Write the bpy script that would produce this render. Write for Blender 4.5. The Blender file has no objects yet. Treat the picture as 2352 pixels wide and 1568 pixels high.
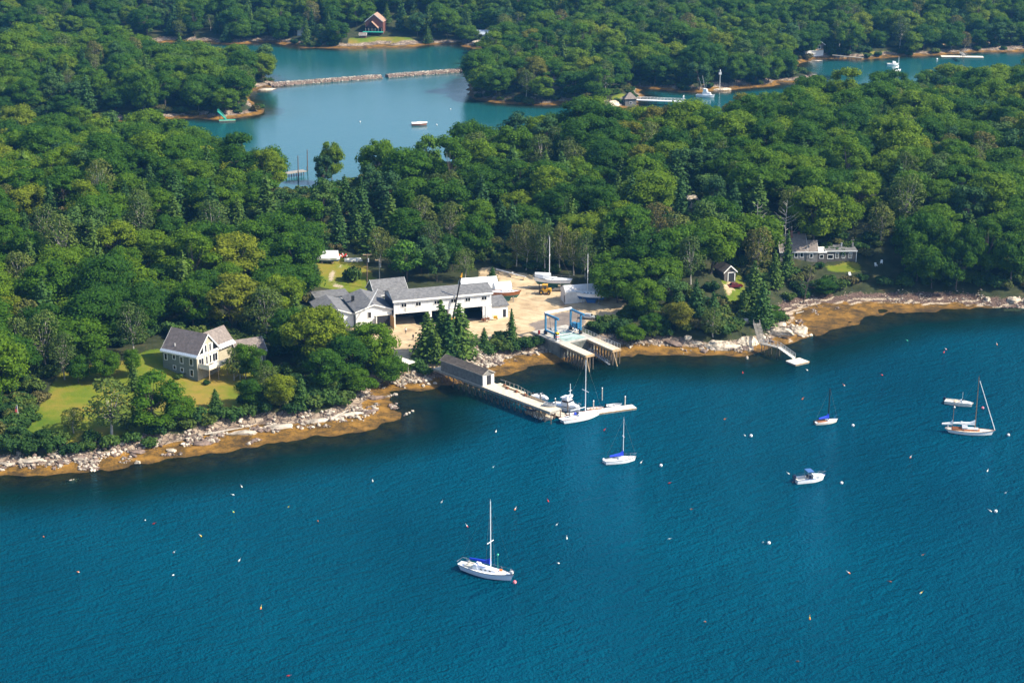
import bpy, math, random
import numpy as np
from mathutils import Vector, Matrix
random.seed(7); RNG = np.random.default_rng(7)
S = bpy.context.scene; COL = S.collection
R = math.radians
# ------------------------------------------------------------------ camera
FPX, CAMH, PITCH = 4100.0, 140.0, R(17.4)          # focal length in units of a 2352 wide frame
cam_d = bpy.data.cameras.new("camera"); cam = bpy.data.objects.new("camera", cam_d); COL.objects.link(cam)
cam.location = (0, 0, CAMH); cam.rotation_euler = (R(90) - PITCH, 0, 0)
cam_d.sensor_width = 36; cam_d.sensor_fit = 'HORIZONTAL'; cam_d.lens = 36 * FPX / 2352
cam_d.clip_start = 1; cam_d.clip_end = 8000; S.camera = cam
# ------------------------------------------------------------------ sky, sun, exposure
SUN_AZ, SUN_EL = -14.0, 42.0                           # azimuth measured from +X towards +Y
W = bpy.data.worlds.new("World"); S.world = W; W.use_nodes = True
nt = W.node_tree; nt.nodes.clear()
sky = nt.nodes.new('ShaderNodeTexSky'); sky.sky_type = 'NISHITA'; sky.sun_disc = False
sky.sun_elevation = R(SUN_EL); sky.sun_rotation = R(90 - SUN_AZ); sky.dust_density = 1.3; sky.ozone_density = 2.0
bg = nt.nodes.new('ShaderNodeBackground'); bg.inputs['Strength'].default_value = 0.14
wo = nt.nodes.new('ShaderNodeOutputWorld')
nt.links.new(sky.outputs[0], bg.inputs[0]); nt.links.new(bg.outputs[0], wo.inputs[0])
sd = Vector((math.cos(R(SUN_EL)) * math.cos(R(SUN_AZ)), math.cos(R(SUN_EL)) * math.sin(R(SUN_AZ)), math.sin(R(SUN_EL))))
sl = bpy.data.lights.new("sun", 'SUN'); sl.energy = 5.0; sl.angle = R(0.5); sl.color = (1.0, 0.92, 0.76)
so = bpy.data.objects.new("sun", sl); COL.objects.link(so); so.rotation_euler = sd.to_track_quat('Z', 'Y').to_euler()
so.location = (300, 300, 400)
S.view_settings.view_transform = 'Standard'; S.view_settings.look = 'None'
S.view_settings.exposure = 0.86; S.view_settings.gamma = 1.0
S.cycles.max_bounces = 5; S.cycles.diffuse_bounces = 3; S.cycles.glossy_bounces = 2; S.cycles.transparent_max_bounces = 8
S.cycles.volume_bounces = 0; S.cycles.caustics_reflective = False; S.cycles.caustics_refractive = False
# ------------------------------------------------------------------ pixel <-> place
_s, _c = math.sin(PITCH), math.cos(PITCH)
def G(u, v, z=0.0):
    "where the line of sight through photo point (u, v) (frame 2352 x 1568) meets height z"
    x = u - 1176.0; y = v - 784.0; t = (CAMH - z) / (FPX * _s + y * _c)
    return (x * t, (FPX * _c - y * _s) * t)
def PX(x, y, z):
    dz = z - CAMH; zc = y * _c - dz * _s; yc = -(y * _s + dz * _c)
    return 1176 + FPX * x / zc, 784 + FPX * yc / zc
# ------------------------------------------------------------------ materials
MATS = {}
def nodes(name):
    m = bpy.data.materials.new(name); m.use_nodes = True; t = m.node_tree; t.nodes.clear(); MATS[name] = m
    return m, t
def N(t, kind, **kw):
    n = t.nodes.new(kind)
    for k, v in kw.items():
        if k.startswith('i_'):
            key = k[2:].replace('_', ' ')
            n.inputs[int(key) if key.isdigit() else key].default_value = v
        else: setattr(n, k, v)
    return n
def L(t, a, b): t.links.new(a, b)
def ramp(t, src, stops):
    r = t.nodes.new('ShaderNodeValToRGB'); e = r.color_ramp.elements
    while len(e) < len(stops): e.new(0.5)
    for k, (p, c) in enumerate(stops): e[k].position = p; e[k].color = (*c, 1)
    if src is not None: L(t, src, r.inputs[0])
    return r.outputs[0]
def mixc(t, fac, a, b):
    m = t.nodes.new('ShaderNodeMix'); m.data_type = 'RGBA'
    for sock, val in ((m.inputs[0], fac), (m.inputs[6], a), (m.inputs[7], b)):
        if hasattr(val, 'is_output'): L(t, val, sock)
        else: sock.default_value = (*val, 1) if isinstance(val, tuple) else val
    return m.outputs[2]
def math_(t, op, a, b=0.5, clamp=False):
    m = t.nodes.new('ShaderNodeMath'); m.operation = op; m.use_clamp = clamp
    for sock, val in ((m.inputs[0], a), (m.inputs[1], b)):
        if hasattr(val, 'is_output'): L(t, val, sock)
        else: sock.default_value = val
    return m.outputs[0]
def sstep(t, src, a, b):
    m = t.nodes.new('ShaderNodeMapRange'); m.interpolation_type = 'SMOOTHSTEP'
    m.inputs[1].default_value = a; m.inputs[2].default_value = b; L(t, src, m.inputs[0]); return m.outputs[0]
def noise(t, scale, detail=3, rough=0.55, coord=None, dist=0.0):
    n = t.nodes.new('ShaderNodeTexNoise'); n.inputs['Scale'].default_value = scale
    n.inputs['Detail'].default_value = detail; n.inputs['Roughness'].default_value = rough; n.inputs['Distortion'].default_value = dist
    if coord is not None: L(t, coord, n.inputs['Vector'])
    return n.outputs[0]
def attr(t, name):
    a = t.nodes.new('ShaderNodeAttribute'); a.attribute_name = name; return a.outputs['Fac']
def objco(t): return t.nodes.new('ShaderNodeTexCoord').outputs['Object']
def mat(name, c, rough=0.6, metal=0.0, var=0.12, scale=2.0, bump=0.0, spec=0.4, stripe=None):
    "plain painted / wooden / metal surface with uneven wear; stripe = (axis, period, darkness) for boards"
    m, t = nodes(name); co = objco(t)
    nz = noise(t, scale, 5, 0.6, co)
    d = tuple(x * (1 - var * 1.5) for x in c); l = tuple(min(1, x * (1 + var)) for x in c)
    colr = ramp(t, nz, [(0.32, d), (0.68, l)])
    p = N(t, 'ShaderNodeBsdfPrincipled', i_Roughness=rough, i_Metallic=metal); p.inputs['Specular IOR Level'].default_value = spec
    h = nz
    if stripe:
        sx = t.nodes.new('ShaderNodeSeparateXYZ'); L(t, co, sx.inputs[0])
        fr = math_(t, 'FRACT', math_(t, 'DIVIDE', sx.outputs[stripe[0]], stripe[1]))
        g = math_(t, 'GREATER_THAN', fr, 0.86)
        colr = mixc(t, math_(t, 'MULTIPLY', g, stripe[2]), colr, tuple(x * 0.35 for x in c))
    L(t, colr, p.inputs['Base Color'])
    if bump:
        b = N(t, 'ShaderNodeBump', i_Strength=bump, i_Distance=0.1); L(t, h, b.inputs['Height']); L(t, b.outputs[0], p.inputs['Normal'])
    o = t.nodes.new('ShaderNodeOutputMaterial'); L(t, p.outputs[0], o.inputs[0])
    return m
mat('white', (.80, .79, .76), .45, var=.05); mat('white_gel', (.82, .82, .82), .25, var=.04, scale=.8)
mat('offwhite', (.70, .66, .58), .5, var=.08); mat('cream_deck', (.76, .70, .58), .6, var=.08)
mat('grey_wall', (.66, .67, .67), .7, var=.12, scale=.7, stripe=(0, 1.3, .25)); mat('white_wall', (.78, .77, .74), .6, var=.08, scale=.8)
mat('plywood', (.42, .25, .10), .7); mat('roof_slate', (.085, .07, .058), .9, var=.3, scale=1.2, bump=.3); mat('roof_grey', (.145, .143, .145), .85, var=.25, scale=1.3, bump=.3)
mat('roof_brown', (.20, .165, .145), .85, var=.22, scale=1.6, bump=.3, stripe=(2, .22, .2)); mat('roof_purple', (.135, .112, .108), .85, var=.2, scale=1.5, bump=.3, stripe=(2, .25, .25))
mat('shingle_green', (.165, .185, .15), .8, var=.12, scale=2, stripe=(2, .2, .3)); mat('shingle_tan', (.42, .37, .27), .8, var=.1, stripe=(2, .2, .25))
mat('shingle_dark', (.11, .095, .085), .8, var=.2, stripe=(2, .2, .3)); mat('shingle_weathered', (.19, .18, .165), .85, var=.22, scale=1.2, stripe=(0, .3, .3))
mat('red_wall', (.15, .06, .045), .7, var=.15); mat('brick', (.25, .10, .065), .8, var=.2, scale=6); mat('red_roof', (.34, .21, .15), .6)
mat('metal_roof', (.50, .56, .62), .35, .3, var=.08, stripe=(0, .6, .35)); mat('glass', (.012, .014, .02), .08, var=.2, spec=.7)
mat('inside_shade', (.02, .022, .028), .9); mat('wood_grey', (.30, .27, .23), .8, var=.2, stripe=(0, .25, .35)); mat('wood_deck', (.62, .52, .39), .75, var=.15, scale=1.0, stripe=(0, .35, .3))  # the near-black tone stands for shade inside buildings
mat('wood_tan', (.45, .31, .17), .75, var=.2); mat('pile', (.15, .115, .085), .85, var=.35, scale=1.5); mat('pole_wood', (.13, .085, .06), .85, var=.2)
mat('pile_weed', (.055, .045, .02), .85, var=.3); mat('teak', (.36, .13, .045), .55, var=.15); mat('varnish', (.24, .085, .03), .3, var=.12)
mat('concrete', (.42, .39, .34), .85, var=.2, scale=.6); mat('concrete_wet', (.16, .17, .15), .8, var=.35, scale=.5)
mat('deck_paint', (.33, .44, .40), .7, var=.35, scale=.5); mat('lift_blue', (.025, .17, .33), .45, var=.12)
mat('sail_blue', (.008, .045, .52), .7, var=.12, scale=4); mat('canvas_blue', (.05, .13, .33), .7); mat('navy', (.012, .02, .05), .4); mat('black', (.012, .012, .013), .45); mat('rubber', (.02, .02, .02), .85)
mat('mast_white', (.80, .80, .80), .35, var=.04); mat('mast_alu', (.55, .57, .58), .35, .5, var=.05); mat('mast_wood', (.23, .115, .05), .4, var=.12); mat('chrome', (.6, .6, .6), .25, .8)
mat('hull_shade_blue', (.62, .68, .78), .3, var=.04); mat('boot_blue', (.01, .05, .35), .4); mat('bottom_blue', (.02, .10, .30), .6); mat('bottom_green', (.03, .14, .11), .6); mat('bottom_black', (.03, .035, .04), .6)
mat('red', (.55, .02, .015), .5); mat('orange', (.75, .16, .02), .5); mat('yellow', (.72, .50, .02), .5); mat('pink', (.80, .16, .20), .45); mat('green_dock', (.03, .33, .25), .6); mat('buoy_green', (.05, .45, .3), .5)
mat('machine_yellow', (.62, .32, .02), .5, var=.2); mat('car_silver', (.55, .57, .58), .3, .4); mat('car_red', (.10, .012, .015), .3); mat('tarp_blue', (.05, .13, .42), .55)
mat('shrink_white', (.82, .82, .82), .5, var=.05, scale=1.0, bump=.4); mat('tarp_grey', (.60, .57, .54), .6, var=.12, scale=.8, bump=.4)
mat('skin', (.45, .26, .18), .6); mat('cloth_black', (.02, .02, .025), .8); mat('cloth_white', (.7, .68, .65), .8); mat('cloth_blue', (.05, .08, .2), .8); mat('hair', (.05, .03, .02), .7)
mat('steel_grey', (.28, .27, .26), .5, .3); mat('rust', (.22, .09, .04), .8, var=.3); mat('cushion_tan', (.55, .44, .30), .7); mat('inflatable', (.40, .42, .44), .5)
mat('granite', (.42, .355, .28), .85, var=.42, scale=.45, bump=.8); mat('ledge_cream', (.52, .43, .32), .8, var=.5, scale=.9, bump=1.0); mat('granite_dark', (.17, .12, .095), .85, var=.4, scale=.9, bump=.8)
mat('bark', (.10, .08, .065), .9, var=.3); mat('bark_pale', (.42, .38, .33), .85, var=.25); mat('driftwood', (.42, .37, .31), .85, var=.2)
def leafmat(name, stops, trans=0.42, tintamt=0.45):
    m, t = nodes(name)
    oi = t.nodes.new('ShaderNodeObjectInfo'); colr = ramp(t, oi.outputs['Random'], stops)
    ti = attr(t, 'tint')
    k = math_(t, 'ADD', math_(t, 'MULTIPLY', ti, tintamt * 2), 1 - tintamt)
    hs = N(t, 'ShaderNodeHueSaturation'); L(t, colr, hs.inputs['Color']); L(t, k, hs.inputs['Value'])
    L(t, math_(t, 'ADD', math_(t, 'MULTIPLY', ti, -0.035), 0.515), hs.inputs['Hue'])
    d = N(t, 'ShaderNodeBsdfPrincipled', i_Roughness=0.75); d.inputs['Specular IOR Level'].default_value = 0.15; L(t, hs.outputs[0], d.inputs['Base Color'])
    tr = N(t, 'ShaderNodeBsdfTranslucent'); L(t, hs.outputs[0], tr.inputs[0])
    mx = N(t, 'ShaderNodeMixShader'); mx.inputs[0].default_value = trans; L(t, d.outputs[0], mx.inputs[1]); L(t, tr.outputs[0], mx.inputs[2])
    o = t.nodes.new('ShaderNodeOutputMaterial'); L(t, mx.outputs[0], o.inputs[0]); return m
leafmat('leaf_broad', [(0, (.030, .092, .006)), (.38, (.050, .128, .005)), (.70, (.082, .165, .005)), (.92, (.122, .202, .007)), (.985, (.175, .212, .012)), (1, (.140, .130, .020))])
leafmat('leaf_spruce', [(0, (.022, .064, .015)), (.5, (.036, .088, .015)), (1, (.062, .112, .014))], .1)
leafmat('leaf_pine', [(0, (.026, .072, .022)), (.5, (.042, .10, .020)), (1, (.070, .125, .020))], .15)
leafmat('leaf_birch', [(0, (.055, .098, .020)), (.5, (.088, .130, .022)), (.85, (.115, .140, .026)), (1, (.13, .11, .03))], .25)
leafmat('leaf_bright', [(0, (.050, .135, .012)), (1, (.085, .165, .014))], .25)
leafmat('leaf_shrub', [(0, (.018, .055, .012)), (.5, (.038, .088, .014)), (.85, (.075, .110, .018)), (1, (.10, .085, .03))], .2)
# ------------------------------------------------------------------ mesh helpers
class MB:
    def __init__(s): s.v = []; s.f = []; s.m = []
    def add(s, vs, fs, mi=0):
        o = len(s.v); s.v += [tuple(p) for p in vs]; s.f += [tuple(i + o for i in f) for f in fs]; s.m += [mi] * len(fs); return s
    def box(s, c, d, rz=0.0, mi=0, ry=0.0, rx=0.0):
        M = Matrix.Rotation(rz, 3, 'Z') @ Matrix.Rotation(ry, 3, 'Y') @ Matrix.Rotation(rx, 3, 'X')
        vs = [M @ Vector((sx * d[0] / 2, sy * d[1] / 2, sz * d[2] / 2)) + Vector(c) for sz in (-1, 1) for sy in (-1, 1) for sx in (-1, 1)]
        return s.add(vs, [(0, 2, 3, 1), (4, 5, 7, 6), (0, 1, 5, 4), (2, 6, 7, 3), (0, 4, 6, 2), (1, 3, 7, 5)], mi)
    def tube(s, p, q, r0, r1=None, n=6, mi=0, cap=True):
        r1 = r0 if r1 is None else r1; p = Vector(p); q = Vector(q); d = q - p
        if d.length < 1e-6: return s
        a = d.normalized(); x = a.orthogonal().normalized(); y = a.cross(x)
        vs = []
        for c, r in ((p, r0), (q, r1)):
            for k in range(n):
                t = 2 * math.pi * k / n; vs.append(c + x * (r * math.cos(t)) + y * (r * math.sin(t)))
        fs = [(k, (k + 1) % n, n + (k + 1) % n, n + k) for k in range(n)]
        if cap: fs += [tuple(range(n - 1, -1, -1)), tuple(range(n, 2 * n))]
        return s.add(vs, fs, mi)
    def path(s, pts, r, n=6, mi=0):
        rs = r if isinstance(r, (list, tuple)) else [r] * len(pts)
        for i in range(len(pts) - 1): s.tube(pts[i], pts[i + 1], rs[i], rs[i + 1], n, mi)
        return s
    def prism(s, poly, z0, z1, mi=0):
        n = len(poly); vs = [(x, y, z0) for x, y in poly] + [(x, y, z1) for x, y in poly]
        return s.add(vs, [tuple(range(n - 1, -1, -1)), tuple(range(n, 2 * n))] + [(k, (k + 1) % n, n + (k + 1) % n, n + k) for k in range(n)], mi)
    def xprism(s, prof, x0, x1, mi=0):
        "profile in the y-z plane swept along x"
        n = len(prof); vs = [(x0, y, z) for y, z in prof] + [(x1, y, z) for y, z in prof]
        return s.add(vs, [tuple(range(n - 1, -1, -1)), tuple(range(n, 2 * n))] + [(k, (k + 1) % n, n + (k + 1) % n, n + k) for k in range(n)], mi)
    def ball(s, c, r, n=10, m=6, mi=0, sc=(1, 1, 1)):
        vs = [(c[0], c[1], c[2] + r * sc[2])]
        for i in range(1, m):
            a = math.pi * i / m
            for k in range(n):
                t = 2 * math.pi * k / n; vs.append((c[0] + r * sc[0] * math.sin(a) * math.cos(t), c[1] + r * sc[1] * math.sin(a) * math.sin(t), c[2] + r * sc[2] * math.cos(a)))
        vs.append((c[0], c[1], c[2] - r * sc[2])); fs = []
        for k in range(n): fs.append((0, 1 + k, 1 + (k + 1) % n))
        for i in range(m - 2):
            for k in range(n): fs.append((1 + i * n + k, 1 + (i + 1) * n + k, 1 + (i + 1) * n + (k + 1) % n, 1 + i * n + (k + 1) % n))
        last = len(vs) - 1; b = 1 + (m - 2) * n
        for k in range(n): fs.append((last, b + (k + 1) % n, b + k))
        return s.add(vs, fs, mi)
    def loft(s, rows, mi=0, closed=False, cap0=False, cap1=False):
        n = len(rows[0]); vs = [p for r in rows for p in r]; fs = []
        for i in range(len(rows) - 1):
            for k in range(n if closed else n - 1):
                fs.append((i * n + k, i * n + (k + 1) % n, (i + 1) * n + (k + 1) % n, (i + 1) * n + k))
        if cap0: fs.append(tuple(range(n - 1, -1, -1)))
        if cap1: fs.append(tuple(range((len(rows) - 1) * n, len(rows) * n)))
        return s.add(vs, fs, mi)
    def obj(s, name, mats, parent=None, loc=None, rz=0.0, smooth=False):
        me = bpy.data.meshes.new(name); me.from_pydata(s.v, [], s.f); me.update()
        for m in ([mats] if isinstance(mats, str) else mats): me.materials.append(MATS[m])
        me.polygons.foreach_set('material_index', s.m)
        if smooth: me.polygons.foreach_set('use_smooth', [True] * len(s.f))
        o = bpy.data.objects.new(name, me); COL.objects.link(o)
        if parent is not None: o.parent = parent
        if loc is not None: o.location = loc
        o.rotation_euler = (0, 0, rz); return o
def tag(o, label, cat, group=None):
    o['label'] = label; o['category'] = cat
    if group: o['group'] = group
    return o
def thing(name, label, cat, loc, rz=0.0, group=None):
    o = bpy.data.objects.new(name, None); COL.objects.link(o); o.empty_display_size = .5
    o.location = loc; o.rotation_euler = (0, 0, rz); return tag(o, label, cat, group)
def copy_tree(o, parent=None):
    c = o.copy(); COL.objects.link(c); c.parent = parent
    for ch in list(o.children): copy_tree(ch, c)
    return c
LAND = []                                           # landmarks used to word labels: (text, x, y)
def landmark(text, x, y): LAND.append((text, x, y))
USED = {}
def near_label(what, x, y, verb='floating'):
    "words that place a small thing by the landmark nearest to it"
    for text, lx, ly in sorted(LAND, key=lambda q: math.hypot(q[1] - x, q[2] - y)):
        dx, dy = x - lx, y - ly
        if abs(dx) > abs(dy): w = 'to the right of' if dx > 0 else 'to the left of'
        else: w = 'beyond' if dy > 0 else 'on the near side of'
        s = f'{what} {verb} {w} {text}'
        if s not in USED and len(s.split()) <= 16: USED[s] = 1; return s
    return what
# ================================================================== land and water
def dens(pts, n=3):
    out = []
    for a, b in zip(pts, pts[1:]):
        for k in range(n): out.append(tuple(a[j] + (b[j] - a[j]) * k / n for j in range(3)))
    return out + [pts[-1]]
NEAR = [(-300, 1098, 3), (-60, 1094, 4), (0, 1092, 4), (100, 1092, 5), (220, 1088, 6), (260, 1078, 7), (330, 1070, 8), (430, 1052, 9), (500, 1046, 10), (560, 1035, 12), (600, 1022, 11), (680, 1010, 9), (760, 1003, 8), (830, 992, 9), (880, 982, 11), (925, 966, 10),
        (909, 920, 7), (898, 898, 5), (935, 896, 5), (969, 897, 5), (1031, 885, 5), (1090, 872, 5), (1167, 860, 6), (1218, 843, 7), (1285, 838, 9), (1330, 825, 8), (1400, 820, 8), (1434, 820, 8), (1497, 816, 7), (1598, 819, 5), (1665, 815, 3), (1724, 818, 2.5), (1750, 806, 3), (1802, 794, 4),
        (1834, 781, 6), (1895, 769, 15), (1914, 758, 19), (1972, 746, 23), (1990, 730, 21), (2066, 722, 14), (2133, 717, 12), (2200, 711, 10), (2291, 707, 5), (2311, 705, 2), (2352, 707, 2), (2480, 705, 3), (2900, 700, 3)]
NORTH = [(2900, 205, 2), (2500, 204, 2), (2352, 212, 2), (2100, 240, 2), (2000, 290, 2), (1800, 300, 2), (1700, 322, 2), (1600, 368, 2), (1500, 394, 2), (1300, 376, 2), (1160, 384, 2), (1060, 408, 2), (985, 412, 2), (900, 420, 2), (830, 424, 2), (800, 428, 2), (740, 440, 2), (700, 462, 2), (662, 466, 2), (640, 458, 2), (560, 424, 2), (430, 372, 2), (330, 350, 2), (200, 352, 2), (-60, 345, 2), (-500, 345, 2)]
A_ = [(-700, 300, 2), (0, 292, 2), (200, 284, 2), (390, 273, 3), (450, 272, 3), (500, 275, 3), (560, 270, 4), (592, 264, 4), (608, 257, 3), (585, 240, 2), (565, 222, 3), (562, 212, 4), (600, 208, 4), (632, 197, 3), (634, 190, 2), (605, 176, 2), (560, 172, 2), (480, 166, 2), (350, 156, 2), (200, 146, 2), (-100, 138, 2), (-700, 130, 2)]
M_ = [(-900, 112, 2), (100, 106, 2), (300, 102, 3), (340, 99, 3), (420, 99, 3), (480, 100, 3), (540, 103, 3), (610, 99, 5), (700, 111, 6), (800, 113, 7), (860, 111, 7), (950, 108, 4), (1000, 103, 3), (1050, 103, 2), (1085, 112, 4), (1118, 114, 3), (1122, 134, 3), (1102, 146, 5), (1100, 158, 3), (1092, 172, 2), (1080, 190, 2), (1074, 206, 2), (1078, 220, 3), (1095, 232, 4), (1150, 238, 4), (1240, 242, 4), (1330, 240, 4), (1375, 247, 4), (1430, 252, 3), (1462, 240, 2), (1478, 222, 2), (1470, 206, 2), (1432, 202, 2), (1500, 204, 2), (1562, 212, 4), (1615, 213, 5), (1673, 209, 6), (1740, 202, 5), (1778, 198, 4), (1800, 190, 3), (1850, 190, 2), (1880, 182, 2), (1872, 176, 2), (1815, 170, 6), (1822, 158, 6), (1841, 146, 4), (1870, 138, 4), (1911, 135, 3), (1980, 138, 3), (2032, 134, 5), (2079, 130, 4), (2133, 129, 3), (2187, 125, 3), (2251, 120, 3), (2352, 119, 3), (2600, 116, 2), (3300, 112, 2)]
def to_world(pts, ex=()):
    return [(*G(u, v, 0), w) for u, v, w in pts] + list(ex)
def rough(pts, amp):
    out = dens(pts, 4); r = random.Random(3)
    return [(x + r.uniform(-amp, amp), y + r.uniform(-amp, amp), w) for x, y, w in out]
POLYS = [rough(to_world(NEAR), .9) + to_world(NORTH), rough(to_world(A_), 1.2), rough(to_world(M_), 1.5) + [(1900, 3200, 2), (-1900, 3200, 2)]]
def sdf_poly(P, poly):
    n = len(poly); d2 = np.full(len(P), 1e18); ww = np.zeros(len(P)); ins = np.zeros(len(P), bool)
    px, py = P[:, 0], P[:, 1]
    for i in range(n):
        ax, ay, aw = poly[i]; bx, by, bw = poly[(i + 1) % n]
        ex, ey = bx - ax, by - ay; l2 = ex * ex + ey * ey + 1e-9
        t = np.clip(((px - ax) * ex + (py - ay) * ey) / l2, 0, 1)
        q = (px - ax - t * ex) ** 2 + (py - ay - t * ey) ** 2
        k = q < d2; d2[k] = q[k]; ww[k] = aw + (bw - aw) * t[k]
        c = ((ay > py) != (by > py)); ins ^= c & (px < ex * (py - ay) / (ey if abs(ey) > 1e-9 else 1e-9) + ax)
    d = np.sqrt(d2); return np.where(ins, d, -d), ww
def sm(x, a, b):
    t = np.clip((x - a) / (b - a), 0, 1); return t * t * (3 - 2 * t)
def wob(x, y, k=1.0):
    return (np.sin(x * .31 * k + y * .17 * k + 1.3) + np.sin(x * -.13 * k + y * .37 * k + 4.1) + np.sin(x * .53 * k - y * .29 * k) * .6 + np.sin(x * .97 * k + y * .71 * k + 2) * .4) / 3
HILLS = [(*G(60, 560, 8), 62, 11), (*G(330, 560, 6), 42, 3.5), (*G(1950, 400, 8), 120, 13), (*G(1400, 430, 6), 60, 4), (*G(365, 818, 6), 11, 2.2), (*G(1820, 575, 6), 42, 3.5), (*G(1660, 720, 5), 22, 3.0)]
def height(P):
    best = np.full(len(P), -1e9); w = np.zeros(len(P)); far = np.zeros(len(P), bool)
    for k, po in enumerate(POLYS):
        d, ww = sdf_poly(P, po); m = d > best; best[m] = d[m]; w[m] = ww[m]; far[m] = k > 0
    d = best; x, y = P[:, 0], P[:, 1]
    e = d - w
    land = .75 + sm(e, 0, 7) * 2.5 + wob(x, y, .9) * .28 * sm(e, -1, 1) * (1 - sm(e, 9, 16))
    hill = np.zeros(len(P))
    for hx, hy, r, h in HILLS: hill += h * np.exp(-((x - hx) ** 2 + (y - hy) ** 2) / (2 * r * r))
    hill = np.where(far, 0, hill) + np.where(far, sm(y, 900, 1700) * 60 + 5 * sm(e, 5, 60), 0)
    yx, yy_ = G(1080, 705, 4)
    hill = hill * np.where(far, 1, 1 - .92 * np.exp(-((x - yx) / 62) ** 2 - ((y - yy_) / 46) ** 2) ** 1.0)
    land = land + hill * sm(e, 3, 45)
    tide = .75 * np.clip(d / np.maximum(w, .5), 0, 1) ** 1.25 - .01 + (wob(x, y, 2.2) * .16 + wob(x, y, .7) * .12) * sm(d, -2, 3)
    sea = np.maximum(-.13 * np.minimum(-d, 9) - .32 * np.maximum(-d - 9, 0), -7.0) + wob(x, y, 1.3) * .16 * sm(-d, 0, 3)
    z = np.where(d < 0, sea, np.where(e < 0, tide, land))
    return z, d, w
def axis(parts):
    out = []
    for a, b, s in parts: out += list(np.arange(a, b, s))
    return np.array(out + [parts[-1][1]])
XS = axis([(-2200, -700, 150), (-700, -340, 24), (-340, 340, 1.7), (340, 700, 24), (700, 2200, 150)])
YS = axis([(-600, 240, 120), (240, 700, 1.6), (700, 1150, 3.2), (1150, 1500, 12), (1500, 3100, 80)])
GX, GY = np.meshgrid(XS, YS); PTS = np.stack([GX.ravel(), GY.ravel()], 1)
GZ, GD, GW = height(PTS)
def hz(x, y):
    "terrain height by bilinear lookup"
    i = min(max(np.searchsorted(XS, x) - 1, 0), len(XS) - 2); j = min(max(np.searchsorted(YS, y) - 1, 0), len(YS) - 2)
    tx = (x - XS[i]) / (XS[i + 1] - XS[i]); ty = (y - YS[j]) / (YS[j + 1] - YS[j]); n = len(XS)
    a = GZ[j * n + i] * (1 - tx) + GZ[j * n + i + 1] * tx; b = GZ[(j + 1) * n + i] * (1 - tx) + GZ[(j + 1) * n + i + 1] * tx
    return float(a * (1 - ty) + b * ty)
def GT(u, v, dz=0.0):
    "the ground (plus dz) seen at photo point (u, v)"
    z = 3.0
    for _ in range(12):
        x, y = G(u, v, z + dz); z = .5 * z + .5 * hz(x, y)
    x, y = G(u, v, z + dz); return (x, y, hz(x, y))
def inpoly(P, poly):
    ins = np.zeros(len(P), bool); n = len(poly)
    for i in range(n):
        ax, ay = poly[i]; bx, by = poly[(i + 1) % n]
        ins ^= ((ay > P[:, 1]) != (by > P[:, 1])) & (P[:, 0] < (bx - ax) * (P[:, 1] - ay) / ((by - ay) or 1e-9) + ax)
    return ins
def vpoly(pts, z=3.4): return [G(u, v, z) for u, v in pts]
def vpolyT(pts): return [GT(u, v)[:2] for u, v in pts]
LAWNS = [vpolyT(p) for p in (
    [(40, 1000), (100, 905), (140, 855), (230, 832), (300, 826), (350, 800), (600, 850), (605, 905), (575, 922), (600, 940), (470, 960), (400, 970), (330, 1000), (180, 1015), (110, 1015)],
    [(725, 602), (760, 590), (830, 596), (862, 640), (840, 672), (770, 668), (728, 655)], [(555, 572), (650, 565), (655, 590), (575, 595)],
    [(1640, 610), (1700, 612), (1712, 660), (1700, 700), (1670, 695)], [(1885, 606), (1980, 604), (1975, 622), (1905, 622)],  # lawn by the wing cut small; dark floor colour stands for its shade
    [(795, 107), (800, 88), (900, 84), (965, 96), (960, 106), (860, 109)], [(1400, 238), (1412, 218), (1440, 218), (1442, 236)], [(1970, 122), (2050, 116), (2060, 127), (1975, 130)])]
SANDS = [vpolyT(p) for p in (
    [(880, 830), (896, 790), (800, 765), (810, 720), (960, 690), (1110, 680), (1160, 690), (1160, 690), (1120, 655), (1100, 640), (1105, 612), (1150, 618), (1195, 626), (1290, 650), (1400, 672), (1440, 700), (1430, 728), (1345, 752), (1262, 775), (1232, 768), (1205, 782), (1140, 790), (1090, 775), (1050, 788), (1006, 830), (1004, 860), (985, 872), (940, 862), (905, 842)],
    [(1664, 648), (1672, 640), (1688, 648), (1688, 668), (1680, 682), (1668, 678)], [(2150, 100), (2352, 92), (2352, 97), (2150, 105)])]
PATHS = [vpolyT(p) for p in ([(786, 602), (792, 602), (786, 612), (770, 626), (766, 640), (775, 650), (795, 660), (800, 668), (788, 666), (762, 652), (755, 640), (760, 625), (776, 611)],)]
TARMAC = [vpolyT(p) for p in ([(1215, 742), (1300, 715), (1345, 720), (1350, 745), (1262, 776), (1232, 768)],)]
near_mask = (PTS[:, 1] > 330) & (PTS[:, 1] < 1400) & (np.abs(PTS[:, 0]) < 420)
def maskof(polys):
    a = np.zeros(len(PTS)); idx = np.where(near_mask)[0]; P = PTS[idx]
    for po in polys: a[idx[inpoly(P, po)]] = 1
    return a
def blur(a, k=1):
    g = a.reshape(GX.shape).copy()
    for _ in range(k): g[1:-1, 1:-1] = (g[1:-1, 1:-1] * 2 + g[:-2, 1:-1] + g[2:, 1:-1] + g[1:-1, :-2] + g[1:-1, 2:]) / 6
    return g.ravel()
lawn = blur(maskof(LAWNS)); sand = blur(maskof(SANDS)); path = blur(maskof(PATHS)); tarmac = blur(maskof(TARMAC))
e_ = GD - GW
rock = sm(e_, -1.2, .2) * (1 - sm(e_ + wob(GX.ravel(), GY.ravel(), 1.1) * 2.0, 2.0, 4.6))
rock *= 1 - .6 * sm(GX.ravel(), 62, 75) * (GY.ravel() < 540)  # back of the right beach darkened: tree shade put into the ground colour
bz = sm(GX.ravel(), 66, 78) * (GY.ravel() < 540) * (GX.ravel() < 175)
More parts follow.
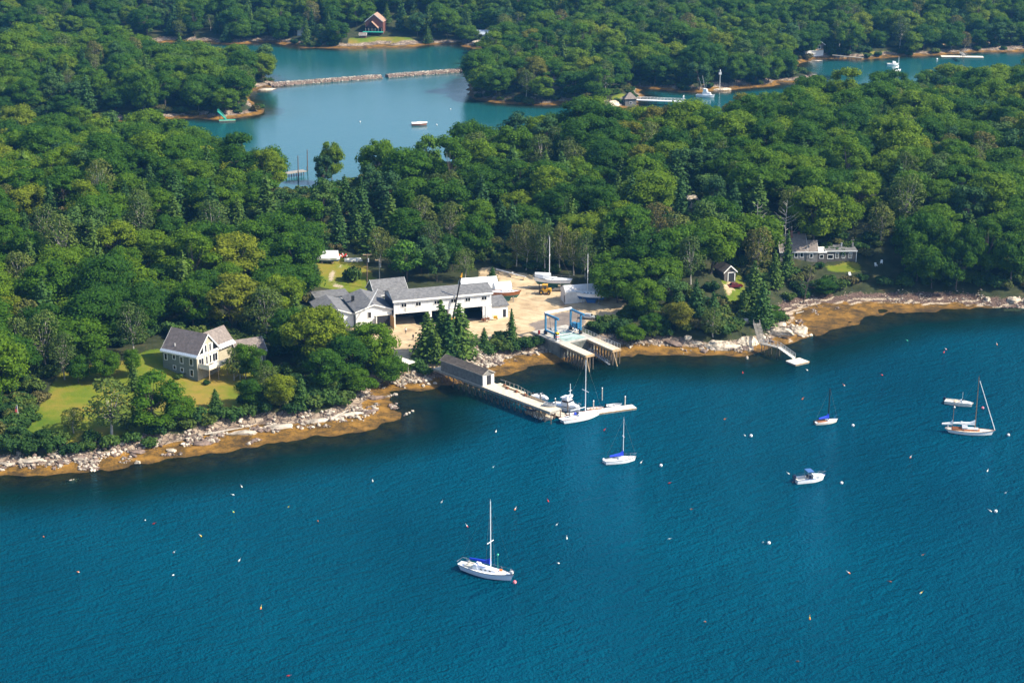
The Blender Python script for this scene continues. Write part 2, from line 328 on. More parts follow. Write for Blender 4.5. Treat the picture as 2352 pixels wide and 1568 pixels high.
wrack = bz * sm(e_ + wob(GX.ravel(), GY.ravel(), .8) * .8, -4.2, -3.2) * (1 - sm(e_, 1.5, 3))
pebble = bz * np.maximum(np.exp(-((e_ + 4.2 + wob(GX.ravel(), GY.ravel(), .8) * .8) / .7) ** 2), np.exp(-((e_ + 1.2 + wob(GX.ravel(), GY.ravel(), .6) * .7) / .6) ** 2))
weed = sm(GD, -14, -9) * (1 - sm(e_, -1.0, .8))
def grid_mesh(name, z, attrs, material, keep=None, kind='structure'):
    ny, nx = GX.shape
    co = np.empty((ny * nx, 3), np.float32); co[:, 0] = GX.ravel(); co[:, 1] = GY.ravel(); co[:, 2] = z
    q = np.arange((ny - 1) * (nx - 1)); j, i = q // (nx - 1), q % (nx - 1); a = j * nx + i
    F = np.stack([a, a + 1, a + nx + 1, a + nx], 1)
    if keep is not None: F = F[keep[F].any(1)]
    me = bpy.data.meshes.new(name); me.vertices.add(len(co)); me.vertices.foreach_set('co', co.ravel())
    me.loops.add(F.size); me.loops.foreach_set('vertex_index', F.ravel().astype(np.int32))
    me.polygons.add(len(F)); me.polygons.foreach_set('loop_start', (np.arange(len(F)) * 4).astype(np.int32)); me.polygons.foreach_set('loop_total', np.full(len(F), 4, np.int32))
    me.polygons.foreach_set('use_smooth', np.ones(len(F), bool)); me.update(calc_edges=True); me.validate()
    for k, a in attrs.items():
        at = me.attributes.new(k, 'FLOAT', 'POINT'); at.data.foreach_set('value', a.astype(np.float32))
    me.materials.append(material); o = bpy.data.objects.new(name, me); COL.objects.link(o); o['kind'] = kind; return o
def ground_mat():
    m, t = nodes('ground'); co = objco(t)
    big = noise(t, .05, 4, .6, co); mid = noise(t, .35, 5, .6, co); fine = noise(t, 2.2, 4, .6, co)
    base = ramp(t, mid, [(.3, (.016, .022, .008)), (.55, (.032, .040, .014)), (.78, (.075, .058, .028))])
    grass = ramp(t, math_(t, 'ADD', math_(t, 'MULTIPLY', big, .75), math_(t, 'MULTIPLY', mid, .3)), [(.40, (.062, .115, .006)), (.53, (.120, .148, .010)), (.68, (.235, .165, .030))])
    mps = N(t, 'ShaderNodeMapping'); mps.vector_type = 'TEXTURE'; mps.inputs['Rotation'].default_value = (0, 0, R(-38)); mps.inputs['Scale'].default_value = (9, .8, 1); L(t, co, mps.inputs[0]); trk = noise(t, .9, 3, .6, mps.outputs[0], .3)
    sandc = ramp(t, math_(t, 'ADD', math_(t, 'MULTIPLY', mid, .6), math_(t, 'MULTIPLY', big, .5)), [(.36, (.25, .17, .10)), (.5, (.43, .315, .185)), (.68, (.57, .44, .28))])
    sandc = mixc(t, math_(t, 'MULTIPLY', sstep(t, trk, .54, .70), .5), sandc, (.24, .165, .10)); sandc = mixc(t, math_(t, 'MULTIPLY', sstep(t, noise(t, .11, 4, .65, co), .54, .68), .55), sandc, (.22, .16, .105))
    pathc = ramp(t, mid, [(.3, (.30, .24, .17)), (.7, (.42, .34, .25))])
    tarc = ramp(t, mid, [(.3, (.13, .11, .10)), (.7, (.26, .21, .17))])
    v = N(t, 'ShaderNodeTexVoronoi', i_Scale=.55); v.feature = 'DISTANCE_TO_EDGE'; L(t, co, v.inputs['Vector'])
    rockc = ramp(t, math_(t, 'ADD', math_(t, 'MULTIPLY', mid, .7), math_(t, 'MULTIPLY', fine, .35)), [(.33, (.070, .050, .042)), (.48, (.19, .14, .105)), (.62, (.35, .275, .20)), (.78, (.47, .39, .30))])
    rockc = mixc(t, sstep(t, v.outputs[0], .10, .0), rockc, (.06, .045, .04))
    weedc = ramp(t, math_(t, 'ADD', math_(t, 'ADD', math_(t, 'MULTIPLY', mid, .65), math_(t, 'MULTIPLY', fine, .4)), math_(t, 'MULTIPLY', math_(t, 'SUBTRACT', noise(t, .14, 3, .6, co), .5), .55)), [(.34, (.035, .020, .008)), (.47, (.095, .054, .013)), (.58, (.20, .102, .016)), (.72, (.29, .150, .030))])
    jit = math_(t, 'MULTIPLY', math_(t, 'SUBTRACT', fine, .5), .9)
    def m_(a): return sstep(t, math_(t, 'ADD', attr(t, a), jit), .38, .62)
    c = mixc(t, m_('lawn'), base, grass); c = mixc(t, m_('sand'), c, sandc); c = mixc(t, m_('tarmac'), c, tarc); c = mixc(t, m_('path'), c, pathc)
    c = mixc(t, m_('rock'), c, rockc); c = mixc(t, m_('weed'), c, weedc)
    sz_ = t.nodes.new('ShaderNodeSeparateXYZ'); L(t, co, sz_.inputs[0]); wet = sstep(t, math_(t, 'ADD', sz_.outputs[2], math_(t, 'MULTIPLY', math_(t, 'SUBTRACT', mid, .5), .5)), .30, .02)
    c = mixc(t, math_(t, 'MULTIPLY', math_(t, 'MULTIPLY', wet, attr(t, 'weed')), .4), c, (.030, .022, .010))
    c = mixc(t, m_('wrack'), c, ramp(t, fine, [(.35, (.055, .034, .028)), (.6, (.125, .080, .062)), (.72, (.34, .28, .22))])); c = mixc(t, m_('pebble'), c, ramp(t, fine, [(.35, (.20, .145, .10)), (.6, (.47, .38, .28))]))
    p = N(t, 'ShaderNodeBsdfPrincipled', i_Roughness=.9); p.inputs['Specular IOR Level'].default_value = .2; L(t, c, p.inputs['Base Color'])
    b = N(t, 'ShaderNodeBump', i_Strength=.7, i_Distance=.35)
    L(t, math_(t, 'ADD', math_(t, 'MULTIPLY', mid, math_(t, 'ADD', math_(t, 'MULTIPLY', attr(t, 'rock'), 2.2), .35)), math_(t, 'MULTIPLY', fine, .3)), b.inputs['Height']); L(t, b.outputs[0], p.inputs['Normal'])
    o = t.nodes.new('ShaderNodeOutputMaterial'); L(t, p.outputs[0], o.inputs[0]); return m
def water_mat():
    m, t = nodes('water'); co = objco(t)
    dp = attr(t, 'depth'); calm = attr(t, 'calm')
    big = noise(t, .018, 3, .5, co)
    mp = N(t, 'ShaderNodeMapping'); mp.vector_type = 'TEXTURE'; mp.inputs['Rotation'].default_value = (0, 0, R(33)); mp.inputs['Scale'].default_value = (2.6, 1.0, 1); L(t, co, mp.inputs[0])
    w1 = noise(t, .62, 4, .62, mp.outputs[0], .4); w2 = noise(t, .11, 3, .5, mp.outputs[0], .5); w3 = noise(t, 1.5, 3, .6, co)
    h = math_(t, 'ADD', math_(t, 'ADD', math_(t, 'MULTIPLY', w1, .62), math_(t, 'MULTIPLY', w2, .5)), math_(t, 'MULTIPLY', w3, .38))
    b = N(t, 'ShaderNodeBump', i_Distance=1.0); L(t, h, b.inputs['Height'])
    st = math_(t, 'MULTIPLY', math_(t, 'SUBTRACT', 1.0, math_(t, 'MULTIPLY', calm, .9)), math_(t, 'ADD', math_(t, 'MULTIPLY', sstep(t, big, .3, .7), .12), .80)); L(t, st, b.inputs['Strength'])
    deepc = ramp(t, big, [(.32, (.0001, .046, .078)), (.68, (.0001, .068, .112))])
    body = mixc(t, sstep(t, dp, 1.5, 7.0), (.0006, .018, .015), deepc)
    body = mixc(t, math_(t, 'MULTIPLY', calm, .8), body, (.012, .088, .092))
    df = N(t, 'ShaderNodeBsdfDiffuse'); L(t, body, df.inputs[0]); b2 = N(t, 'ShaderNodeBump', i_Distance=3.2); L(t, h, b2.inputs['Height']); L(t, st, b2.inputs['Strength']); L(t, b2.outputs[0], df.inputs['Normal'])
    tr = N(t, 'ShaderNodeBsdfTransparent'); tr.inputs[0].default_value = (.52, .64, .44, 1)
    m1 = N(t, 'ShaderNodeMixShader'); L(t, sstep(t, dp, .02, 1.7), m1.inputs[0]); L(t, tr.outputs[0], m1.inputs[1]); L(t, df.outputs[0], m1.inputs[2])
    gl = N(t, 'ShaderNodeBsdfGlossy', i_Roughness=.10); L(t, mixc(t, calm, (.07, .30, .52), (1.0, 1.0, 1.0)), gl.inputs[0]); L(t, b.outputs[0], gl.inputs['Normal'])
    fr = N(t, 'ShaderNodeFresnel', i_IOR=1.33); L(t, b.outputs[0], fr.inputs['Normal'])
    m2 = N(t, 'ShaderNodeMixShader'); L(t, fr.outputs[0], m2.inputs[0]); L(t, m1.outputs[0], m2.inputs[1]); L(t, gl.outputs[0], m2.inputs[2])
    o = t.nodes.new('ShaderNodeOutputMaterial'); L(t, m2.outputs[0], o.inputs[0]); return m
ground = grid_mesh('ground', GZ, dict(lawn=lawn, sand=sand, path=path, tarmac=tarmac, rock=rock, weed=weed, wrack=wrack, pebble=pebble), ground_mat())
water = grid_mesh('water', np.zeros(len(PTS)), dict(depth=np.maximum(-GZ, 0), calm=sm(GY.ravel(), 520, 620)), water_mat(), keep=GZ < .25)
# ================================================================== trees
def leaves(c, n, size, rng, jit=.55, asp=.75):
    "leaf-clump faces: centres c, outward directions n"
    k = len(c); n = n + rng.normal(0, jit, (k, 3)); n /= np.linalg.norm(n, axis=1)[:, None] + 1e-9
    a = np.cross(n, rng.normal(0, 1, (k, 3))); a /= np.linalg.norm(a, axis=1)[:, None] + 1e-9; b = np.cross(n, a)
    s = (size * rng.uniform(.65, 1.35, k))[:, None] / 2
    v = np.stack([c - a * s, c - b * s * asp + n * s * .25, c + a * s, c + b * s * asp - n * s * .15], 1)
    return v.reshape(-1, 3), np.arange(k * 4).reshape(k, 4)
def sphere_dirs(k, rng, zmin=-.45):
    d = rng.normal(0, 1, (k * 3, 3)); d /= np.linalg.norm(d, axis=1)[:, None]; d = d[d[:, 2] > zmin]; return d[:k]
class Tree:
    def __init__(s): s.V = []; s.F = []; s.M = []; s.T = []; s.n = 0
    def put(s, v, f, m, t):
        s.V.append(np.asarray(v, float)); f = np.asarray(f)
        for q in (f + s.n).tolist(): s.F.append(q)
        s.M += [m] * len(f); s.n += len(v); s.T.append(np.broadcast_to(np.asarray(t, float), (len(f),)))
    def wood(s, mb):
        o = s.n; s.V.append(np.array(mb.v)); s.F += [[i + o for i in f] for f in mb.f]; s.M += [1] * len(mb.f); s.n += len(mb.v); s.T.append(np.full(len(mb.f), .5))
    def mesh(s, name, mats):
        me = bpy.data.meshes.new(name); V = np.concatenate(s.V); me.from_pydata(V.tolist(), [], s.F); me.update()
        for m in mats: me.materials.append(MATS[m])
        me.polygons.foreach_set('material_index', s.M)
        a = me.attributes.new('tint', 'FLOAT', 'FACE'); a.data.foreach_set('value', np.concatenate(s.T).astype(np.float32)); return me
ICO = None
def ico():
    global ICO
    if ICO is None:
        import bmesh
        b = bmesh.new(); bmesh.ops.create_icosphere(b, subdivisions=2, radius=1); b.verts.ensure_lookup_table()
        ICO = (np.array([v.co[:] for v in b.verts]), np.array([[v.index for v in f.verts] for f in b.faces])); b.free()
    return ICO
def lobed(rng, H, Rr, nl, lr, per, leaf, zc=.57, zr=.36, core=.66, bark='bark', lean=0):
    "round-headed tree: many lobes of leaf clumps on limbs"
    T = Tree(); Wd = MB(); cs = []
    for i in range(nl):
        for _ in range(30):
            d = rng.normal(0, 1, 3); d /= np.linalg.norm(d); r = rng.uniform(.55, 1) ** .6
            c = np.array([d[0] * Rr * r * .8, d[1] * Rr * r * .8, H * zc + d[2] * H * zr * r])
            if c[2] > H * .20 and all(np.linalg.norm(c - q[0]) > lr * .62 for q in cs): break
        cs.append((c, lr * rng.uniform(.7, 1.3)))
    for c, r in cs:
        k = int(per * (r / lr) ** 2); d = sphere_dirs(k, rng)
        p = c + d * r * rng.uniform(.80, 1.10, (len(d), 1)) * np.array([1.12, 1.12, .86])
        keep = np.ones(len(p), bool)
        for q, rq in cs:
            if q is not c: keep &= np.linalg.norm(p - q, axis=1) > rq * .72
        p, d = p[keep], d[keep]
        if not len(p): continue
        v, f = leaves(p, d * np.array([1, 1, .9]) + np.array([0, 0, .35]), leaf, rng)
        T.put(v, f, 0, np.clip(rng.uniform(.3, .7) + rng.normal(0, .16, len(f)), 0, 1))
        if core:
            iv, jf = ico(); T.put(iv * r * core * (1 + .12 * np.sin(iv[:, :1] * 7 + r)) * np.array([1.1, 1.1, .85]) + c, jf, 0, .3)  # solid core in a darker tint, put in to block light and darken gaps
    r0 = .011 * H + .05; mid = Vector((rng.normal(0, .3), rng.normal(0, .3), H * .36))
    Wd.tube((0, 0, -.6), mid, r0 * 1.25, r0 * .8, 7, cap=False)
    for c, r in cs:
        if rng.uniform() < .75: Wd.path([mid, mid.lerp(Vector(c), .55) + Vector((0, 0, -.4)), Vector(c)], [r0 * .42, r0 * .25, .03], 5)
    return T, Wd
def spruce(rng, H, Rr, dens_=1.0, leaf=.75):
    T = Tree(); Wd = MB(); C = []; Nn = []
    z = H * .07
    while z < H * .985:
        f = 1 - z / H; r = Rr * (f ** .8) * rng.uniform(.82, 1.12) + .12; nb = max(4, int((3 + 5.2 * r) * dens_))
        a0 = rng.uniform(0, 6.28)
        for b in range(nb):
            a = a0 + 6.283 * b / nb + rng.normal(0, .16); rr = r * rng.uniform(.78, 1.15)
            if rng.uniform() < .06: continue
            for s in np.arange(.3, 1.03, .5 / max(rr, .5)):
                q = rr * s; C.append((math.cos(a) * q, math.sin(a) * q, z - q * .30 + s * s * .22 * rr)); Nn.append((math.cos(a) * .45, math.sin(a) * .45, .9))
        z += .34 + .34 * f
    C = np.array(C); C += rng.normal(0, .07, C.shape)
    v, f = leaves(C, np.array(Nn), leaf, rng, .38, .62); T.put(v, f, 0, np.clip(rng.normal(.5, .2, len(f)), 0, 1))
    n = 9; rings = [[(math.cos(6.283 * k / n) * r, math.sin(6.283 * k / n) * r, zz) for k in range(n)] for r, zz in ((Rr * .5, H * .08), (Rr * .42, H * .3), (Rr * .22, H * .65), (.03, H * .97))]
    m = MB().loft(rings, closed=True); T.put(np.array(m.v), np.array(m.f), 0, .2)  # inner cone tinted dark to deepen the shade between branches
    Wd.tube((0, 0, -.6), (0, 0, H * .96), .018 * H + .04, .03, 6); return T, Wd
def shrub(rng, H, Rr, leaf=.5):
    T = Tree(); Wd = MB(); cs = []
    for i in range(9):
        a = rng.uniform(0, 6.283); q = Rr * .62 * math.sqrt(rng.uniform()); cs.append((np.array([math.cos(a) * q, math.sin(a) * q, H * rng.uniform(.3, .62)]), Rr * rng.uniform(.32, .5)))
    for c, r in cs:
        d = sphere_dirs(75, rng, -.7); p = c + d * r * rng.uniform(.8, 1.12, (len(d), 1)) * np.array([1, 1, H / Rr * .72])
        p[:, 2] = np.maximum(p[:, 2], .05); v, f = leaves(p, d + np.array([0, 0, .3]), leaf, rng); T.put(v, f, 0, np.clip(rng.uniform(.3, .7) + rng.normal(0, .17, len(f)), 0, 1))
        iv, jf = ico(); T.put(iv * r * .68 * np.array([1, 1, H / Rr * .7]) + c, jf, 0, .3)  # darker solid core, added so gaps between leaves look shaded
        Wd.tube((0, 0, -.3), c, .05, .03, 4)
    return T, Wd
def bare(rng, H):
    Wd = MB(); top = Vector((rng.normal(0, .4), rng.normal(0, .4), H)); Wd.tube((0, 0, -.5), top, .17, .04, 6)
    for k in range(16):
        s = rng.uniform(.3, .97); p = top * s; a = rng.uniform(0, 6.28); l = (1.1 - s) * H * .28 + .5
        q = p + Vector((math.cos(a) * l, math.sin(a) * l, l * rng.uniform(.1, .8))); Wd.tube(p, q, .07, .02, 4)
        e = q + Vector((math.cos(a + 1) * l * .5, math.sin(a + 1) * l * .5, l * .4)); Wd.tube(p.lerp(q, .6), e, .04, .015, 4)
    return Wd
PROTO = {}
def proto(kind, i, T, Wd, leaf, bark):
    "meshes of one tree model: crown, trunk, and both joined"
    crown = T.mesh(kind + '_crown', [leaf, bark]); tm = bpy.data.meshes.new(kind + '_trunk'); tm.from_pydata(Wd.v, [], Wd.f); tm.materials.append(MATS[bark])
    T.wood(Wd); both = T.mesh(kind, [leaf, bark]); PROTO.setdefault(kind, []).append((crown, tm, both))
rg = np.random.default_rng(11)
for i in range(10):
    H = [13, 15, 12, 14, 16, 13.5, 17, 10.5, 14.5, 12.5][i]; proto('broadleaf_tree', i, *lobed(rg, H, [6.0, 6.4, 6.6, 5.2, 6.2, 7.2, 5.4, 5.2, 7.4, 4.4][i], [34, 38, 36, 30, 36, 44, 36, 24, 50, 22][i], [1.65, 1.75, 1.85, 1.5, 1.95, 1.7, 1.6, 1.8, 1.5, 1.6][i], 150, .47, [.57, .58, .55, .56, .57, .55, .56, .56, .58, .55][i], [.36, .34, .33, .38, .36, .35, .41, .34, .30, .42][i]), 'leaf_broad', 'bark')
for i in range(4): proto('spruce_tree', i, *spruce(rg, [14, 12, 15, 11][i], [3.6, 3.2, 3.4, 3.6][i], 1.25, .85), 'leaf_spruce', 'bark')
for i in range(2): proto('pine_tree', i, *lobed(rg, 14, 4.2, 30, 1.3, 90, .5, .56, .42, .6), 'leaf_pine', 'bark')
for i in range(3): proto('birch_tree', i, *lobed(rg, [13, 12, 14][i], 3.6, 34, 1.25, 75, .45, .56, .42, 0), 'leaf_birch', 'bark_pale')
for i in range(3): proto('shrub', i, *shrub(rg, [2.4, 2.0, 2.8][i], [2.2, 2.0, 2.1][i]), 'leaf_shrub', 'bark')
proto('bright_tree', 0, *lobed(rg, 11, 4.3, 24, 1.4, 100, .5, .60, .36, .62), 'leaf_bright', 'bark')
HANDT = []
def tree(kind, x, y, label, cat='tree', h=None, r=None, group=None, parts=True, name=None, var=None, rz=None):
    k = PROTO[kind]; crown, trunk, both = k[random.randrange(len(k)) if var is None else var]
    bb = [v for v in both.vertices]; z = hz(x, y)
    Hn = max(v.co.z for v in bb[::7]); sz = (h / Hn) if h else 1.0
    if r: sx = r / max(abs(v.co.x) for v in bb[::7])
    else: sx = sz
    rz = random.uniform(0, 6.28) if rz is None else rz
    nm = name or (kind if kind != 'bright_tree' else 'broadleaf_tree')
    if parts:
        o = thing(nm, label, cat, (x, y, z), rz, group); o.scale = (sx, sx, sz)
        for me, pn in ((crown, 'crown'), (trunk, 'trunk')):
            c = bpy.data.objects.new(pn, me); COL.objects.link(c); c.parent = o
    else:
        o = bpy.data.objects.new(nm, both); COL.objects.link(o); o.location = (x, y, z); o.rotation_euler = (0, 0, rz); o.scale = (sx, sx, sz); tag(o, label, cat, group)
    HANDT.append((x, y, r or 3.0)); return o
def at_base(u, v): return GT(u, v)[:2]
def at_top(u, v, h): return GT(u, v, h)[:2]
# ------------------------------------------------------------------ trees one can point at
def T_(kind, uv, label, h=None, r=None, top=False, group=None, **k):
    p = at_top(*uv, h) if top else at_base(*uv); return tree(kind, p[0], p[1], label, h=h, r=r, group=group, **k)
BR, SP, PI_, BI, SH = 'broadleaf_tree', 'spruce_tree', 'pine_tree', 'birch_tree', 'shrub'
T_(BR, (852, 742), 'tall sunlit green oak nearest the boatyard ramp, highest of the shore oaks', 12.5, 7.2, True, var=5)
T_(BR, (800, 768), 'broad green oak between the blue tarp and the tallest shore oak', 12, 6.5, True, var=4)
T_(BR, (890, 812), 'smaller green oak leaning over the rocks beside the slipway', 8, 4.6, True, var=2)
T_(BR, (745, 800), 'dark green oak behind the small dark spruce on the left bank', 11, 5.6, True, var=1)
T_(BR, (825, 845), 'low bushy oak at the water edge below the tall shore oaks', 7, 4.6, True, var=0)
T_(BR, (670, 705), 'sunlit oak right above the garage of the grey gabled house', 13, 6.5, True)
T_(BR, (640, 630), 'big light green oak on the slope between garage and lawn boat', 14, 7, True)
T_(BR, (520, 600), 'pale green oak at the edge of the small upper clearing', 13, 6, True)
T_(BR, (440, 640), 'dark green oak standing high behind the grey gabled house', 14, 6, True)
T_(BR, (320, 660), 'green oak left of and behind the grey gabled house', 14, 5.5, True)
T_(BI, (300, 690), 'bare-limbed brownish birch left of the grey gabled house', 14, 4.4, True)
T_(SP, (1012, 688), 'tallest blue-green spruce of the clump in front of the long shed', 14.5, 5.2, True)
T_(SP, (1054, 698), 'right-hand fuller spruce of the clump in front of the long shed', 13.5, 5.2, True)
T_(SP, (982, 714), 'left-hand lower spruce of the clump in front of the long shed', 12, 4.8, True)
T_(SP, (1032, 720), 'middle front spruce of the clump in front of the long shed', 12, 4.8, True)
T_(SP, (1002, 760), 'low front spruce at the foot of the clump beside the slipway', 8, 3.4, True)
T_(SP, (1175, 708), 'narrow dark spruce standing alone left of the boat lift', 9, 2.3, True)
T_(SP, (1112, 752), 'small bright green spruce on the bank above the rock pile', 5.2, 1.9, True)
T_('bright_tree', (933, 552), 'bright green pine behind the dark grey shed roof', 12, 6, True)
T_(PI_, (1002, 560), 'blue-green pine right of the bright green pine behind the sheds', 11, 4, True)
T_(BI, (1066, 568), 'olive rounded tree behind the right half of the long shed', 10, 3.8, True)
T_(BI, (872, 520), 'pale grey-green birch behind the taller utility pole', 12, 4, True)
T_(BI, (905, 610), 'olive tree just right of the shorter pale utility pole', 9, 4, False)
T_(PI_, (968, 628), 'dark feathery pine behind the middle of the long shed', 11, 4.6, False)
T_(BR, (1040, 622), 'green tree behind the crane boom, at the edge of the wood', 11, 5.2, False)
T_(BR, (1090, 600), 'tall green tree at the left side of the lane behind the boat shelters', 14, 5.6, False)
for k_, (u_, v_) in enumerate(((1186, 612), (1208, 620), (1232, 618), (1252, 628), (1285, 622), (1318, 632), (1345, 640))):
    T_(BI, (u_, v_), ('first', 'second', 'third', 'fourth', 'fifth', 'sixth', 'seventh')[k_] + ' thin pale-trunked birch from the left along the back of the yard', (13, 15, 14, 15, 14, 13, 14)[k_], 3.4)
T_(SH, (808, 645), 'round dark bush on the lawn beside the curved path', 4.4, 2.6)
T_(SP, (1131, 652), 'small conical evergreen beside the lane left of the white boat shelters', 5, 2.3)
T_(SP, (716, 640), 'dark evergreen at the left edge of the lawn boat clearing', 10, 3)
T_(BR, (1420, 598), 'spreading oak right of the beached sailboats, over the shelter end', 12, 8.0, True, var=5)
T_(BR, (1480, 640), 'dark oak at the right edge of the sandy yard', 11, 6, True)
T_(BR, (1500, 535), 'large olive green tree behind the spreading yard oak', 14, 7, True)
T_(BI, (1590, 540), 'olive birch right of the large olive tree behind the yard', 14, 4.5, True)
T_(SP, (1600, 640), 'dark spruce between the yard oak and the small garage', 12, 3.2, True)
T_(SP, (1640, 668), 'dark spruce in front of the small brown garage', 10, 3, True)
T_(SP, (1735, 600), 'broad tall spruce in front of the shingled cape house', 14, 4.4, True)
T_(SP, (1755, 640), 'sunlit edged spruce at the point above the pale ledges', 13, 3.8, True)
T_(SP, (1782, 575), 'spruce half covering the chimney end of the cape house', 11, 3, True)
T_(SP, (1812, 528), 'slim pointed spruce rising in front of the cape house roof', 14, 2.6, True)
T_(SP, (1712, 668), 'small dark spruce beside the little sunlit lawn patch', 6.5, 2.3, True)
T_(BR, (1775, 700), 'leafy green bush-like tree at the right end of the ledge point', 5.5, 3.4, True)
T_(BR, (1500, 720), 'low green tree at the bank right of the boat lift pier', 5.5, 3.6, True)
T_(BR, (1450, 745), 'dark round tree on the shore beside the boat lift railing', 5.5, 3.8, True)
T_(BR, (1560, 690), 'green tree above the brown ledge right of the boat lift', 8, 4.2, True)
T_(BI, (1640, 705), 'grey-green tree with visible trunk above the rounded boulder', 8, 3.5, True)
T_(BR, (1900, 640), 'round green bush-like tree below the flat-roofed extension', 5, 4.2, True)
T_(BR, (347, 857), 'full green tree on the front lawn below the grey gabled house', 14, 7.0, True, var=6)
T_(BI, (247, 872), 'olive see-through tree on the front lawn, left of the full green one', 13, 6.4, True)
T_(SP, (493, 892), 'small round evergreen on the lawn edge below the house', 4.5, 1.9, True)
T_(SP, (690, 858), 'dark blue-green spruce on the bank below the shore oaks', 8.5, 2.4, True)
T_(BI, (534, 800), 'slender airy tree beside the deck of the grey gabled house', 8, 2.8, True)
T_(BR, (595, 800), 'green tree in front of the garage', 8.5, 3.3, True)
T_(BR, (300, 800), 'small dark tree at the left lawn edge', 7, 2.6, True)
T_(BI, (95, 715), 'tall olive tree with bare trunks at the left lawn edge', 15, 5, True)
T_(BI, (40, 730), 'olive tree furthest left above the flagpole', 14, 4.6, True)
T_(BI, (140, 760), 'olive tree with thin trunks beside the dark wood by the lawn', 12, 3.6, True)
T_(BR, (760, 322), 'tall isolated tree between the two gaps of cove water', 17, 4.5, True, var=3)
T_(PI_, (742, 352), 'feathery pine against the middle cove water', 14, 3.6, True)
T_(BR, (868, 322), 'rounded oak standing against the middle cove water', 17, 7.6, True, var=5)
T_(BR, (950, 338), 'wide oak beside the rounded oak at the middle cove', 16, 7.2, True, var=4)
T_('bright_tree', (985, 424), 'pale bright green tree standing below the red covered boat', 17, 5.2)
T_(BR, (325, 160), 'bright rounded tree on the far left peninsula', 20, 7.6, True, var=5)
T_(BR, (560, 110), 'broad tree at the tip of the far left peninsula', 18, 8, True, var=4)
for k_, (uv, hh) in enumerate((((2085, 616), 17), ((2125, 622), 18), ((2165, 640), 17), ((2105, 646), 15), ((2215, 648), 17), ((2265, 640), 18), ((2140, 662), 13), ((2195, 664), 13), ((2320, 655), 16), ((2360, 640), 17))):
    T_(BR, uv, ('tall broadleaf tree', 'second tall broadleaf tree', 'third tall broadleaf tree', 'fourth tall broadleaf tree', 'fifth tall broadleaf tree', 'sixth tall broadleaf tree', 'lower dark broadleaf tree', 'second lower dark broadleaf tree', 'seventh tall broadleaf tree', 'eighth tall broadleaf tree')[k_] + ' behind the right-hand beach, counted from the flat-roofed house', hh, 5.6)
for uv, hh, lab in (((1740, 462), 12, 'white bare dead tree on the right-hand wood, left one'), ((1806, 468), 16, 'tall pale dead tree rising above the cape house')):
    x, y = at_top(*uv, hh); t_ = bare(rg, hh).obj('dead_tree', 'bark_pale', None, (x, y, hz(x, y))); tag(t_, lab, 'dead tree'); HANDT.append((x, y, 2))
x, y = at_base(1845, 697); t_ = bare(rg, 12).obj('dead_tree', 'bark', None, (x, y, hz(x, y))); t_.rotation_euler = (R(4), R(9), 0); tag(t_, 'dark leaning dead tree at the back of the right-hand beach', 'dead tree'); HANDT.append((x, y, 3))
x, y = at_base(255, 990); 
T_(BI, (165, 935), 'low olive tree at the left side of the front lawn', 6, 3.0, True)
T_(BR, (570, 868), 'rounded small tree on the lawn right of the blue tarp', 6.5, 3.4, True)
T_(BR, (640, 860), 'green tree on the bank between lawn and small dark spruce', 8, 4.4, True)
T_(BR, (562, 785), 'green tree half covering the garage front', 9, 3.6, True)
T_(BI, (610, 835), 'olive tree at the right end of the lawn near the blue tarp', 7, 3.2, True)
T_(SP, (305, 830), 'dark small conifer at the back of the left lawn', 7, 2.4, True)
T_(BR, (235, 800), 'dark green tree at the back edge of the left lawn, in front of the wood', 8, 3.8, True)
T_(BR, (175, 815), 'second dark green tree at the back edge of the left lawn, further left', 7, 3.4, True)
T_(BR, (410, 905), 'low bright tree just right of the full green lawn tree', 6.5, 3.8, True)
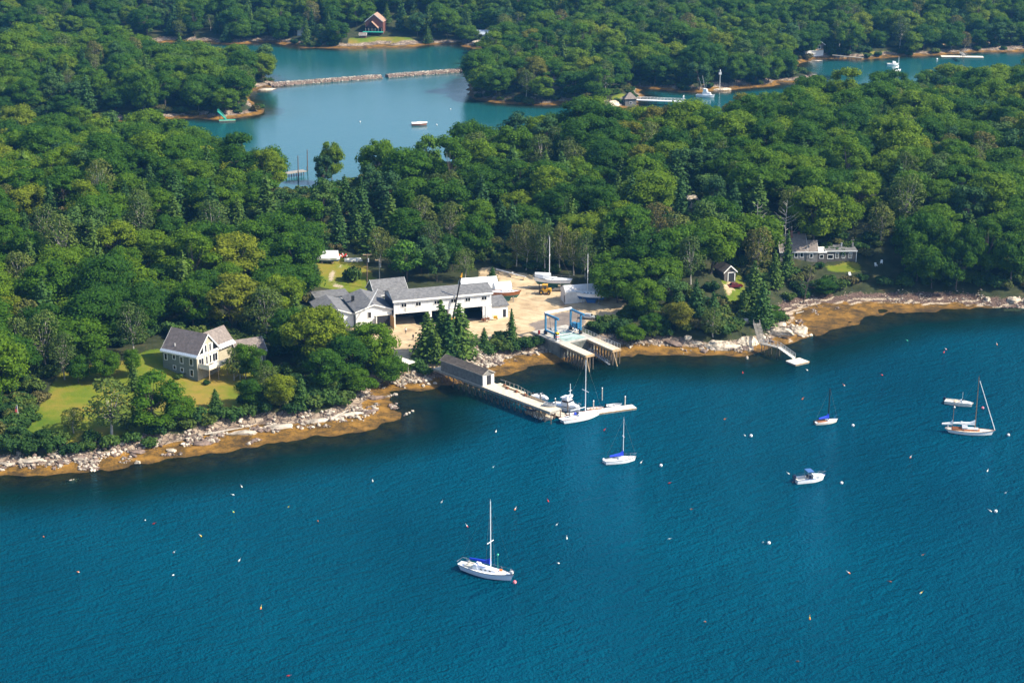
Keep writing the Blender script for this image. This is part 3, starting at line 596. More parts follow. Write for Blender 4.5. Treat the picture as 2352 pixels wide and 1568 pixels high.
# shrubs along the banks, each by the thing it grows beside
SHR = [(20, 1030, 3.2), (70, 1035, 2.8), (120, 1030, 3.0), (160, 1040, 2.4), (45, 1000, 2.6), (100, 1005, 2.2), (200, 1035, 2.2), (250, 1025, 2.6), (300, 1015, 2.4), (390, 985, 2.6), (425, 980, 2.2), (450, 962, 2.8), (480, 975, 2.4), (505, 955, 2.6), (540, 962, 2.8), (575, 950, 2.6), (610, 945, 3.0), (645, 930, 3.2), (670, 945, 2.4), (715, 935, 2.8), (590, 905, 2.6), (630, 895, 3), (660, 900, 2.6), (755, 925, 3), (790, 925, 2.8), (700, 905, 3), (740, 900, 3), (15, 950, 3), (50, 930, 2.8), (95, 918, 2.2),
       (1130, 800, 2.6), (1160, 805, 2.6), (1195, 800, 3.0), (1215, 795, 2.4), (1235, 792, 2.2), (1080, 800, 2), (1040, 822, 2.4), (1000, 835, 2.2), (1420, 760, 3.2), (1440, 775, 2.8), (1400, 745, 2.6), (1470, 775, 2.6), (1380, 742, 2), (1500, 770, 2.4), (1530, 770, 2), (1575, 760, 2.6), (1610, 755, 3.2), (1640, 762, 3.2), (1670, 768, 3), (1690, 752, 2.8), (1600, 735, 2.8), (1645, 735, 2.8), (1740, 745, 2.6), (1765, 742, 2.8), (1790, 735, 2.6), (1700, 735, 2), (1840, 668, 2), (1870, 660, 2.4), (1895, 668, 2.6), (1925, 660, 2.8), (1950, 650, 2.4), (1980, 645, 2.2), (2030, 652, 2.6), (2080, 655, 2.6), (2130, 655, 2.6), (2180, 655, 2.6), (2230, 650, 2.6), (2290, 655, 3), (2330, 650, 3), (1860, 625, 2), (1880, 615, 1.8), (240, 845, 1.6), (265, 840, 1.4), (475, 882, 1.0), (410, 868, 1.2), (432, 862, 1),  (30, 985, 3), (70, 965, 2.4), (140, 1015, 2.6), (210, 1010, 2.2), (290, 985, 2.4), (340, 1025, 2.2), (360, 995, 2.6), (20, 900, 2.8), (70, 890, 2.4), (560, 925, 2), (600, 925, 2.4), (1150, 780, 2.2), (1120, 812, 2.4), (1060, 812, 2.4), (960, 845, 2.4), (975, 858, 2), (1385, 760, 2.4), (1360, 752, 1.8), (1850, 640, 2.4), (1830, 660, 2.6), (1815, 690, 2.4), (1850, 680, 2), (1905, 650, 2.4)]
SHPOS = [(*at_base(u, v), s) for u, v, s in SHR]
# ------------------------------------------------------------------ the woods
OFFL = [vpolyT(p) for p in (
    [(-40, 1010), (30, 900), (120, 845), (230, 828), (330, 800), (350, 790), (480, 760), (560, 765), (620, 800), (650, 850), (700, 850), (740, 880), (900, 830), (930, 905), (700, 960), (300, 1030), (0, 1100), (-80, 1100)],
    [(700, 600), (740, 582), (840, 590), (870, 630), (1090, 628), (1100, 606), (1160, 612), (1210, 618), (1300, 640), (1420, 668), (1480, 690), (1560, 730), (1700, 735), (1720, 830), (1240, 850), (900, 900), (860, 850), (740, 880), (700, 800), (690, 700), (715, 660)],
    [(545, 570), (655, 560), (668, 600), (570, 602)], [(1632, 600), (1712, 600), (1730, 640), (1800, 600), (1770, 580), (2075, 588), (2080, 680), (1850, 720), (1800, 770), (1690, 740)],
    [(615, 405), (735, 395), (742, 545), (622, 545)], [(730, 380), (1075, 370), (1070, 452), (900, 468), (735, 490)], [(812, 410), (824, 410), (826, 470), (814, 470)], [(1555, 450), (1622, 450), (1626, 540), (1556, 540)], [(1560, 660), (1650, 630), (1745, 700), (1720, 745), (1560, 745)],
    [(785, 112), (788, 64), (900, 60), (970, 92), (965, 112)], [(1055, 150), (1128, 148), (1128, 185), (1065, 196)], [(1075, 112), (1078, 88), (1150, 82), (1150, 120)], [(1385, 262), (1400, 210), (1500, 198), (1500, 262)], [(1240, 205), (1310, 205), (1320, 240), (1250, 240)],
    [(1795, 195), (1800, 130), (1905, 122), (1925, 150), (1920, 205), (1820, 215)], [(1960, 130), (1970, 112), (2060, 108), (2060, 140)], [(1600, 216), (1620, 196), (1690, 188), (1690, 215)])]
SCEN = [(*G(230, 650, 8), 28), (*G(700, 560, 6), 30), (*G(820, 540, 6), 40), (*G(1010, 560, 6), 40), (*G(1200, 580, 6), 35), (*G(1650, 620, 6), 25), (*G(2100, 600, 6), 30), (*G(150, 230, 5), 30), (*G(1000, 60, 5), 60), (*G(760, 60, 5), 50), (*G(1600, 90, 10), 60), (*G(500, 40, 5), 50)]
cand = []
r_ = np.random.default_rng(5)
for (y0, y1, sp, n) in ((340, 760, 8.3, 36000), (760, 1390, 8.3, 42000)):
    cell = sp; gridd = {}
    for hx, hy, hr in HANDT:
        if y0 - 20 < hy < y1 + 20: gridd.setdefault((int(hx // cell), int(hy // cell)), []).append((hx, hy, hr * .8))
    yy = r_.uniform(y0, y1, n); xx = r_.uniform(-1, 1, n) * (.33 * yy + 75); hh, dd, ww = height(np.stack([xx, yy], 1))
    okk = dd > np.where(yy > 760, 3.0, ww + 6.0 + r_.uniform(0, 2, n))
    okk |= (yy > 560) & (yy <= 760) & (dd > 5)
    P = np.stack([xx, yy], 1)
    for po in OFFL: okk &= ~inpoly(P, po)
    for i in np.where(okk)[0]:
        x, y = xx[i], yy[i]; gx, gy = int(x // cell), int(y // cell); good = True
        for a in (-1, 0, 1):
            for b in (-1, 0, 1):
                for q in gridd.get((gx + a, gy + b), ()):
                    if (q[0] - x) ** 2 + (q[1] - y) ** 2 < (sp * .52 + q[2]) ** 2: good = False; break
        if good: gridd.setdefault((gx, gy), []).append((x, y, sp * .40)); cand.append((x, y, hh[i]))
KIND = []
for x, y, z in cand:
    con = sum(math.exp(-((x - cx) ** 2 + (y - cy) ** 2) / (2 * s * s)) for cx, cy, s in SCEN)
    q = r_.uniform() - .19 * con + .10 * math.sin(x * .045 + 1) * math.sin(y * .05)
    KIND.append(SP if q < .04 else PI_ if q < .10 else BI if q < .20 else BR)
def place_name(u, v):
    if u < 730: return 'on the left hillside'
    if u < 1240: return 'behind the boatyard sheds'
    if u < 1640: return 'behind the beached sailboats'
    return 'on the right-hand peninsula'
order = sorted(range(len(cand)), key=lambda i: cand[i][1])
cnt = {}; stuff = []; CAP = {BR: 265, SP: 120, PI_: 80, BI: 150}
WORD = {BR: 'leafy broadleaf tree', SP: 'dark pointed spruce', PI_: 'feathery pine', BI: 'olive airy birch'}
WOODT = []
for i in order:
    x, y, z = cand[i]; k = KIND[i]; u, v = PX(x, y, z + 8)
    if cnt.get(k, 0) < CAP[k] and y < 660 and -60 < u < 2412:
        cnt[k] = cnt.get(k, 0) + 1; s = r_.uniform(.88, 1.38)
        o = tree(k, x, y, '', parts=False); o.scale = (s * r_.uniform(.92, 1.1), s * r_.uniform(.92, 1.1), s * r_.uniform(.78, .98)); WOODT.append((o, k, u, v))
    else: stuff.append(i)
print('individual', cnt, 'stuff', len(stuff))
LM = [('the grey gabled house', *G(440, 860, 5)), ('the garage roof', *G(545, 815, 5)), ('the dark grey shed roof', *G(890, 680, 4)), ('the white boat on the lawn', *G(750, 600, 5)), ('the taller utility pole', *G(843, 660, 4)), ('the white masted yacht ashore', *G(1268, 660, 4)), ('the white boat shelters', *G(1120, 660, 4)), ('the cape house', *G(1825, 596, 6)), ('the flat-roofed extension', *G(1935, 597, 6)), ('the small brown garage', *G(1665, 642, 6)), ('the right-hand beach', *G(2080, 680, 2)), ('the pale boulders at the right edge', *G(2340, 690, 2)), ('the pale ledge outcrop in the woods', *G(1590, 460, 10)), ('the small upper clearing', *G(605, 580, 5)), ('the front lawn', *G(200, 900, 4)), ('the ruined wharf', *G(685, 400, 0))]
seen = set()
for o, k, u, v in WOODT:
    x, y = o.location[:2]; lab = None
    for text, lx, ly in LM:
        dx, dy = x - lx, y - ly
        if math.hypot(dx, dy) < 34:
            w = ('right of' if dx > 0 else 'left of') if abs(dx) > abs(dy) else ('just beyond' if dy > 0 else 'just below')
            s = f'{WORD[k]} nearest to {text}, {w} it'
            if s not in seen: seen.add(s); lab = s; break
    if lab: o['label'] = lab; o['category'] = 'tree'
    else:
        pl = place_name(u, v); o['label'] = f'{WORD[k]} in the dense wood {pl}'; o['category'] = 'tree'; o['group'] = f'{WORD[k]}s in the wood {pl}'
for x, y, s in SHPOS:
    o = tree(SH, x, y, '', 'shrub', h=s * .95, r=s * 1.05, parts=False); lab = None
    for text, lx, ly in sorted(LM + [('the flagpole', *G(45, 978, 3)), ('the boat lift', *G(1300, 765, 4)), ('the slipway', *G(960, 860, 2)), ('the swim float stairs', *G(1745, 780, 2)), ('the shore oaks', *G(830, 900, 2)), ('the lone spruce', *G(1175, 775, 4)), ('the rounded pale boulder', *G(1580, 775, 1)), ('the blue tarp', *G(550, 865, 4)), ('the slim pointed spruce', *G(1812, 660, 5)), ('the leaning dead tree', *G(1845, 697, 2)), ('the blue-green bank spruce', *G(690, 920, 3)), ('the full lawn tree', *G(345, 1000, 3)), ('the rock pile', *G(1090, 835, 2))], key=lambda q: math.hypot(q[1] - x, q[2] - y)):
        dx, dy = x - lx, y - ly; w = ('right of' if dx > 0 else 'left of') if abs(dx) > abs(dy) else ('behind' if dy > 0 else 'in front of')
        for adj in ('green leafy shrub', 'second green leafy shrub', 'third green leafy shrub'):
            sname = f'{adj} {w} {text}'
            if sname not in seen and math.hypot(dx, dy) < 45: seen.add(sname); lab = sname; break
        if lab: break
    o['label'] = lab or 'green leafy shrub on the bank'; o['group'] = 'shrubs along the banks'
# the far wood: one object whose points carry the tree models
lib = bpy.data.collections.new("forest_models"); KI = {}
n_ = 0
for k in (BR, BR, SP, PI_, BI):
    if k in KI: continue
    KI[k] = []
    for tr in PROTO[k]:
        o = bpy.data.objects.new(f'm{n_:03d}', tr[2]); lib.objects.link(o); KI[k].append(n_); n_ += 1
KI[SH] = []
for tr in PROTO[SH]:
    o = bpy.data.objects.new(f'm{n_:03d}', tr[2]); lib.objects.link(o); KI[SH].append(n_); n_ += 1
# undergrowth between the trunks
yy = r_.uniform(340, 1000, 16000); xx = r_.uniform(-1, 1, 16000) * (.33 * yy + 70); hh, dd, ww = height(np.stack([xx, yy], 1)); okk = (dd > np.where(yy > 600, 2.0, ww + 6)); P = np.stack([xx, yy], 1)
for po in LAWNS + SANDS + PATHS + TARMAC: okk &= ~inpoly(P, po)
KEEP = [vpolyT([(60, 1000), (100, 880), (230, 815), (350, 780), (620, 800), (640, 900), (570, 945), (400, 960), (200, 1010)]), vpolyT([(700, 700), (720, 590), (850, 580), (1300, 630), (1440, 690), (1380, 770), (1160, 800), (1000, 870), (890, 840), (860, 760)]), vpolyT([(1780, 610), (1790, 592), (2070, 588), (2070, 660), (1930, 655), (1880, 625)]), vpolyT([(1640, 690), (1640, 630), (1700, 630), (1710, 700)])]
for po in KEEP: okk &= ~inpoly(P, po)
for i in np.where(okk)[0]: cand.append((xx[i], yy[i], hh[i])); KIND.append(SH); stuff.append(len(cand) - 1)
pm = bpy.data.meshes.new('forest'); ns = len(stuff)
pm.vertices.add(ns); pm.vertices.foreach_set('co', np.array([cand[i] for i in stuff], np.float32).ravel())
ai = pm.attributes.new('model', 'INT', 'POINT'); ai.data.foreach_set('value', np.array([KI[KIND[i]][r_.integers(len(KI[KIND[i]]))] for i in stuff], np.int32))
ar = pm.attributes.new('turn', 'FLOAT_VECTOR', 'POINT'); ar.data.foreach_set('vector', np.stack([np.zeros(ns), np.zeros(ns), r_.uniform(0, 6.28, ns)], 1).astype(np.float32).ravel())
s0 = r_.uniform(.8, 1.25, ns) * np.where(np.array([cand[i][1] for i in stuff]) > 760, 1.12, 1.15)
asz = pm.attributes.new('size', 'FLOAT_VECTOR', 'POINT'); asz.data.foreach_set('vector', np.stack([s0 * r_.uniform(.92, 1.1, ns), s0 * r_.uniform(.92, 1.1, ns), s0 * r_.uniform(.78, 1.0, ns)], 1).astype(np.float32).ravel())
fo = bpy.data.objects.new('forest', pm); COL.objects.link(fo); fo['kind'] = 'stuff'; tag(fo, 'dense mixed green wood covering the far shores and hills', 'forest')
g = bpy.data.node_groups.new('forest', 'GeometryNodeTree'); g.interface.new_socket('Geometry', in_out='INPUT', socket_type='NodeSocketGeometry'); g.interface.new_socket('Geometry', in_out='OUTPUT', socket_type='NodeSocketGeometry')
gi = g.nodes.new('NodeGroupInput'); go = g.nodes.new('NodeGroupOutput'); ip = g.nodes.new('GeometryNodeInstanceOnPoints'); ci = g.nodes.new('GeometryNodeCollectionInfo')
ci.inputs['Collection'].default_value = lib; ci.inputs['Separate Children'].default_value = True; ci.inputs['Reset Children'].default_value = True
def named(nm, dt):
    q = g.nodes.new('GeometryNodeInputNamedAttribute'); q.data_type = dt; q.inputs['Name'].default_value = nm; return [s for s in q.outputs if s.enabled and s.name == 'Attribute'][0]
g.links.new(gi.outputs[0], ip.inputs['Points']); g.links.new(ci.outputs[0], ip.inputs['Instance']); ip.inputs['Pick Instance'].default_value = True
g.links.new(named('model', 'INT'), ip.inputs['Instance Index']); g.links.new(named('turn', 'FLOAT_VECTOR'), ip.inputs['Rotation']); g.links.new(named('size', 'FLOAT_VECTOR'), ip.inputs['Scale'])
g.links.new(ip.outputs[0], go.inputs[0])
md = fo.modifiers.new('forest', 'NODES'); md.node_group = g
# ================================================================== buildings
def window(root, c, n, w, h, frame='white', pane='glass', fw=.12, name='window', mull=False):
    "a framed window on a wall: c = centre on the wall face, n = outward direction in the building's frame"
    rz = math.atan2(n[1], n[0]) - math.pi / 2; M = Matrix.Rotation(rz, 3, 'Z')
    def P(x, y, z): return Vector(c) + M @ Vector((x, y, z))
    f = MB(); d = .09
    for cx, cz, sx, sz in ((0, h / 2 + fw / 2, w + 2 * fw, fw), (0, -h / 2 - fw / 2, w + 2 * fw, fw), (-w / 2 - fw / 2, 0, fw, h), (w / 2 + fw / 2, 0, fw, h)): f.box(P(cx, d / 2, cz), (sx, d, sz), rz)
    if mull: f.box(P(0, d / 2 - .005, 0), (.07, d - .02, h), rz)
    fo_ = f.obj(name, frame, root); MB().box(P(0, .02, 0), (w, .03, h), rz).obj('pane', pane, fo_); return fo_
def gable_house(root, Ln, Wd, he, hr, wall, roofm, ov=.35, th=.16, x0=0.0, y0=0.0, z0=-1.2, trim='white', roofname='roof', ridge_y=None):
    "walls and pitched roof, ridge along local x; front wall at y = y0 faces the local -y side"
    ry = Wd / 2 if ridge_y is None else ridge_y
    w = MB().xprism([(y0, z0), (y0 + Wd, z0), (y0 + Wd, he), (y0 + ry, hr), (y0, he)], x0, x0 + Ln).obj('wall', wall, root)
    r = MB(); t = MB()
    for s, yy in ((0, y0), (1, y0 + Wd)):
        run = (y0 + ry - yy); sl = (hr - he) / abs(run); d = -1 if s == 0 else 1
        e = (yy + d * ov, he - ov * sl); k = (y0 + ry, hr)
        r.xprism([(e[0], e[1] + .03), (k[0], k[1] + .03), (k[0], k[1] + .03 + th), (e[0], e[1] + .03 + th)], x0 - ov, x0 + Ln + ov)
        for xx in (x0 - ov - .05, x0 + Ln + ov + .002): t.xprism([(e[0], e[1] - .16), (k[0], k[1] - .16), (k[0], k[1] + .05 + th), (e[0], e[1] + .05 + th)], xx, xx + .05)
        t.box((x0 + Ln / 2, e[0] + d * .03, e[1] + .06), (Ln + 2 * ov, .05, .26))
    r.obj(roofname, roofm, root); t.obj('trim', trim, root); return w
def at(u, v, dz=0.0):
    p = GT(u, v, dz); return p
def heading(a, b, z=None):
    z = hz(*GT(*a)[:2]) if z is None else z
    p = G(*a, z); q = G(*b, z); return math.atan2(q[1] - p[1], q[0] - p[0])
# ---- grey gabled house on the left lawn
hx, hy = -83.6, 406.6; hz0 = 5.0
h1 = thing('gabled_house', 'grey-green gabled house with glazed gable end and white deck, on the left lawn', 'house', (hx, hy, hz0), R(-31)); landmark('the grey gabled house', hx + 5, hy)
Ln, Wd = 10.6, 8.2
gable_house(h1, Ln, Wd, 5.5, 9.9, 'shingle_green', 'roof_purple', ov=.35, z0=-1.5)
MB().box((Ln / 2, .02 - .32, 5.62), (Ln + .72, .7, .1), 0, 0, 0, R(46)).obj('eave_flashing', 'metal_roof', h1)
for x_, z_, w_, hh_ in ((1.0, 4.0, .8, 1.5), (3.6, 4.3, .75, 1.0), (5.9, 3.9, .85, 1.5), (8.9, 3.9, .9, 1.6), (3.6, 1.7, .75, .9), (5.9, 1.5, .85, .9), (8.9, 1.2, .9, 1.5)): window(h1, (x_, 0, z_), (0, -1), w_, hh_)
gx = Ln + .003
MB().add([(gx + .02, .05, -.5), (gx + .02, Wd - .05, -.5), (gx + .02, Wd - .05, 5.5), (gx + .02, Wd / 2, 9.75), (gx + .02, .05, 5.5)], [(0, 1, 2, 3, 4)]).obj('gable_siding', 'shingle_tan', h1)
for y_ in (3.3, 4.9): window(h1, (gx + .03, y_, 6.6), (1, 0), .6, 1.7, fw=.2)
for s in (-1, 1):
    yb = Wd / 2 + s * 1.75; ye = Wd / 2 + s * 3.6
    MB().xprism([(yb, 5.75), (ye, 5.75), (yb, 7.6)] if s > 0 else [(ye, 5.75), (yb, 5.75), (yb, 7.6)], gx + .03, gx + .08).obj('gable_window', 'glass', h1)
    m_ = MB(); m_.box((gx + .08, (yb + ye) / 2, 5.62), (.1, 2.1, .22)); m_.box((gx + .08, yb - s * .1, 6.6), (.1, .2, 2.1)); m_.obj('window_trim', 'white', h1)
MB().box((gx + .07, Wd / 2, 5.3), (.08, Wd, .3)).obj('trim_board', 'white', h1)
for y_, w_ in ((1.5, 1.7), (3.5, .6), (4.8, .6), (6.5, 1.7)): window(h1, (gx + .03, y_, 3.7), (1, 0), w_, 1.9, fw=.16, mull=w_ > 1)
dk = MB(); dk.box((Ln + 1.7, 4.0, 2.55), (3.2, 7.0, .22)); dk.obj('deck', 'wood_deck', h1)
rl = MB()
for a, b in (((Ln + 3.25, .55), (Ln + 3.25, 7.45)), ((Ln + .2, .55), (Ln + 3.25, .55))):
    rl.box(((a[0] + b[0]) / 2, (a[1] + b[1]) / 2, 3.15), (abs(b[0] - a[0]) + .06, abs(b[1] - a[1]) + .06, .9)); rl.tube((*a, 3.65), (*b, 3.65), .05)
rl.obj('deck_railing', 'offwhite', h1)
for y_ in (.7, 4, 7.3): MB().tube((Ln + 3.1, y_, -1.4), (Ln + 3.1, y_, 2.5), .09).obj('deck_post', 'wood_tan', h1)
MB().tube((3.2, 1.0, 6.3), (3.2, 1.0, 7.4), .09).obj('vent_pipe', 'white', h1)
# cross wing behind
wv = MB().add([(5.0, Wd - 3, -1.2), (9.8, Wd - 3, -1.2), (9.8, Wd + 5.5, -1.2), (5.0, Wd + 5.5, -1.2), (5.0, Wd - 3, 6.2), (9.8, Wd - 3, 6.2), (9.8, Wd + 5.5, 6.2), (5.0, Wd + 5.5, 6.2), (7.4, Wd - 3, 9.0), (7.4, Wd + 5.5, 9.0)], [(0, 3, 2, 1), (0, 1, 5, 4), (1, 2, 6, 5), (2, 3, 7, 6), (3, 0, 4, 7), (4, 5, 8), (6, 7, 9)])
wv.obj('wing_wall', 'shingle_tan', h1)
wr = MB(); wr.loft([[(7.4, Wd - 4, 9.1), (10.1, Wd - 2.6, 5.95)], [(7.4, Wd + 5.9, 9.1), (10.1, Wd + 5.9, 5.95)]]); wr.loft([[(4.7, Wd - 3.5, 5.95), (7.4, Wd - 4, 9.1)], [(4.7, Wd + 5.9, 5.95), (7.4, Wd + 5.9, 9.1)]])
wr.loft([[(7.4, Wd - 4, 9.22), (10.1, Wd - 2.6, 6.07)], [(7.4, Wd + 5.9, 9.22), (10.1, Wd + 5.9, 6.07)]]); wr.obj('wing_roof', 'roof_brown', h1)
MB().loft([[(10.12, Wd - 1, 6.0), (10.9, Wd - 1, 5.3)], [(10.12, Wd + 5.9, 6.0), (10.9, Wd + 5.9, 5.3)]]).loft([[(10.12, Wd - 1, 5.9), (10.9, Wd - 1, 5.2)], [(10.12, Wd + 5.9, 5.9), (10.9, Wd + 5.9, 5.2)]]).obj('skirt_roof', 'white', h1)
# table and chairs on the deck
pt = Matrix.Rotation(R(-31), 3, 'Z') @ Vector((Ln + 1.9, 4.2, 0))
tb = thing('deck_table', 'white round table on the deck of the grey gabled house', 'table', (hx + pt.x, hy + pt.y, hz0 + 2.66)); MB().tube((0, 0, .7), (0, 0, .75), .7, n=14).obj('tabletop', 'white', tb); MB().tube((0, 0, 0), (0, 0, .7), .08).tube((0, 0, 0), (0, 0, .04), .3, n=10).obj('pedestal', 'white', tb)
# garage
p = at(532, 822); g1 = thing('garage', 'grey single-storey garage half hidden by trees behind the gabled house', 'garage', (-66.5, 412.5, hz(-66.5, 412.5)), R(28)); gable_house(g1, 7.0, 6.2, 2.7, 5.0, 'shingle_weathered', 'roof_brown'); landmark('the garage', -63, 414)
window(g1, (0, 3.1, 1.8), (-1, 0), .9, 1.0); MB().box((5.0, -.04, 1.1), (2.4, .06, 2.2)).obj('garage_door', 'white', g1)
# ---- the long boatyard shed
lx, ly = at(905.5, 751)[:2]; lz = hz(lx + 8, ly + 3)
b1 = thing('boat_shed', 'long two-storey pale grey boat shed with dark roof and open bays in the sandy yard', 'shed', (lx, ly, lz), R(18)); LL, LW = 26.6, 9.5; landmark('the long boat shed', lx + 12, ly + 4)
he, hr = 7.4, 8.9
up = MB(); up.xprism([(0, 3.9), (LW, 3.9), (LW, he), (LW * .45, hr), (0, he)], 0, LL); up.obj('upper_wall', 'grey_wall', b1)
lo = MB(); lo.box((LL / 2, LW - .1, 1.5), (LL, .2, 4.8)); lo.box((.1, LW / 2, 1.5), (.2, LW - .4, 4.8)); lo.box((LL - .1, LW / 2, 1.5), (.2, LW - .4, 4.8))
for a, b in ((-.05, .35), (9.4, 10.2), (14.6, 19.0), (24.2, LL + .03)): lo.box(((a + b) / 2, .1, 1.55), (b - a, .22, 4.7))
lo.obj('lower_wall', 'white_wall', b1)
MB().box((LL / 2, LW / 2, 3.86), (LL - .5, LW - .5, .06)).obj('ceiling', 'inside_shade', b1); MB().box((LL / 2, LW - .3, 1.6), (LL - .6, .1, 4.2)).box((LL / 2, LW / 2, .05), (LL - .5, LW - .6, .05)).obj('bay_interior', 'inside_shade', b1)  # near-black ceiling and lining carry the bays' shade in their colour
rf = MB(); rf.xprism([(-.5, he - .12), (LW * .45, hr + .02), (LW * .45, hr + .2), (-.5, he + .06)], -.4, LL + .4); rf.xprism([(LW * .45, hr + .02), (LW + .4, he - .1), (LW + .4, he + .08), (LW * .45, hr + .2)], -.4, LL + .4); rf.obj('roof', 'roof_grey', b1)
MB().box((LL / 2, -.53, he - .12), (LL + .8, .06, .5)).box((LL / 2, -.06, 4.0), (LL + .1, .1, .35)).obj('fascia', 'white', b1)
MB().box((-.06, LW / 2, 5.4), (.06, LW - .3, 3.4)).obj('end_wall_shade', 'navy', b1)  # navy panel: the end wall's shade is put into its colour
for x_ in (2.7, 6.6, 11.6, 16.2, 20.1, 24.6): window(b1, (x_, 0, 6.0), (0, -1), 1.35, .95, mull=True)
MB().box((4.6, -.12, 4.75), (3.0, .05, 1.1)).obj('wall_patch', 'offwhite', b1)
MB().box((25.4, -.12, 2.0), (.9, .06, 3.6)).obj('side_door', 'grey_wall', b1)
# right annex
ca, sa = math.cos(R(18)), math.sin(R(18))
def on_shed(x, y): return lx + ca * x - sa * y, ly + sa * x + ca * y
ax, ay = on_shed(26.9, 1.0); a1 = thing('lean_to_annex', 'low white annex with small dark doorway at the right end of the long shed', 'shed', (ax, ay, lz), R(18))
MB().xprism([(0, -1), (6, -1), (6, 3.1), (0, 3.1)], 0, 4.6).obj('wall', 'white_wall', a1); MB().xprism([(-.35, 3.12), (6.2, 4.2), (6.2, 4.38), (-.35, 3.3)], -.1, 5.0).obj('roof', 'roof_grey', a1)
MB().box((3.7, -.04, 1.05), (.8, .07, 2.1)).obj('doorway', 'inside_shade', a1); MB().box((1.2, -.04, 1.2), (1.6, .06, 2.3)).obj('panel_door', 'offwhite', a1); MB().box((4.65, 2.2, 1.6), (.08, 2.6, 2.4)).obj('side_panel', 'red_wall', a1)  # doorway is a dark panel on the wall, painted as interior shade
# ---- white workshops (two gables)
sx, sy = on_shed(-9.9, 1.0); s1 = thing('workshop', 'white gabled workshop with open bay doors next to the long shed', 'workshop', (sx, sy, lz), R(18)); landmark('the white workshop', sx + 4, sy)
def gable_front(root, Wf, Dp, he, hr, wall, roofm, z0=-1.2):
    "gable end faces local -y"
    MB().add([(0, 0, z0), (Wf, 0, z0), (Wf, 0, he), (Wf / 2, 0, hr), (0, 0, he), (0, Dp, z0), (Wf, Dp, z0), (Wf, Dp, he), (Wf / 2, Dp, hr), (0, Dp, he)], [(0, 1, 2, 3, 4), (9, 8, 7, 6, 5), (0, 4, 9, 5), (1, 6, 7, 2), (4, 3, 8, 9), (3, 2, 7, 8)]).obj('wall', wall, root)
    r = MB()
    for s, xa, xb in ((0, -.35, Wf / 2), (1, Wf + .35, Wf / 2)):
        sl = (hr - he) / (Wf / 2); ze = he - .35 * sl
        q = [(xa, ze + .02), (xb, hr + .02), (xb, hr + .2), (xa, ze + .2)]
        n = 4; vs = [(x, -.4, z) for x, z in q] + [(x, Dp + .3, z) for x, z in q]
        r.add(vs, [(0, 1, 2, 3), (7, 6, 5, 4)] + [(k, k + 4, (k + 1) % 4 + 4, (k + 1) % 4) for k in range(4)])
    r.obj('roof', roofm, root)
    t = MB()
    for xa, xb in ((-.35, Wf / 2), (Wf + .35, Wf / 2)):
        sl = (hr - he) / (Wf / 2); ze = he - .35 * sl
        t.add([(xa, -.43, ze - .15), (xb, -.43, hr - .15), (xb, -.43, hr + .22), (xa, -.43, ze + .22)], [(0, 1, 2, 3)])
    t.obj('trim', 'white', root)
gable_front(s1, 9.6, 15, 5.0, 6.6, 'white_wall', 'roof_grey')
MB().box((7.3, -.04, 1.5), (3.9, .07, 3.9)).obj('bay_shade_panel', 'inside_shade', s1)  # dark sheet on solid wall, painted as the shade inside the bay
MB().box((9.35, -1.2, 1.5), (.09, 2.4, 3.9), R(12)).obj('bay_door', 'plywood', s1); MB().box((5.2, -1.0, 1.5), (.09, 2.0, 3.9), R(-18)).obj('bay_door', 'offwhite', s1); MB().box((7.3, -.12, 3.55), (4.6, .12, .25)).obj('door_track', 'offwhite', s1)
window(s1, (3.6, 0, 3.9), (0, -1), .8, 1.5)
MB().box((1.2, 8.5, 6.2), (.7, .7, 1.6)).obj('chimney', 'black', s1)
MB().box((2.4, -.05, .2), (4.6, .06, 1.9)).obj('lower_cladding', 'grey_wall', s1)
s2x, s2y = on_shed(-18.6, 2.4); s2 = thing('workshop', 'second white gabled workshop left of the one with open bay doors', 'workshop', (s2x, s2y, lz), R(18)); gable_front(s2, 8.4, 14, 4.2, 5.7, 'white_wall', 'roof_grey'); window(s2, (5.2, 0, 3.0), (0, -1), .8, .8); MB().xprism([(-1.8, 2.2), (0, 2.9), (0, 3.0), (-1.8, 2.35)], 0, 3.2).obj('porch_roof', 'red_roof', s2)
s3x, s3y = on_shed(-16.5, 20); s3 = thing('flat_roofed_annex', 'low annex with flat grey roof behind the white workshops', 'shed', (s3x, s3y, lz), R(18)); MB().box((4.6, 3, 1.6), (9.2, 6, 5)).obj('wall', 'white_wall', s3); MB().box((4.6, 3, 4.25), (9.7, 6.6, .25)).obj('roof', 'roof_grey', s3)
s4x, s4y = on_shed(-1.0, 16); s4 = thing('storage_shed', 'dark grey gabled shed standing behind the long boat shed', 'shed', (s4x, s4y, hz(s4x, s4y)), R(20)); gable_house(s4, 9, 8.5, 4.2, 7.2, 'shingle_green', 'roof_grey')
# small shed by the ramp
cx_, cy_ = at(925, 838)[:2]; c1 = thing('slip_shelter', 'low flat-roofed shelter on posts beside the slipway', 'shelter', (cx_, cy_, 2.2), R(-42)); MB().box((0, 0, 2.0), (6.5, 2.6, .2)).obj('roof', 'offwhite', c1)
for x_ in (-3, 3):
    for y_ in (-1.1, 1.1): MB().tube((x_, y_, -1.6), (x_, y_, 1.9), .1).obj('post', 'wood_grey', c1)
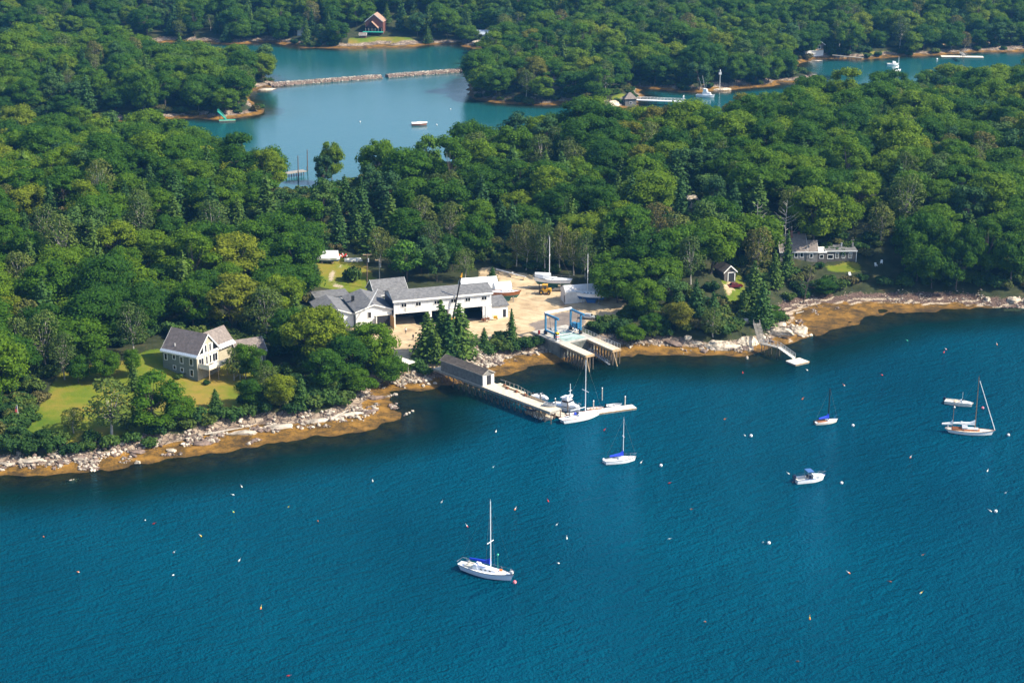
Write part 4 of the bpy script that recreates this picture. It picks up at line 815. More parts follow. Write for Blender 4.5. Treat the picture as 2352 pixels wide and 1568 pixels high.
# ---- cape house, extension and garage on the right
rx, ry = at(1792, 600)[:2]; rz_ = hz(rx, ry); c2 = thing('cape_house', 'weathered shingle cape house with two chimneys behind the spruces on the right', 'house', (rx, ry, rz_), R(3)); landmark('the cape house', rx + 4, ry + 3)
gable_house(c2, 7.6, 8, 3.0, 7.0, 'shingle_weathered', 'roof_brown'); gable_house(c2, 3.2, 5.5, 2.8, 5.4, 'shingle_weathered', 'roof_brown', x0=7.62, y0=-.2, ov=.2)
MB().box((3.6, 3.2, 7.3), (.6, .6, 2.0)).obj('chimney', 'brick', c2); MB().box((5.9, 4.1, 7.2), (.55, .55, 1.0)).obj('chimney', 'brick', c2)
for x_ in (4.6, 6.2): window(c2, (x_, 0, 1.8), (0, -1), .8, 1.3)
window(c2, (9.0, -.2, 1.6), (0, -1), .8, 1.1)
ex, ey = at(1896, 600)[:2]; ez = hz(ex, ey); e1 = thing('flat_roofed_house', 'dark brown flat-roofed house wing with white-framed windows right of the cape', 'house', (ex, ey, ez), R(2)); landmark('the flat-roofed house wing', ex + 4, ey)
MB().xprism([(0, -1), (6, -1), (6, 3.4), (0, 3.0)], 0, 9.0).obj('wall', 'shingle_dark', e1); MB().xprism([(-.25, 3.02), (6.2, 3.44), (6.2, 3.6), (-.25, 3.18)], -.2, 9.2).obj('roof', 'roof_grey', e1)
MB().box((4.5, -.28, 3.05), (9.5, .06, .28)).box((-.23, 3, 3.3), (.06, 6.4, .26)).obj('fascia', 'white', e1); MB().box((.05, -.04, 1.0), (.14, .1, 4)).box((8.95, -.04, 1.0), (.14, .1, 4)).obj('corner_board', 'white', e1)
window(e1, (1.35, 0, 1.35), (0, -1), 1.5, 1.1, fw=.16)
for x_ in (3.3, 5.2, 7.2): window(e1, (x_, 0, 1.7), (0, -1), .75, 1.5, mull=True)
MB().box((5.2, 3.5, 4.0), (.4, .4, .8)).tube((5.2, 3.5, 4.4), (5.2, 3.5, 4.6), .3, n=8).obj('vent', 'mast_alu', e1); MB().tube((8.4, 3, 3.4), (8.4, 3, 6.4), .06).tube((7.8, 3, 5.6), (9.0, 3, 5.6), .04).box((8.4, 3, 4.2), (.5, .5, 1.0)).obj('antenna', 'steel_grey', e1)
k1 = thing('link_passage', 'small white-trimmed link between the cape house and the flat-roofed wing', 'house wing', (rx + 10.9, ry + .8, rz_), R(3)); MB().xprism([(0, -1), (4, -1), (4, 2.9), (0, 2.3)], 0, 2.7).obj('wall', 'shingle_dark', k1); MB().xprism([(-.2, 2.32), (4.1, 2.94), (4.1, 3.06), (-.2, 2.44)], -.05, 2.75).obj('roof', 'white', k1); window(k1, (1.2, 0, 1.2), (0, -1), 1.0, 1.0)
qx, qy = at(1663, 645)[:2]; q1 = thing('small_garage', 'small brown garage with white-framed door at the end of the sandy drive', 'garage', (qx, qy, hz(qx, qy)), R(20)); gable_front(q1, 3.6, 6, 2.6, 4.2, 'shingle_dark', 'roof_brown'); MB().box((2.2, -.05, .9), (1.9, .08, 2.3)).obj('door_shade_panel', 'inside_shade', q1)  # garage door gap is a dark panel with shade as its colour
MB().box((1.15, -.1, 1.0), (.2, .1, 2.4)).box((3.25, -.1, 1.0), (.2, .1, 2.4)).box((2.2, -.1, 2.25), (2.3, .1, .2)).obj('door_frame', 'white', q1); landmark('the small brown garage', qx, qy)
# ---- far houses
fx, fy = at(840, 76)[:2]; f1 = thing('gabled_chalet', 'red-brown chalet with stepped gables and green deck above the far lawn', 'house', (fx, fy, hz(fx, fy)), R(-8)); gable_front(f1, 10, 9, 6.5, 10.5, 'red_wall', 'red_roof')
MB().xprism([(-2.6, -.5), (0, -.5), (0, 3.4), (-2.6, 3.0)], .4, 9.6).obj('glass_front', 'glass', f1); MB().box((5, -3.6, 1.1), (11.5, 3.2, .3)).obj('deck', 'green_dock', f1); MB().add([(.2, -2.7, 3.0), (4.0, -2.7, 6.6), (4.0, .0, 6.8), (.2, 0, 3.2), (7.8, -2.7, 3.0), (7.8, 0, 3.2)], [(0, 1, 2, 3), (1, 4, 5, 2)]).obj('porch_roof', 'red_roof', f1)
for k in range(6): MB().tube((.5 + k * 1.85, -2.66, .8), (.5 + k * 1.85, -2.66, 3.1), .1).obj('post', 'wood_grey', f1)
px_, py_ = at(826, 88)[:2]; tl = thing('garden_shed', 'tiny brown shed left of the far lawn', 'shed', (px_, py_, hz(px_, py_)), 0); gable_house(tl, 3.6, 2.6, 1.8, 2.8, 'red_wall', 'roof_brown')
px_, py_ = at(1085, 92)[:2]; w1 = thing('cottage', 'small white cottage with green roof above the far pale rocks', 'house', (px_, py_, hz(px_, py_) + .4), R(-4)); gable_house(w1, 9, 6, 2.7, 4.6, 'white_wall', 'metal_roof')
for x_ in (1.3, 2.6, 4.4, 6.5): window(w1, (x_, 0, 1.5), (0, -1), .9, 1.0)
def hip(root, Wx, Wy, z, h, m, ov=.6):
    MB().add([(-ov, -ov, z), (Wx + ov, -ov, z), (Wx + ov, Wy + ov, z), (-ov, Wy + ov, z), (Wx * .42, Wy / 2, z + h), (Wx * .58, Wy / 2, z + h)], [(0, 1, 5, 4), (2, 3, 4, 5), (1, 2, 5), (3, 0, 4), (3, 2, 1, 0)]).obj('roof', m, root)
px_, py_ = G(1436, 233, 2.5); i1 = thing('boathouse', 'small shingled boathouse with hipped roof at the island point', 'boathouse', (px_, py_, hz(px_, py_) - .2), R(8)); MB().box((2.6, 2.4, 1.3), (5.2, 4.8, 4.2)).obj('wall', 'shingle_weathered', i1); hip(i1, 5.2, 4.8, 3.4, 2.6, 'roof_brown', .5); window(i1, (2.6, 0, 1.6), (0, -1), .9, 1.0)
dx_, dy_ = G(1462, 229, 2.0); j1 = thing('island_pier', 'long white-railed pier running right from the island boathouse', 'pier', (dx_, dy_, 1.6), R(-14)); MB().box((11, 0, .3), (22, 3, .35)).obj('deck', 'white', j1)
rr = MB()
for s in (-1.4, 1.4):
    rr.tube((0, s, 1.5), (22, s, 1.5), .07); rr.tube((0, s, .95), (22, s, .95), .05)
    for k in range(15): rr.tube((k * 1.57, s, .4), (k * 1.57, s, 1.55), .07)
rr.obj('railing', 'white', j1); MB().box((21.5, -1.2, 1.6), (.25, .25, 2.6)).box((21.5, 1.2, 1.6), (.25, .25, 2.6)).box((21.5, 0, 2.9), (.25, 2.6, .25)).obj('gate_frame', 'white', j1)
for k in range(6): MB().tube((1 + k * 4, 0, -3), (1 + k * 4, 0, .2), .16).obj('pile', 'pile', j1)
px_, py_ = G(1266, 205, 4); i2 = thing('island_house', 'brown-roofed house with brick chimney showing between the island trees', 'house', (px_, py_, hz(px_, py_)), R(12)); gable_house(i2, 9.5, 8, 5.2, 8.6, 'shingle_weathered', 'roof_brown'); MB().box((8.6, 3.0, 8.6), (1.3, 1.0, 3.4)).obj('chimney', 'brick', i2)
px_, py_ = at(1850, 128)[:2]; v1 = thing('pavilion', 'white-based pavilion with brown hipped roof on the far cove rocks', 'house', (px_, py_, max(2.2, hz(px_, py_) - .3)), R(12)); MB().box((5, 4, -.2), (10, 8, 4.2)).obj('base_wall', 'white_wall', v1); MB().box((5, 4, 3.25), (9.9, 7.9, 2.7)).obj('wall', 'shingle_dark', v1); hip(v1, 10, 8, 4.6, 2.6, 'roof_brown', 1.1)
MB().add([(5.0, -1.3, 4.7), (10.6, -1.3, 4.7), (7.8, -1.3, 6.6), (7.8, 3.5, 6.7), (5.0, 2.0, 4.7), (10.6, 2, 4.7)], [(0, 2, 3, 4), (1, 5, 3, 2)]).obj('porch_roof', 'roof_brown', v1); MB().tube((5.0, -1.3, 4.7), (7.8, -1.3, 6.6), .14, n=4).tube((10.6, -1.3, 4.7), (7.8, -1.3, 6.6), .14, n=4).obj('trim', 'white', v1)
for x_ in (2.6, 7.6): window(v1, (x_, .05, 3.4), (0, -1), 1.3, 1.3, fw=.2)
MB().box((7.2, -.6, 2.3), (5.0, .1, .6)).obj('balcony', 'wood_tan', v1)
px_, py_ = G(1322, 60, 6); r1 = thing('far_cottage', 'pale roofed cottage peeping out of the far wood', 'house', (px_, py_, hz(px_, py_) + 3), R(10)); gable_house(r1, 8, 6, 4, 7, 'white_wall', 'metal_roof')
for uv, lab in (((240, 100), 'small pale house hidden among trees on the far left'), ((683, 80), 'small pale house roof in the wood left of the red-brown chalet')):
    px_, py_ = G(*uv, 4); r1 = thing('cottage', lab, 'house', (px_, py_, hz(px_, py_)), R(-15)); gable_house(r1, 6, 5, 3.6, 6, 'white_wall', 'roof_brown')
# ================================================================== wharves
def pile_row(root, pts, ztop, r=.14, z0=-3.5, mi='pile', name='pile'):
    for x_, y_ in pts: MB().tube((x_, y_, z0), (x_, y_, ztop), r, r * .92, 7).obj(name, mi, root)
# boat lift dock
DZ = 4.0
ldx, ldy = 19.0, 422.8; A = R(-57.5)
lp = thing('lift_dock', 'concrete boat lift dock with two finger piers on tall timber piles', 'dock', (6.2, 441.2, 0), A); landmark('the boat lift dock', 16, 430)
PWd = 10.8
def lpt(x, y): c, s = math.cos(A), math.sin(A); return 6.2 + c * x - s * y, 441.2 + s * x + c * y
MB().box((4.6, PWd / 2, DZ - .2), (13.2, PWd, .4)).obj('apron', 'concrete', lp); MB().box((6.5, PWd / 2 + .1, DZ + .006), (7.4, 6.4, .008)).obj('painted_patch', 'deck_paint', lp)
MB().box((7.0, .28, 1.2), (8.2, .5, 5.2)).box((11.1, PWd / 2, 1.0), (.5, PWd - .6, 5.6)).box((7.0, PWd - .28, 1.2), (8.2, .5, 5.2)).obj('retaining_wall', 'concrete_wet', lp)
for y0_ in (.0, PWd - 2.6):
    MB().box((16.9, y0_ + 1.3, DZ - .12), (11.2, 2.6, .24)).obj('finger_deck', 'wood_deck', lp); MB().box((22.55, y0_ + 1.3, DZ - .25), (.12, 2.7, .62)).box((16.9, y0_ - .06, DZ - .35), (11.2, .12, .4)).box((16.9, y0_ + 2.66, DZ - .35), (11.2, .12, .4)).obj('fender_beam', 'wood_tan', lp)
    pr_ = [(12.2 + 1.27 * k, y0_ + yy) for k in range(9) for yy in (.25, 1.3, 2.35)]; pile_row(lp, pr_, DZ - .25, .13)
    bmb = MB()
    for k in range(8):
        x_ = 12.2 + 1.27 * k; bmb.tube((x_, y0_ + .1, 3.4), (x_ + 1.27, y0_ + .1, .3), .07); bmb.tube((x_, y0_ + .2, .8), (x_, y0_ + 2.5, 3.2), .07)
    bmb.obj('cross_brace', 'pile', lp)
MB().tube((22.5, .2, DZ), (24.4, .6, -3), .12).obj('batter_pile', 'wood_tan', lp); MB().tube((22.5, PWd - 2.4, DZ - .4), (24.8, PWd - 1.6, -3), .13).obj('batter_pile', 'wood_tan', lp)
rr = MB(); yR = PWd - .12
for zz in (.55, 1.1): rr.tube((4.5, yR, DZ + zz), (22.4, yR, DZ + zz), .04)
for k in range(15): rr.tube((4.5 + k * 1.278, yR, DZ), (4.5 + k * 1.278, yR, DZ + 1.12), .045)
rr.obj('railing', 'mast_alu', lp)
gw = MB(); gw.box((17.5, PWd - 3.2, .9), (9.5, .5, .12), 0, 0, R(8)); gw.tube((13, PWd - 3.45, 2.2), (22, PWd - 3.45, .9), .04).tube((13, PWd - 2.95, 2.2), (22, PWd - 2.95, .9), .04); gw.obj('low_walkway', 'mast_alu', lp)
# travelling boat lift
tl_x, tl_y = lpt(2.2, 1.5); tv = thing('boat_lift', 'bright blue travelling boat hoist straddling the slip of the concrete dock', 'boat hoist', (tl_x, tl_y, DZ + .01), A)
SPN, BSE, HT = 7.8, 4.6, 5.5
for y_ in (0, SPN):
    for x_ in (0, BSE):
        MB().box((x_, y_, .8 + (HT - .8) / 2), (.42, .36, HT - .8)).obj('leg', 'lift_blue', tv)
        w_ = MB().tube((x_, y_ - .26, .55), (x_, y_ + .26, .55), .55, n=14).obj('wheel', 'rubber', tv); MB().tube((x_, y_ - .28, .55), (x_, y_ + .28, .55), .26, n=10).obj('rim', 'lift_blue', w_)
    MB().box((BSE / 2 + .5, y_, HT), (BSE + 1.7, .46, .5)).obj('top_beam', 'lift_blue', tv); MB().box((BSE / 2, y_, 1.15), (BSE, .36, .42)).obj('bottom_beam', 'lift_blue', tv)
MB().box((0, SPN / 2, HT + .26), (.5, SPN + .5, .5)).obj('cross_beam', 'white', tv)
MB().box((2.2, SPN - .1, 1.9), (1.7, 1.0, 1.1)).box((3.3, SPN + .1, 2.0), (.7, .8, 1.3)).obj('engine_box', 'lift_blue', tv)
for x_ in (1.2, 3.9):
    for y_ in (.35, SPN - .35): MB().tube((x_, y_, HT - .2), (x_, y_ + (.5 if y_ < 2 else -.5), 1.7), .04).box((x_, y_ + (.5 if y_ < 2 else -.5), 1.6), (.25, .25, .35)).obj('hoist_cable', 'black', tv)
sg = MB()
for x_ in (1.2, 3.9): sg.path([(x_, .9, 1.6), (x_, SPN * .3, .45), (x_, SPN * .7, .45), (x_, SPN - .9, 1.6)], .07)
sg.obj('sling', 'cloth_white', tv)
x_, y_ = lpt(8.4, 1.0); tt = thing('trap_stack', 'narrow stack of red, yellow and white crates on the left edge of the lift dock', 'crates', (x_, y_, DZ + .01), A)
for k, c_ in enumerate(('white', 'black', 'white', 'red', 'white', 'black', 'yellow')): MB().box((0, 0, .16 + k * .31), (.8, .7, .29), .04 * (k % 3 - 1)).obj('crate', c_, tt)
x_, y_ = lpt(3.5, 10.2); oo = thing('dock_hut', 'small white frame stall at the top of the lift dock railing', 'stall', (x_, y_, DZ + .01), A); MB().box((0, 0, .5), (1.0, .8, 1.0)).obj('cabinet', 'white', oo); MB().tube((-.7, .5, 0), (-.7, .5, 2.3), .07).tube((-.7, .5, 2.3), (.9, .5, 2.3), .07).tube((.9, .5, 0), (.9, .5, 2.3), .07).obj('frame', 'wood_tan', oo)
x_, y_ = lpt(1.0, .3); oo = MB().tube((0, 0, 0), (0, 0, .9), .32, n=12).tube((0, 0, .3), (0, 0, .36), .34, n=12).tube((0, 0, .6), (0, 0, .66), .34, n=12).obj('oil_drum', 'red', None, (x_, y_, DZ + .01)); tag(oo, 'red drum on the inland corner of the lift dock', 'drum')
# pier with long boathouse
PZ = 3.0; PA = R(-48.5)
pr_ = thing('pier', 'long timber pier on thin piles running out from the slipway', 'pier', (-19.0, 415.0, 0), PA); landmark('the long pier', -2, 398)
def ppt(x, y): c, s = math.cos(PA), math.sin(PA); return -19.0 + c * x - s * y, 415.0 + s * x + c * y
dk = MB(); dk.box((9.2, 1.9, PZ - .12), (19.4, 3.9, .24)); dk.box((23.5, 2.35, PZ - .12), (9.2, 5.1, .24)); dk.box((35.0, 1.6, PZ - .12), (13.8, 3.4, .24)); dk.obj('deck', 'wood_deck', pr_)
MB().box((30.5, -.18, PZ - .3), (23, .12, .5)).box((9, -.12, PZ - .3), (20, .12, .5)).box((41.95, 1.6, PZ - .35), (.12, 3.6, .5)).obj('edge_beam', 'wood_grey', pr_)
pile_row(pr_, [(1.0 + 2.05 * k, yy) for k in range(21) for yy in (.1, 3.0)], PZ - .24, .12, mi='pole_wood')
bm_ = MB()
for k in range(19): bm_.tube((1.0 + 2.05 * k, .05, PZ - .4), (3.05 + 2.05 * k, .05, -.2), .06); bm_.tube((1.0 + 2.05 * k, .1, PZ - .5), (1.0 + 2.05 * k, 3.0, .2), .06)
bm_.obj('cross_brace', 'pole_wood', pr_)
rr = MB()
for k in range(9): rr.tube((21.0 + k * 1.5, 4.75 - max(0, k - 3) * .33, PZ), (21.0 + k * 1.5, 4.75 - max(0, k - 3) * .33, PZ + 1.1), .07)
rr.path([(21.0 + k * 1.5, 4.75 - max(0, k - 3) * .33, PZ + 1.05) for k in range(9)], .05); rr.tube((19.2, 4.7, PZ + 1.0), (21, 4.75, PZ + 1.05), .06); rr.obj('railing', 'wood_grey', pr_)
MB().box((33.5, 3.15, PZ + .2), (10.5, .22, .22)).box((24.5, 3.6, PZ + .2), (6, .22, .22)).obj('kerb_timber', 'wood_tan', pr_)
bx, by = ppt(2.4, .1); bh = thing('pier_boathouse', 'long windowless weathered boathouse covering the shore end of the pier', 'boathouse', (bx, by, PZ + .01), PA); landmark('the pier boathouse', *ppt(10, 2))
BL, BW = 15.6, 3.6; gable_house(bh, BL, BW, 2.75, 3.75, 'shingle_weathered', 'roof_slate', ov=.2, th=.12, z0=0, trim='wood_grey')
MB().box((BL + .03, 2.0, 1.15), (.06, 1.2, 2.2)).obj('doorway', 'inside_shade', bh); MB().box((BL + .1, 3.05, 1.2), (.08, .9, 2.3)).obj('door', 'white', bh); MB().box((BL + .06, .6, 1.25), (.07, 1.1, 2.4)).obj('door', 'grey_wall', bh)  # doorway painted as shade: a dark panel on the end wall
for x_, y_, c_ in ((21.6, 3.9, 'rust'), (23.3, 3.3, 'rust'), (26.6, 3.2, 'rust'), (30.0, 3.0, 'rust')):
    a_, b_ = ppt(x_, y_); o = MB().box((0, 0, .2), (.8, .5, .35)).box((0, 0, .45), (.5, .35, .2)).obj('cleat_box', c_, None, (a_, b_, PZ + .01)); o.rotation_euler = (0, 0, PA); o['label'] = near_label('small rusty fitting', a_, b_, 'on the pier deck'); o['category'] = 'fitting'; o['group'] = 'rusty fittings on the pier deck'
FITL = ['small rusty fitting on the pier just outside the boathouse door', 'second rusty fitting out from the boathouse door on the pier', 'third rusty fitting on the pier, near its bent railing end', 'outermost rusty fitting on the pier, nearest the motorboats']
for o, l_ in zip([o for o in COL.objects if o.name.startswith('cleat_box')], FITL): o['label'] = l_
# floats
def floatdock(label, x, y, rz, L_, W_, name='float', group=None, deck='wood_deck'):
    o = thing(name, label, 'float', (x, y, 0), rz, group); MB().box((0, 0, .42), (L_, W_, .16)).obj('deck', deck, o); MB().box((0, 0, .1), (L_ - .1, W_ - .1, .48)).obj('pontoon', 'wood_grey', o); MB().box((0, W_ / 2 + .03, .4), (L_, .07, .22)).box((0, -W_ / 2 - .03, .4), (L_, .07, .22)).obj('rub_rail', 'wood_tan', o); return o
ax_, ay_ = 6.3, 389.2; floatdock('grey float beside the pier carrying two dinghies', ax_, ay_, R(-50), 7.4, 2.6)
floatdock('long white float running right behind the moored white sloop', 20.6, 391.3, R(22), 17.4, 2.5, deck='white')
floatdock('short float under the end of the pier beside the cruiser', 11.6, 388.4, R(-50), 5.5, 2.4)
for uv, top, lab, c_ in (((1275, 957), 4.6, 'tall dark mooring pile at the corner of the pier floats', 'pile'), ((1303.9, 947), 3.0, 'short dark pile behind the stern of the white sloop', 'pile'), ((1242, 934), 3.4, 'dark pile at the left edge of the pier above the dinghies', 'pile'), ((1363, 943), 2.6, 'pale pile beside the tender behind the white sloop', 'bark_pale'), ((1435.5, 933), 2.6, 'white-capped pile at the outer end of the long white float', 'bark_pale'), ((1382.8, 917), 3.0, 'white-capped pile standing alone in the water beyond the long float', 'bark_pale')):
    x_, y_ = G(*uv, .2); o = thing('mooring_pile', lab, 'pile', (x_, y_, 0)); MB().tube((0, 0, -5), (0, 0, top), .15, .13, 8).obj('post', c_, o); MB().tube((0, 0, top), (0, 0, top + .22), .17, .05, 8).obj('cap', 'white', o)
# swim float, gangway and stairs
floatdock('square pale swim float at the foot of the gangway', *G(1832, 830, .4), R(33), 4.6, 3.7, deck='cream_deck'); landmark('the swim float', *G(1832, 830, 0))
g0 = Vector((*G(1790, 797, 2.6), 2.6)); g1_ = Vector((*G(1824, 822, .6), .7)); go_ = thing('gangway', 'railed gangway sloping down to the square swim float', 'gangway', g0); dv = g1_ - g0; sd_ = Vector((-dv.y, dv.x, 0)).normalized() * .6
mb = MB(); mb.add([-sd_, sd_, sd_ + dv, -sd_ + dv, -sd_ - Vector((0, 0, .2)), sd_ - Vector((0, 0, .2)), sd_ + dv - Vector((0, 0, .2)), -sd_ + dv - Vector((0, 0, .2))], [(0, 1, 2, 3), (7, 6, 5, 4), (0, 3, 7, 4), (1, 5, 6, 2), (0, 4, 5, 1), (3, 2, 6, 7)]); mb.obj('deck', 'cream_deck', go_)
mb = MB(); upz = Vector((0, 0, .95))
for s in (-1, 1):
    mb.tube(sd_ * s + upz, sd_ * s + dv + upz, .05); mb.tube(sd_ * s + upz * .5, sd_ * s + dv + upz * .5, .035)
    for k in range(7): mb.tube(sd_ * s + dv * (k / 6), sd_ * s + dv * (k / 6) + upz, .04)
mb.obj('railing', 'mast_alu', go_)
l0 = Vector((*G(1749, 787, 2.6), 2.6)); lo_ = thing('landing', 'grey railed landing on posts between the shore stairs and gangway', 'landing', l0); dv = g0 - l0; sd_ = Vector((-dv.y, dv.x, 0)).normalized() * .75
mb = MB(); mb.box(dv / 2 - Vector((0, 0, .1)), (dv.length, 1.5, .2), math.atan2(dv.y, dv.x)); mb.obj('deck', 'wood_grey', lo_); mb = MB()
for s in (-1, 1):
    mb.tube(sd_ * s + upz, sd_ * s + dv + upz, .05)
    for k in range(6): mb.tube(sd_ * s + dv * (k / 5), sd_ * s + dv * (k / 5) + upz, .04)
mb.obj('railing', 'mast_alu', lo_)
for k in (.1, .5, .95):
    for s in (-1, 1): q = dv * k + sd_ * s * .8; MB().tube((q.x, q.y, -4), (q.x, q.y, -.1), .1).obj('post', 'pile', lo_)
st0 = Vector((*G(1737, 742, 5.6), 5.6)); so_ = thing('shore_stairs', 'steep grey wooden stairs climbing the pale ledges from the landing', 'stairs', l0); dv = st0 - l0; sd_ = Vector((-dv.y, dv.x, 0)).normalized() * .8
mb = MB(); nst = 16
for k in range(nst):
    q = dv * ((k + .5) / nst); mb.box(q, (dv.to_2d().length / nst * 1.02, 1.5, .07), math.atan2(dv.y, dv.x))
mb.obj('tread', 'wood_grey', so_); mb = MB()
for s in (-1, 1): mb.tube(sd_ * s, sd_ * s + dv, .09)
mb.obj('stringer', 'wood_grey', so_); mb = MB()
for s in (-1, 1):
    mb.tube(sd_ * s + upz, sd_ * s + dv + upz, .05)
    for k in range(7): mb.tube(sd_ * s + dv * (k / 6), sd_ * s + dv * (k / 6) + upz, .045)
mb.obj('railing', 'wood_grey', so_)
# slipway rails / driftwood, breakwater, far docks
pa = Vector((*G(628, 195, .4), 0)); pb = Vector((*G(1112, 159, .4), 0)); bd = (pb - pa); bl = bd.length; bk = thing('breakwater', 'long low stone breakwater with a gap closing off the middle cove', 'breakwater', pa, math.atan2(bd.y, bd.x)); landmark('the stone breakwater', (pa.x + pb.x) / 2, (pa.y + pb.y) / 2)
r2 = random.Random(9)
for a, b in ((-2, bl * .495), (bl * .525, bl + 3)):
    mb = MB(); mb.xprism([(-4.2, -4), (4.2, -4), (1.8, 1.3), (-1.8, 1.3)], a, b, 1)
    for k in range(int((b - a) * 9)):
        y_ = r2.uniform(-3.4, 3.4); mb.ball((r2.uniform(a, b), y_, 1.35 - max(0, abs(y_) - 1.6) * 1.05), r2.uniform(.22, .48), 6, 4, 0 if r2.random() < .75 else 1, (1, r2.uniform(.7, 1.2), r2.uniform(.6, .9)))
    mb.obj('stone_mound', ['granite', 'granite_dark'], bk)
def simple_dock(label, a, b, z, w, mi, legs=6, rail=None, name='dock', zb=None):
    zb = z if zb is None else zb
    p0 = Vector((*G(*a, z), z)); p1 = Vector((*G(*b, zb), zb)); d = p1 - p0; o = thing(name, label, 'dock', p0, math.atan2(d.y, d.x)); l_ = d.to_2d().length; sl = -math.atan2(d.z, l_)
    MB().box((l_ / 2, 0, d.z / 2), (d.length, w, .25), 0, 0, sl).obj('deck', mi, o)
    for k in range(legs): MB().tube((l_ * (k + .5) / legs, 0, -z - 2), (l_ * (k + .5) / legs, 0, -.1 + d.z * (k + .5) / legs), .15).obj('pile', 'pile', o)
    if rail:
        mb = MB()
        for s in (-w / 2, w / 2):
            mb.tube((0, s, 1), (l_, s, 1 + d.z), .08)
            for k in range(8): mb.tube((l_ * k / 7, s, d.z * k / 7), (l_ * k / 7, s, 1 + d.z * k / 7), .07)
        mb.obj('railing', rail, o)
    return o
simple_dock('green railed gangway going down to the water on the far left peninsula', (500, 256), (519, 274), 4.0, 1.6, 'green_dock', 2, 'green_dock', 'gangway', .6); floatdock('green float below the green gangway', *G(522, 277, .3), R(10), 7, 3, deck='green_dock')
simple_dock('weathered timber dock on crossed legs on the far right cove shore', (1912, 127), (1982, 134), 2.2, 1.6, 'wood_grey', 7)
simple_dock('long grey dock on the spit at the left of the far cove', (1806, 166), (1874, 172), 2.0, 2.0, 'wood_grey', 7, 'wood_grey'); floatdock('pale double float in front of the far right shore', *G(2210, 131, .3), R(-6), 22, 5, deck='cream_deck'); simple_dock('grey railed landing behind the pale double float', (2206, 120), (2216, 129), 3.2, 1.8, 'wood_grey', 3, 'wood_grey')
simple_dock('ruined grey wharf with leaning piles in the gap between trees', (655, 398), (700, 392), 1.6, 3.4, 'wood_grey', 8, None, 'wharf')
for uv, hh, lab in (((685, 416), 9.5, 'tall dark pole standing in front of the ruined wharf'), ((706, 392), 8, 'thin leaning pole behind the ruined wharf')):
    x_, y_ = G(*uv, 0); o = MB().tube((0, 0, -2), (.2, 0, hh), .22, .14, 7).tube((0, 0, -2), (0, 0, 1.5), .26, .26, 7).obj('pole', 'pole_wood', None, (x_, y_, 0)); tag(o, lab, 'pole')
# ================================================================== boats
def hull_mb(Lh, B, fb, fm, fs, ob=.8, os_=.7, sw=.7, draft=.35, full=.55, boot=None, rail=None, pw=2.0):
    "mats: 0 topsides, 1 bottom, 2 rail; bow at +x; returns mesh, deck outline and sheer function"
    n = 18; ts = [k / n for k in range(n + 1)]
    def hb(t):
        if t < full: return B / 2 * (sw + (1 - sw) * math.sin(math.pi / 2 * t / full) ** .9)
        return B / 2 * max(0.0, 1 - ((t - full) / (1 - full)) ** pw)
    def sh(t): return fm + (fb - fm) * max(0, (t - .4) / .6) ** 2 + (fs - fm) * max(0, (.4 - t) / .4) ** 2
    rows_def = [(0.0, 0.0), (.62, .25), (.90, .55), (.97, .72), (1.0, 1.0)]           # (half beam share, height share from keel to sheer)
    rows = []
    for t in ts:
        half = []
        for wshare, hs in rows_def:
            z = -draft + (sh(t) + draft) * hs if hs > .56 else -draft + draft * (hs / .55) * 1.18
            q = 1 - hs; x = -Lh / 2 + os_ * q + (Lh - (os_ + ob) * q) * t
            nb = hb(t) * wshare * (1 - .25 * q * (t > .6) * (t - .6) / .4)
            half.append((x, nb, z))
        rows.append([(x, -y, z) for x, y, z in half[::-1]] + half[1:])
    m = MB()
    nr = len(rows[0])
    for i in range(n):
        for k in range(nr - 1):
            lv = min(k, nr - 2 - k)                                   # 0 top strake .. inner = bottom
            a, b, c, d = rows[i][k], rows[i + 1][k], rows[i + 1][k + 1], rows[i][k + 1]
            m.add([a, b, c, d], [(0, 3, 2, 1)], 1 if lv >= 2 else 0)
    m.add(rows[0], [tuple(range(nr))], 0)
    dl = [(-Lh / 2 + Lh * t, hb(t), sh(t)) for t in ts]
    if rail:
        for s in (-1, 1): m.path([(x, s * (y + .005), z + .02) for x, y, z in dl], rail, 4, 2)
    return m, dl, sh, hb
def deck_mb(dl, inset=.06, camber=.05, drop=.05):
    m = MB(); rows = []
    for x, y, z in dl:
        y = max(0, y - inset * min(1, y / .3)); rows.append([(x, -y, z - drop), (x, 0, z - drop + camber), (x, y, z - drop)])
    return m.loft(rows)
def trunk(m, x0, x1, w0, w1, z0, h, mi=0, taper=.8, slope=.3):
    "cabin house with sloping ends"
    b = [(x0, -w0 / 2, z0), (x1, -w1 / 2, z0), (x1, w1 / 2, z0), (x0, w0 / 2, z0)]; t = [(x0 + slope * .4, -w0 / 2 * taper, z0 + h), (x1 - slope, -w1 / 2 * taper, z0 + h * .85), (x1 - slope, w1 / 2 * taper, z0 + h * .85), (x0 + slope * .4, w0 / 2 * taper, z0 + h)]
    return m.add(b + t, [(0, 1, 5, 4), (1, 2, 6, 5), (2, 3, 7, 6), (3, 0, 4, 7), (4, 5, 6, 7)], mi)
def boat_at(name, label, cat, stern, bow, z, group=None, dz=0.0, flip=False):
    p = Vector(G(*stern, z)); q = Vector(G(*bow, z)); d = q - p; c = (p + q) / 2
    return thing(name, label, cat, (c.x, c.y, dz), math.atan2(d.y, d.x), group), d.length
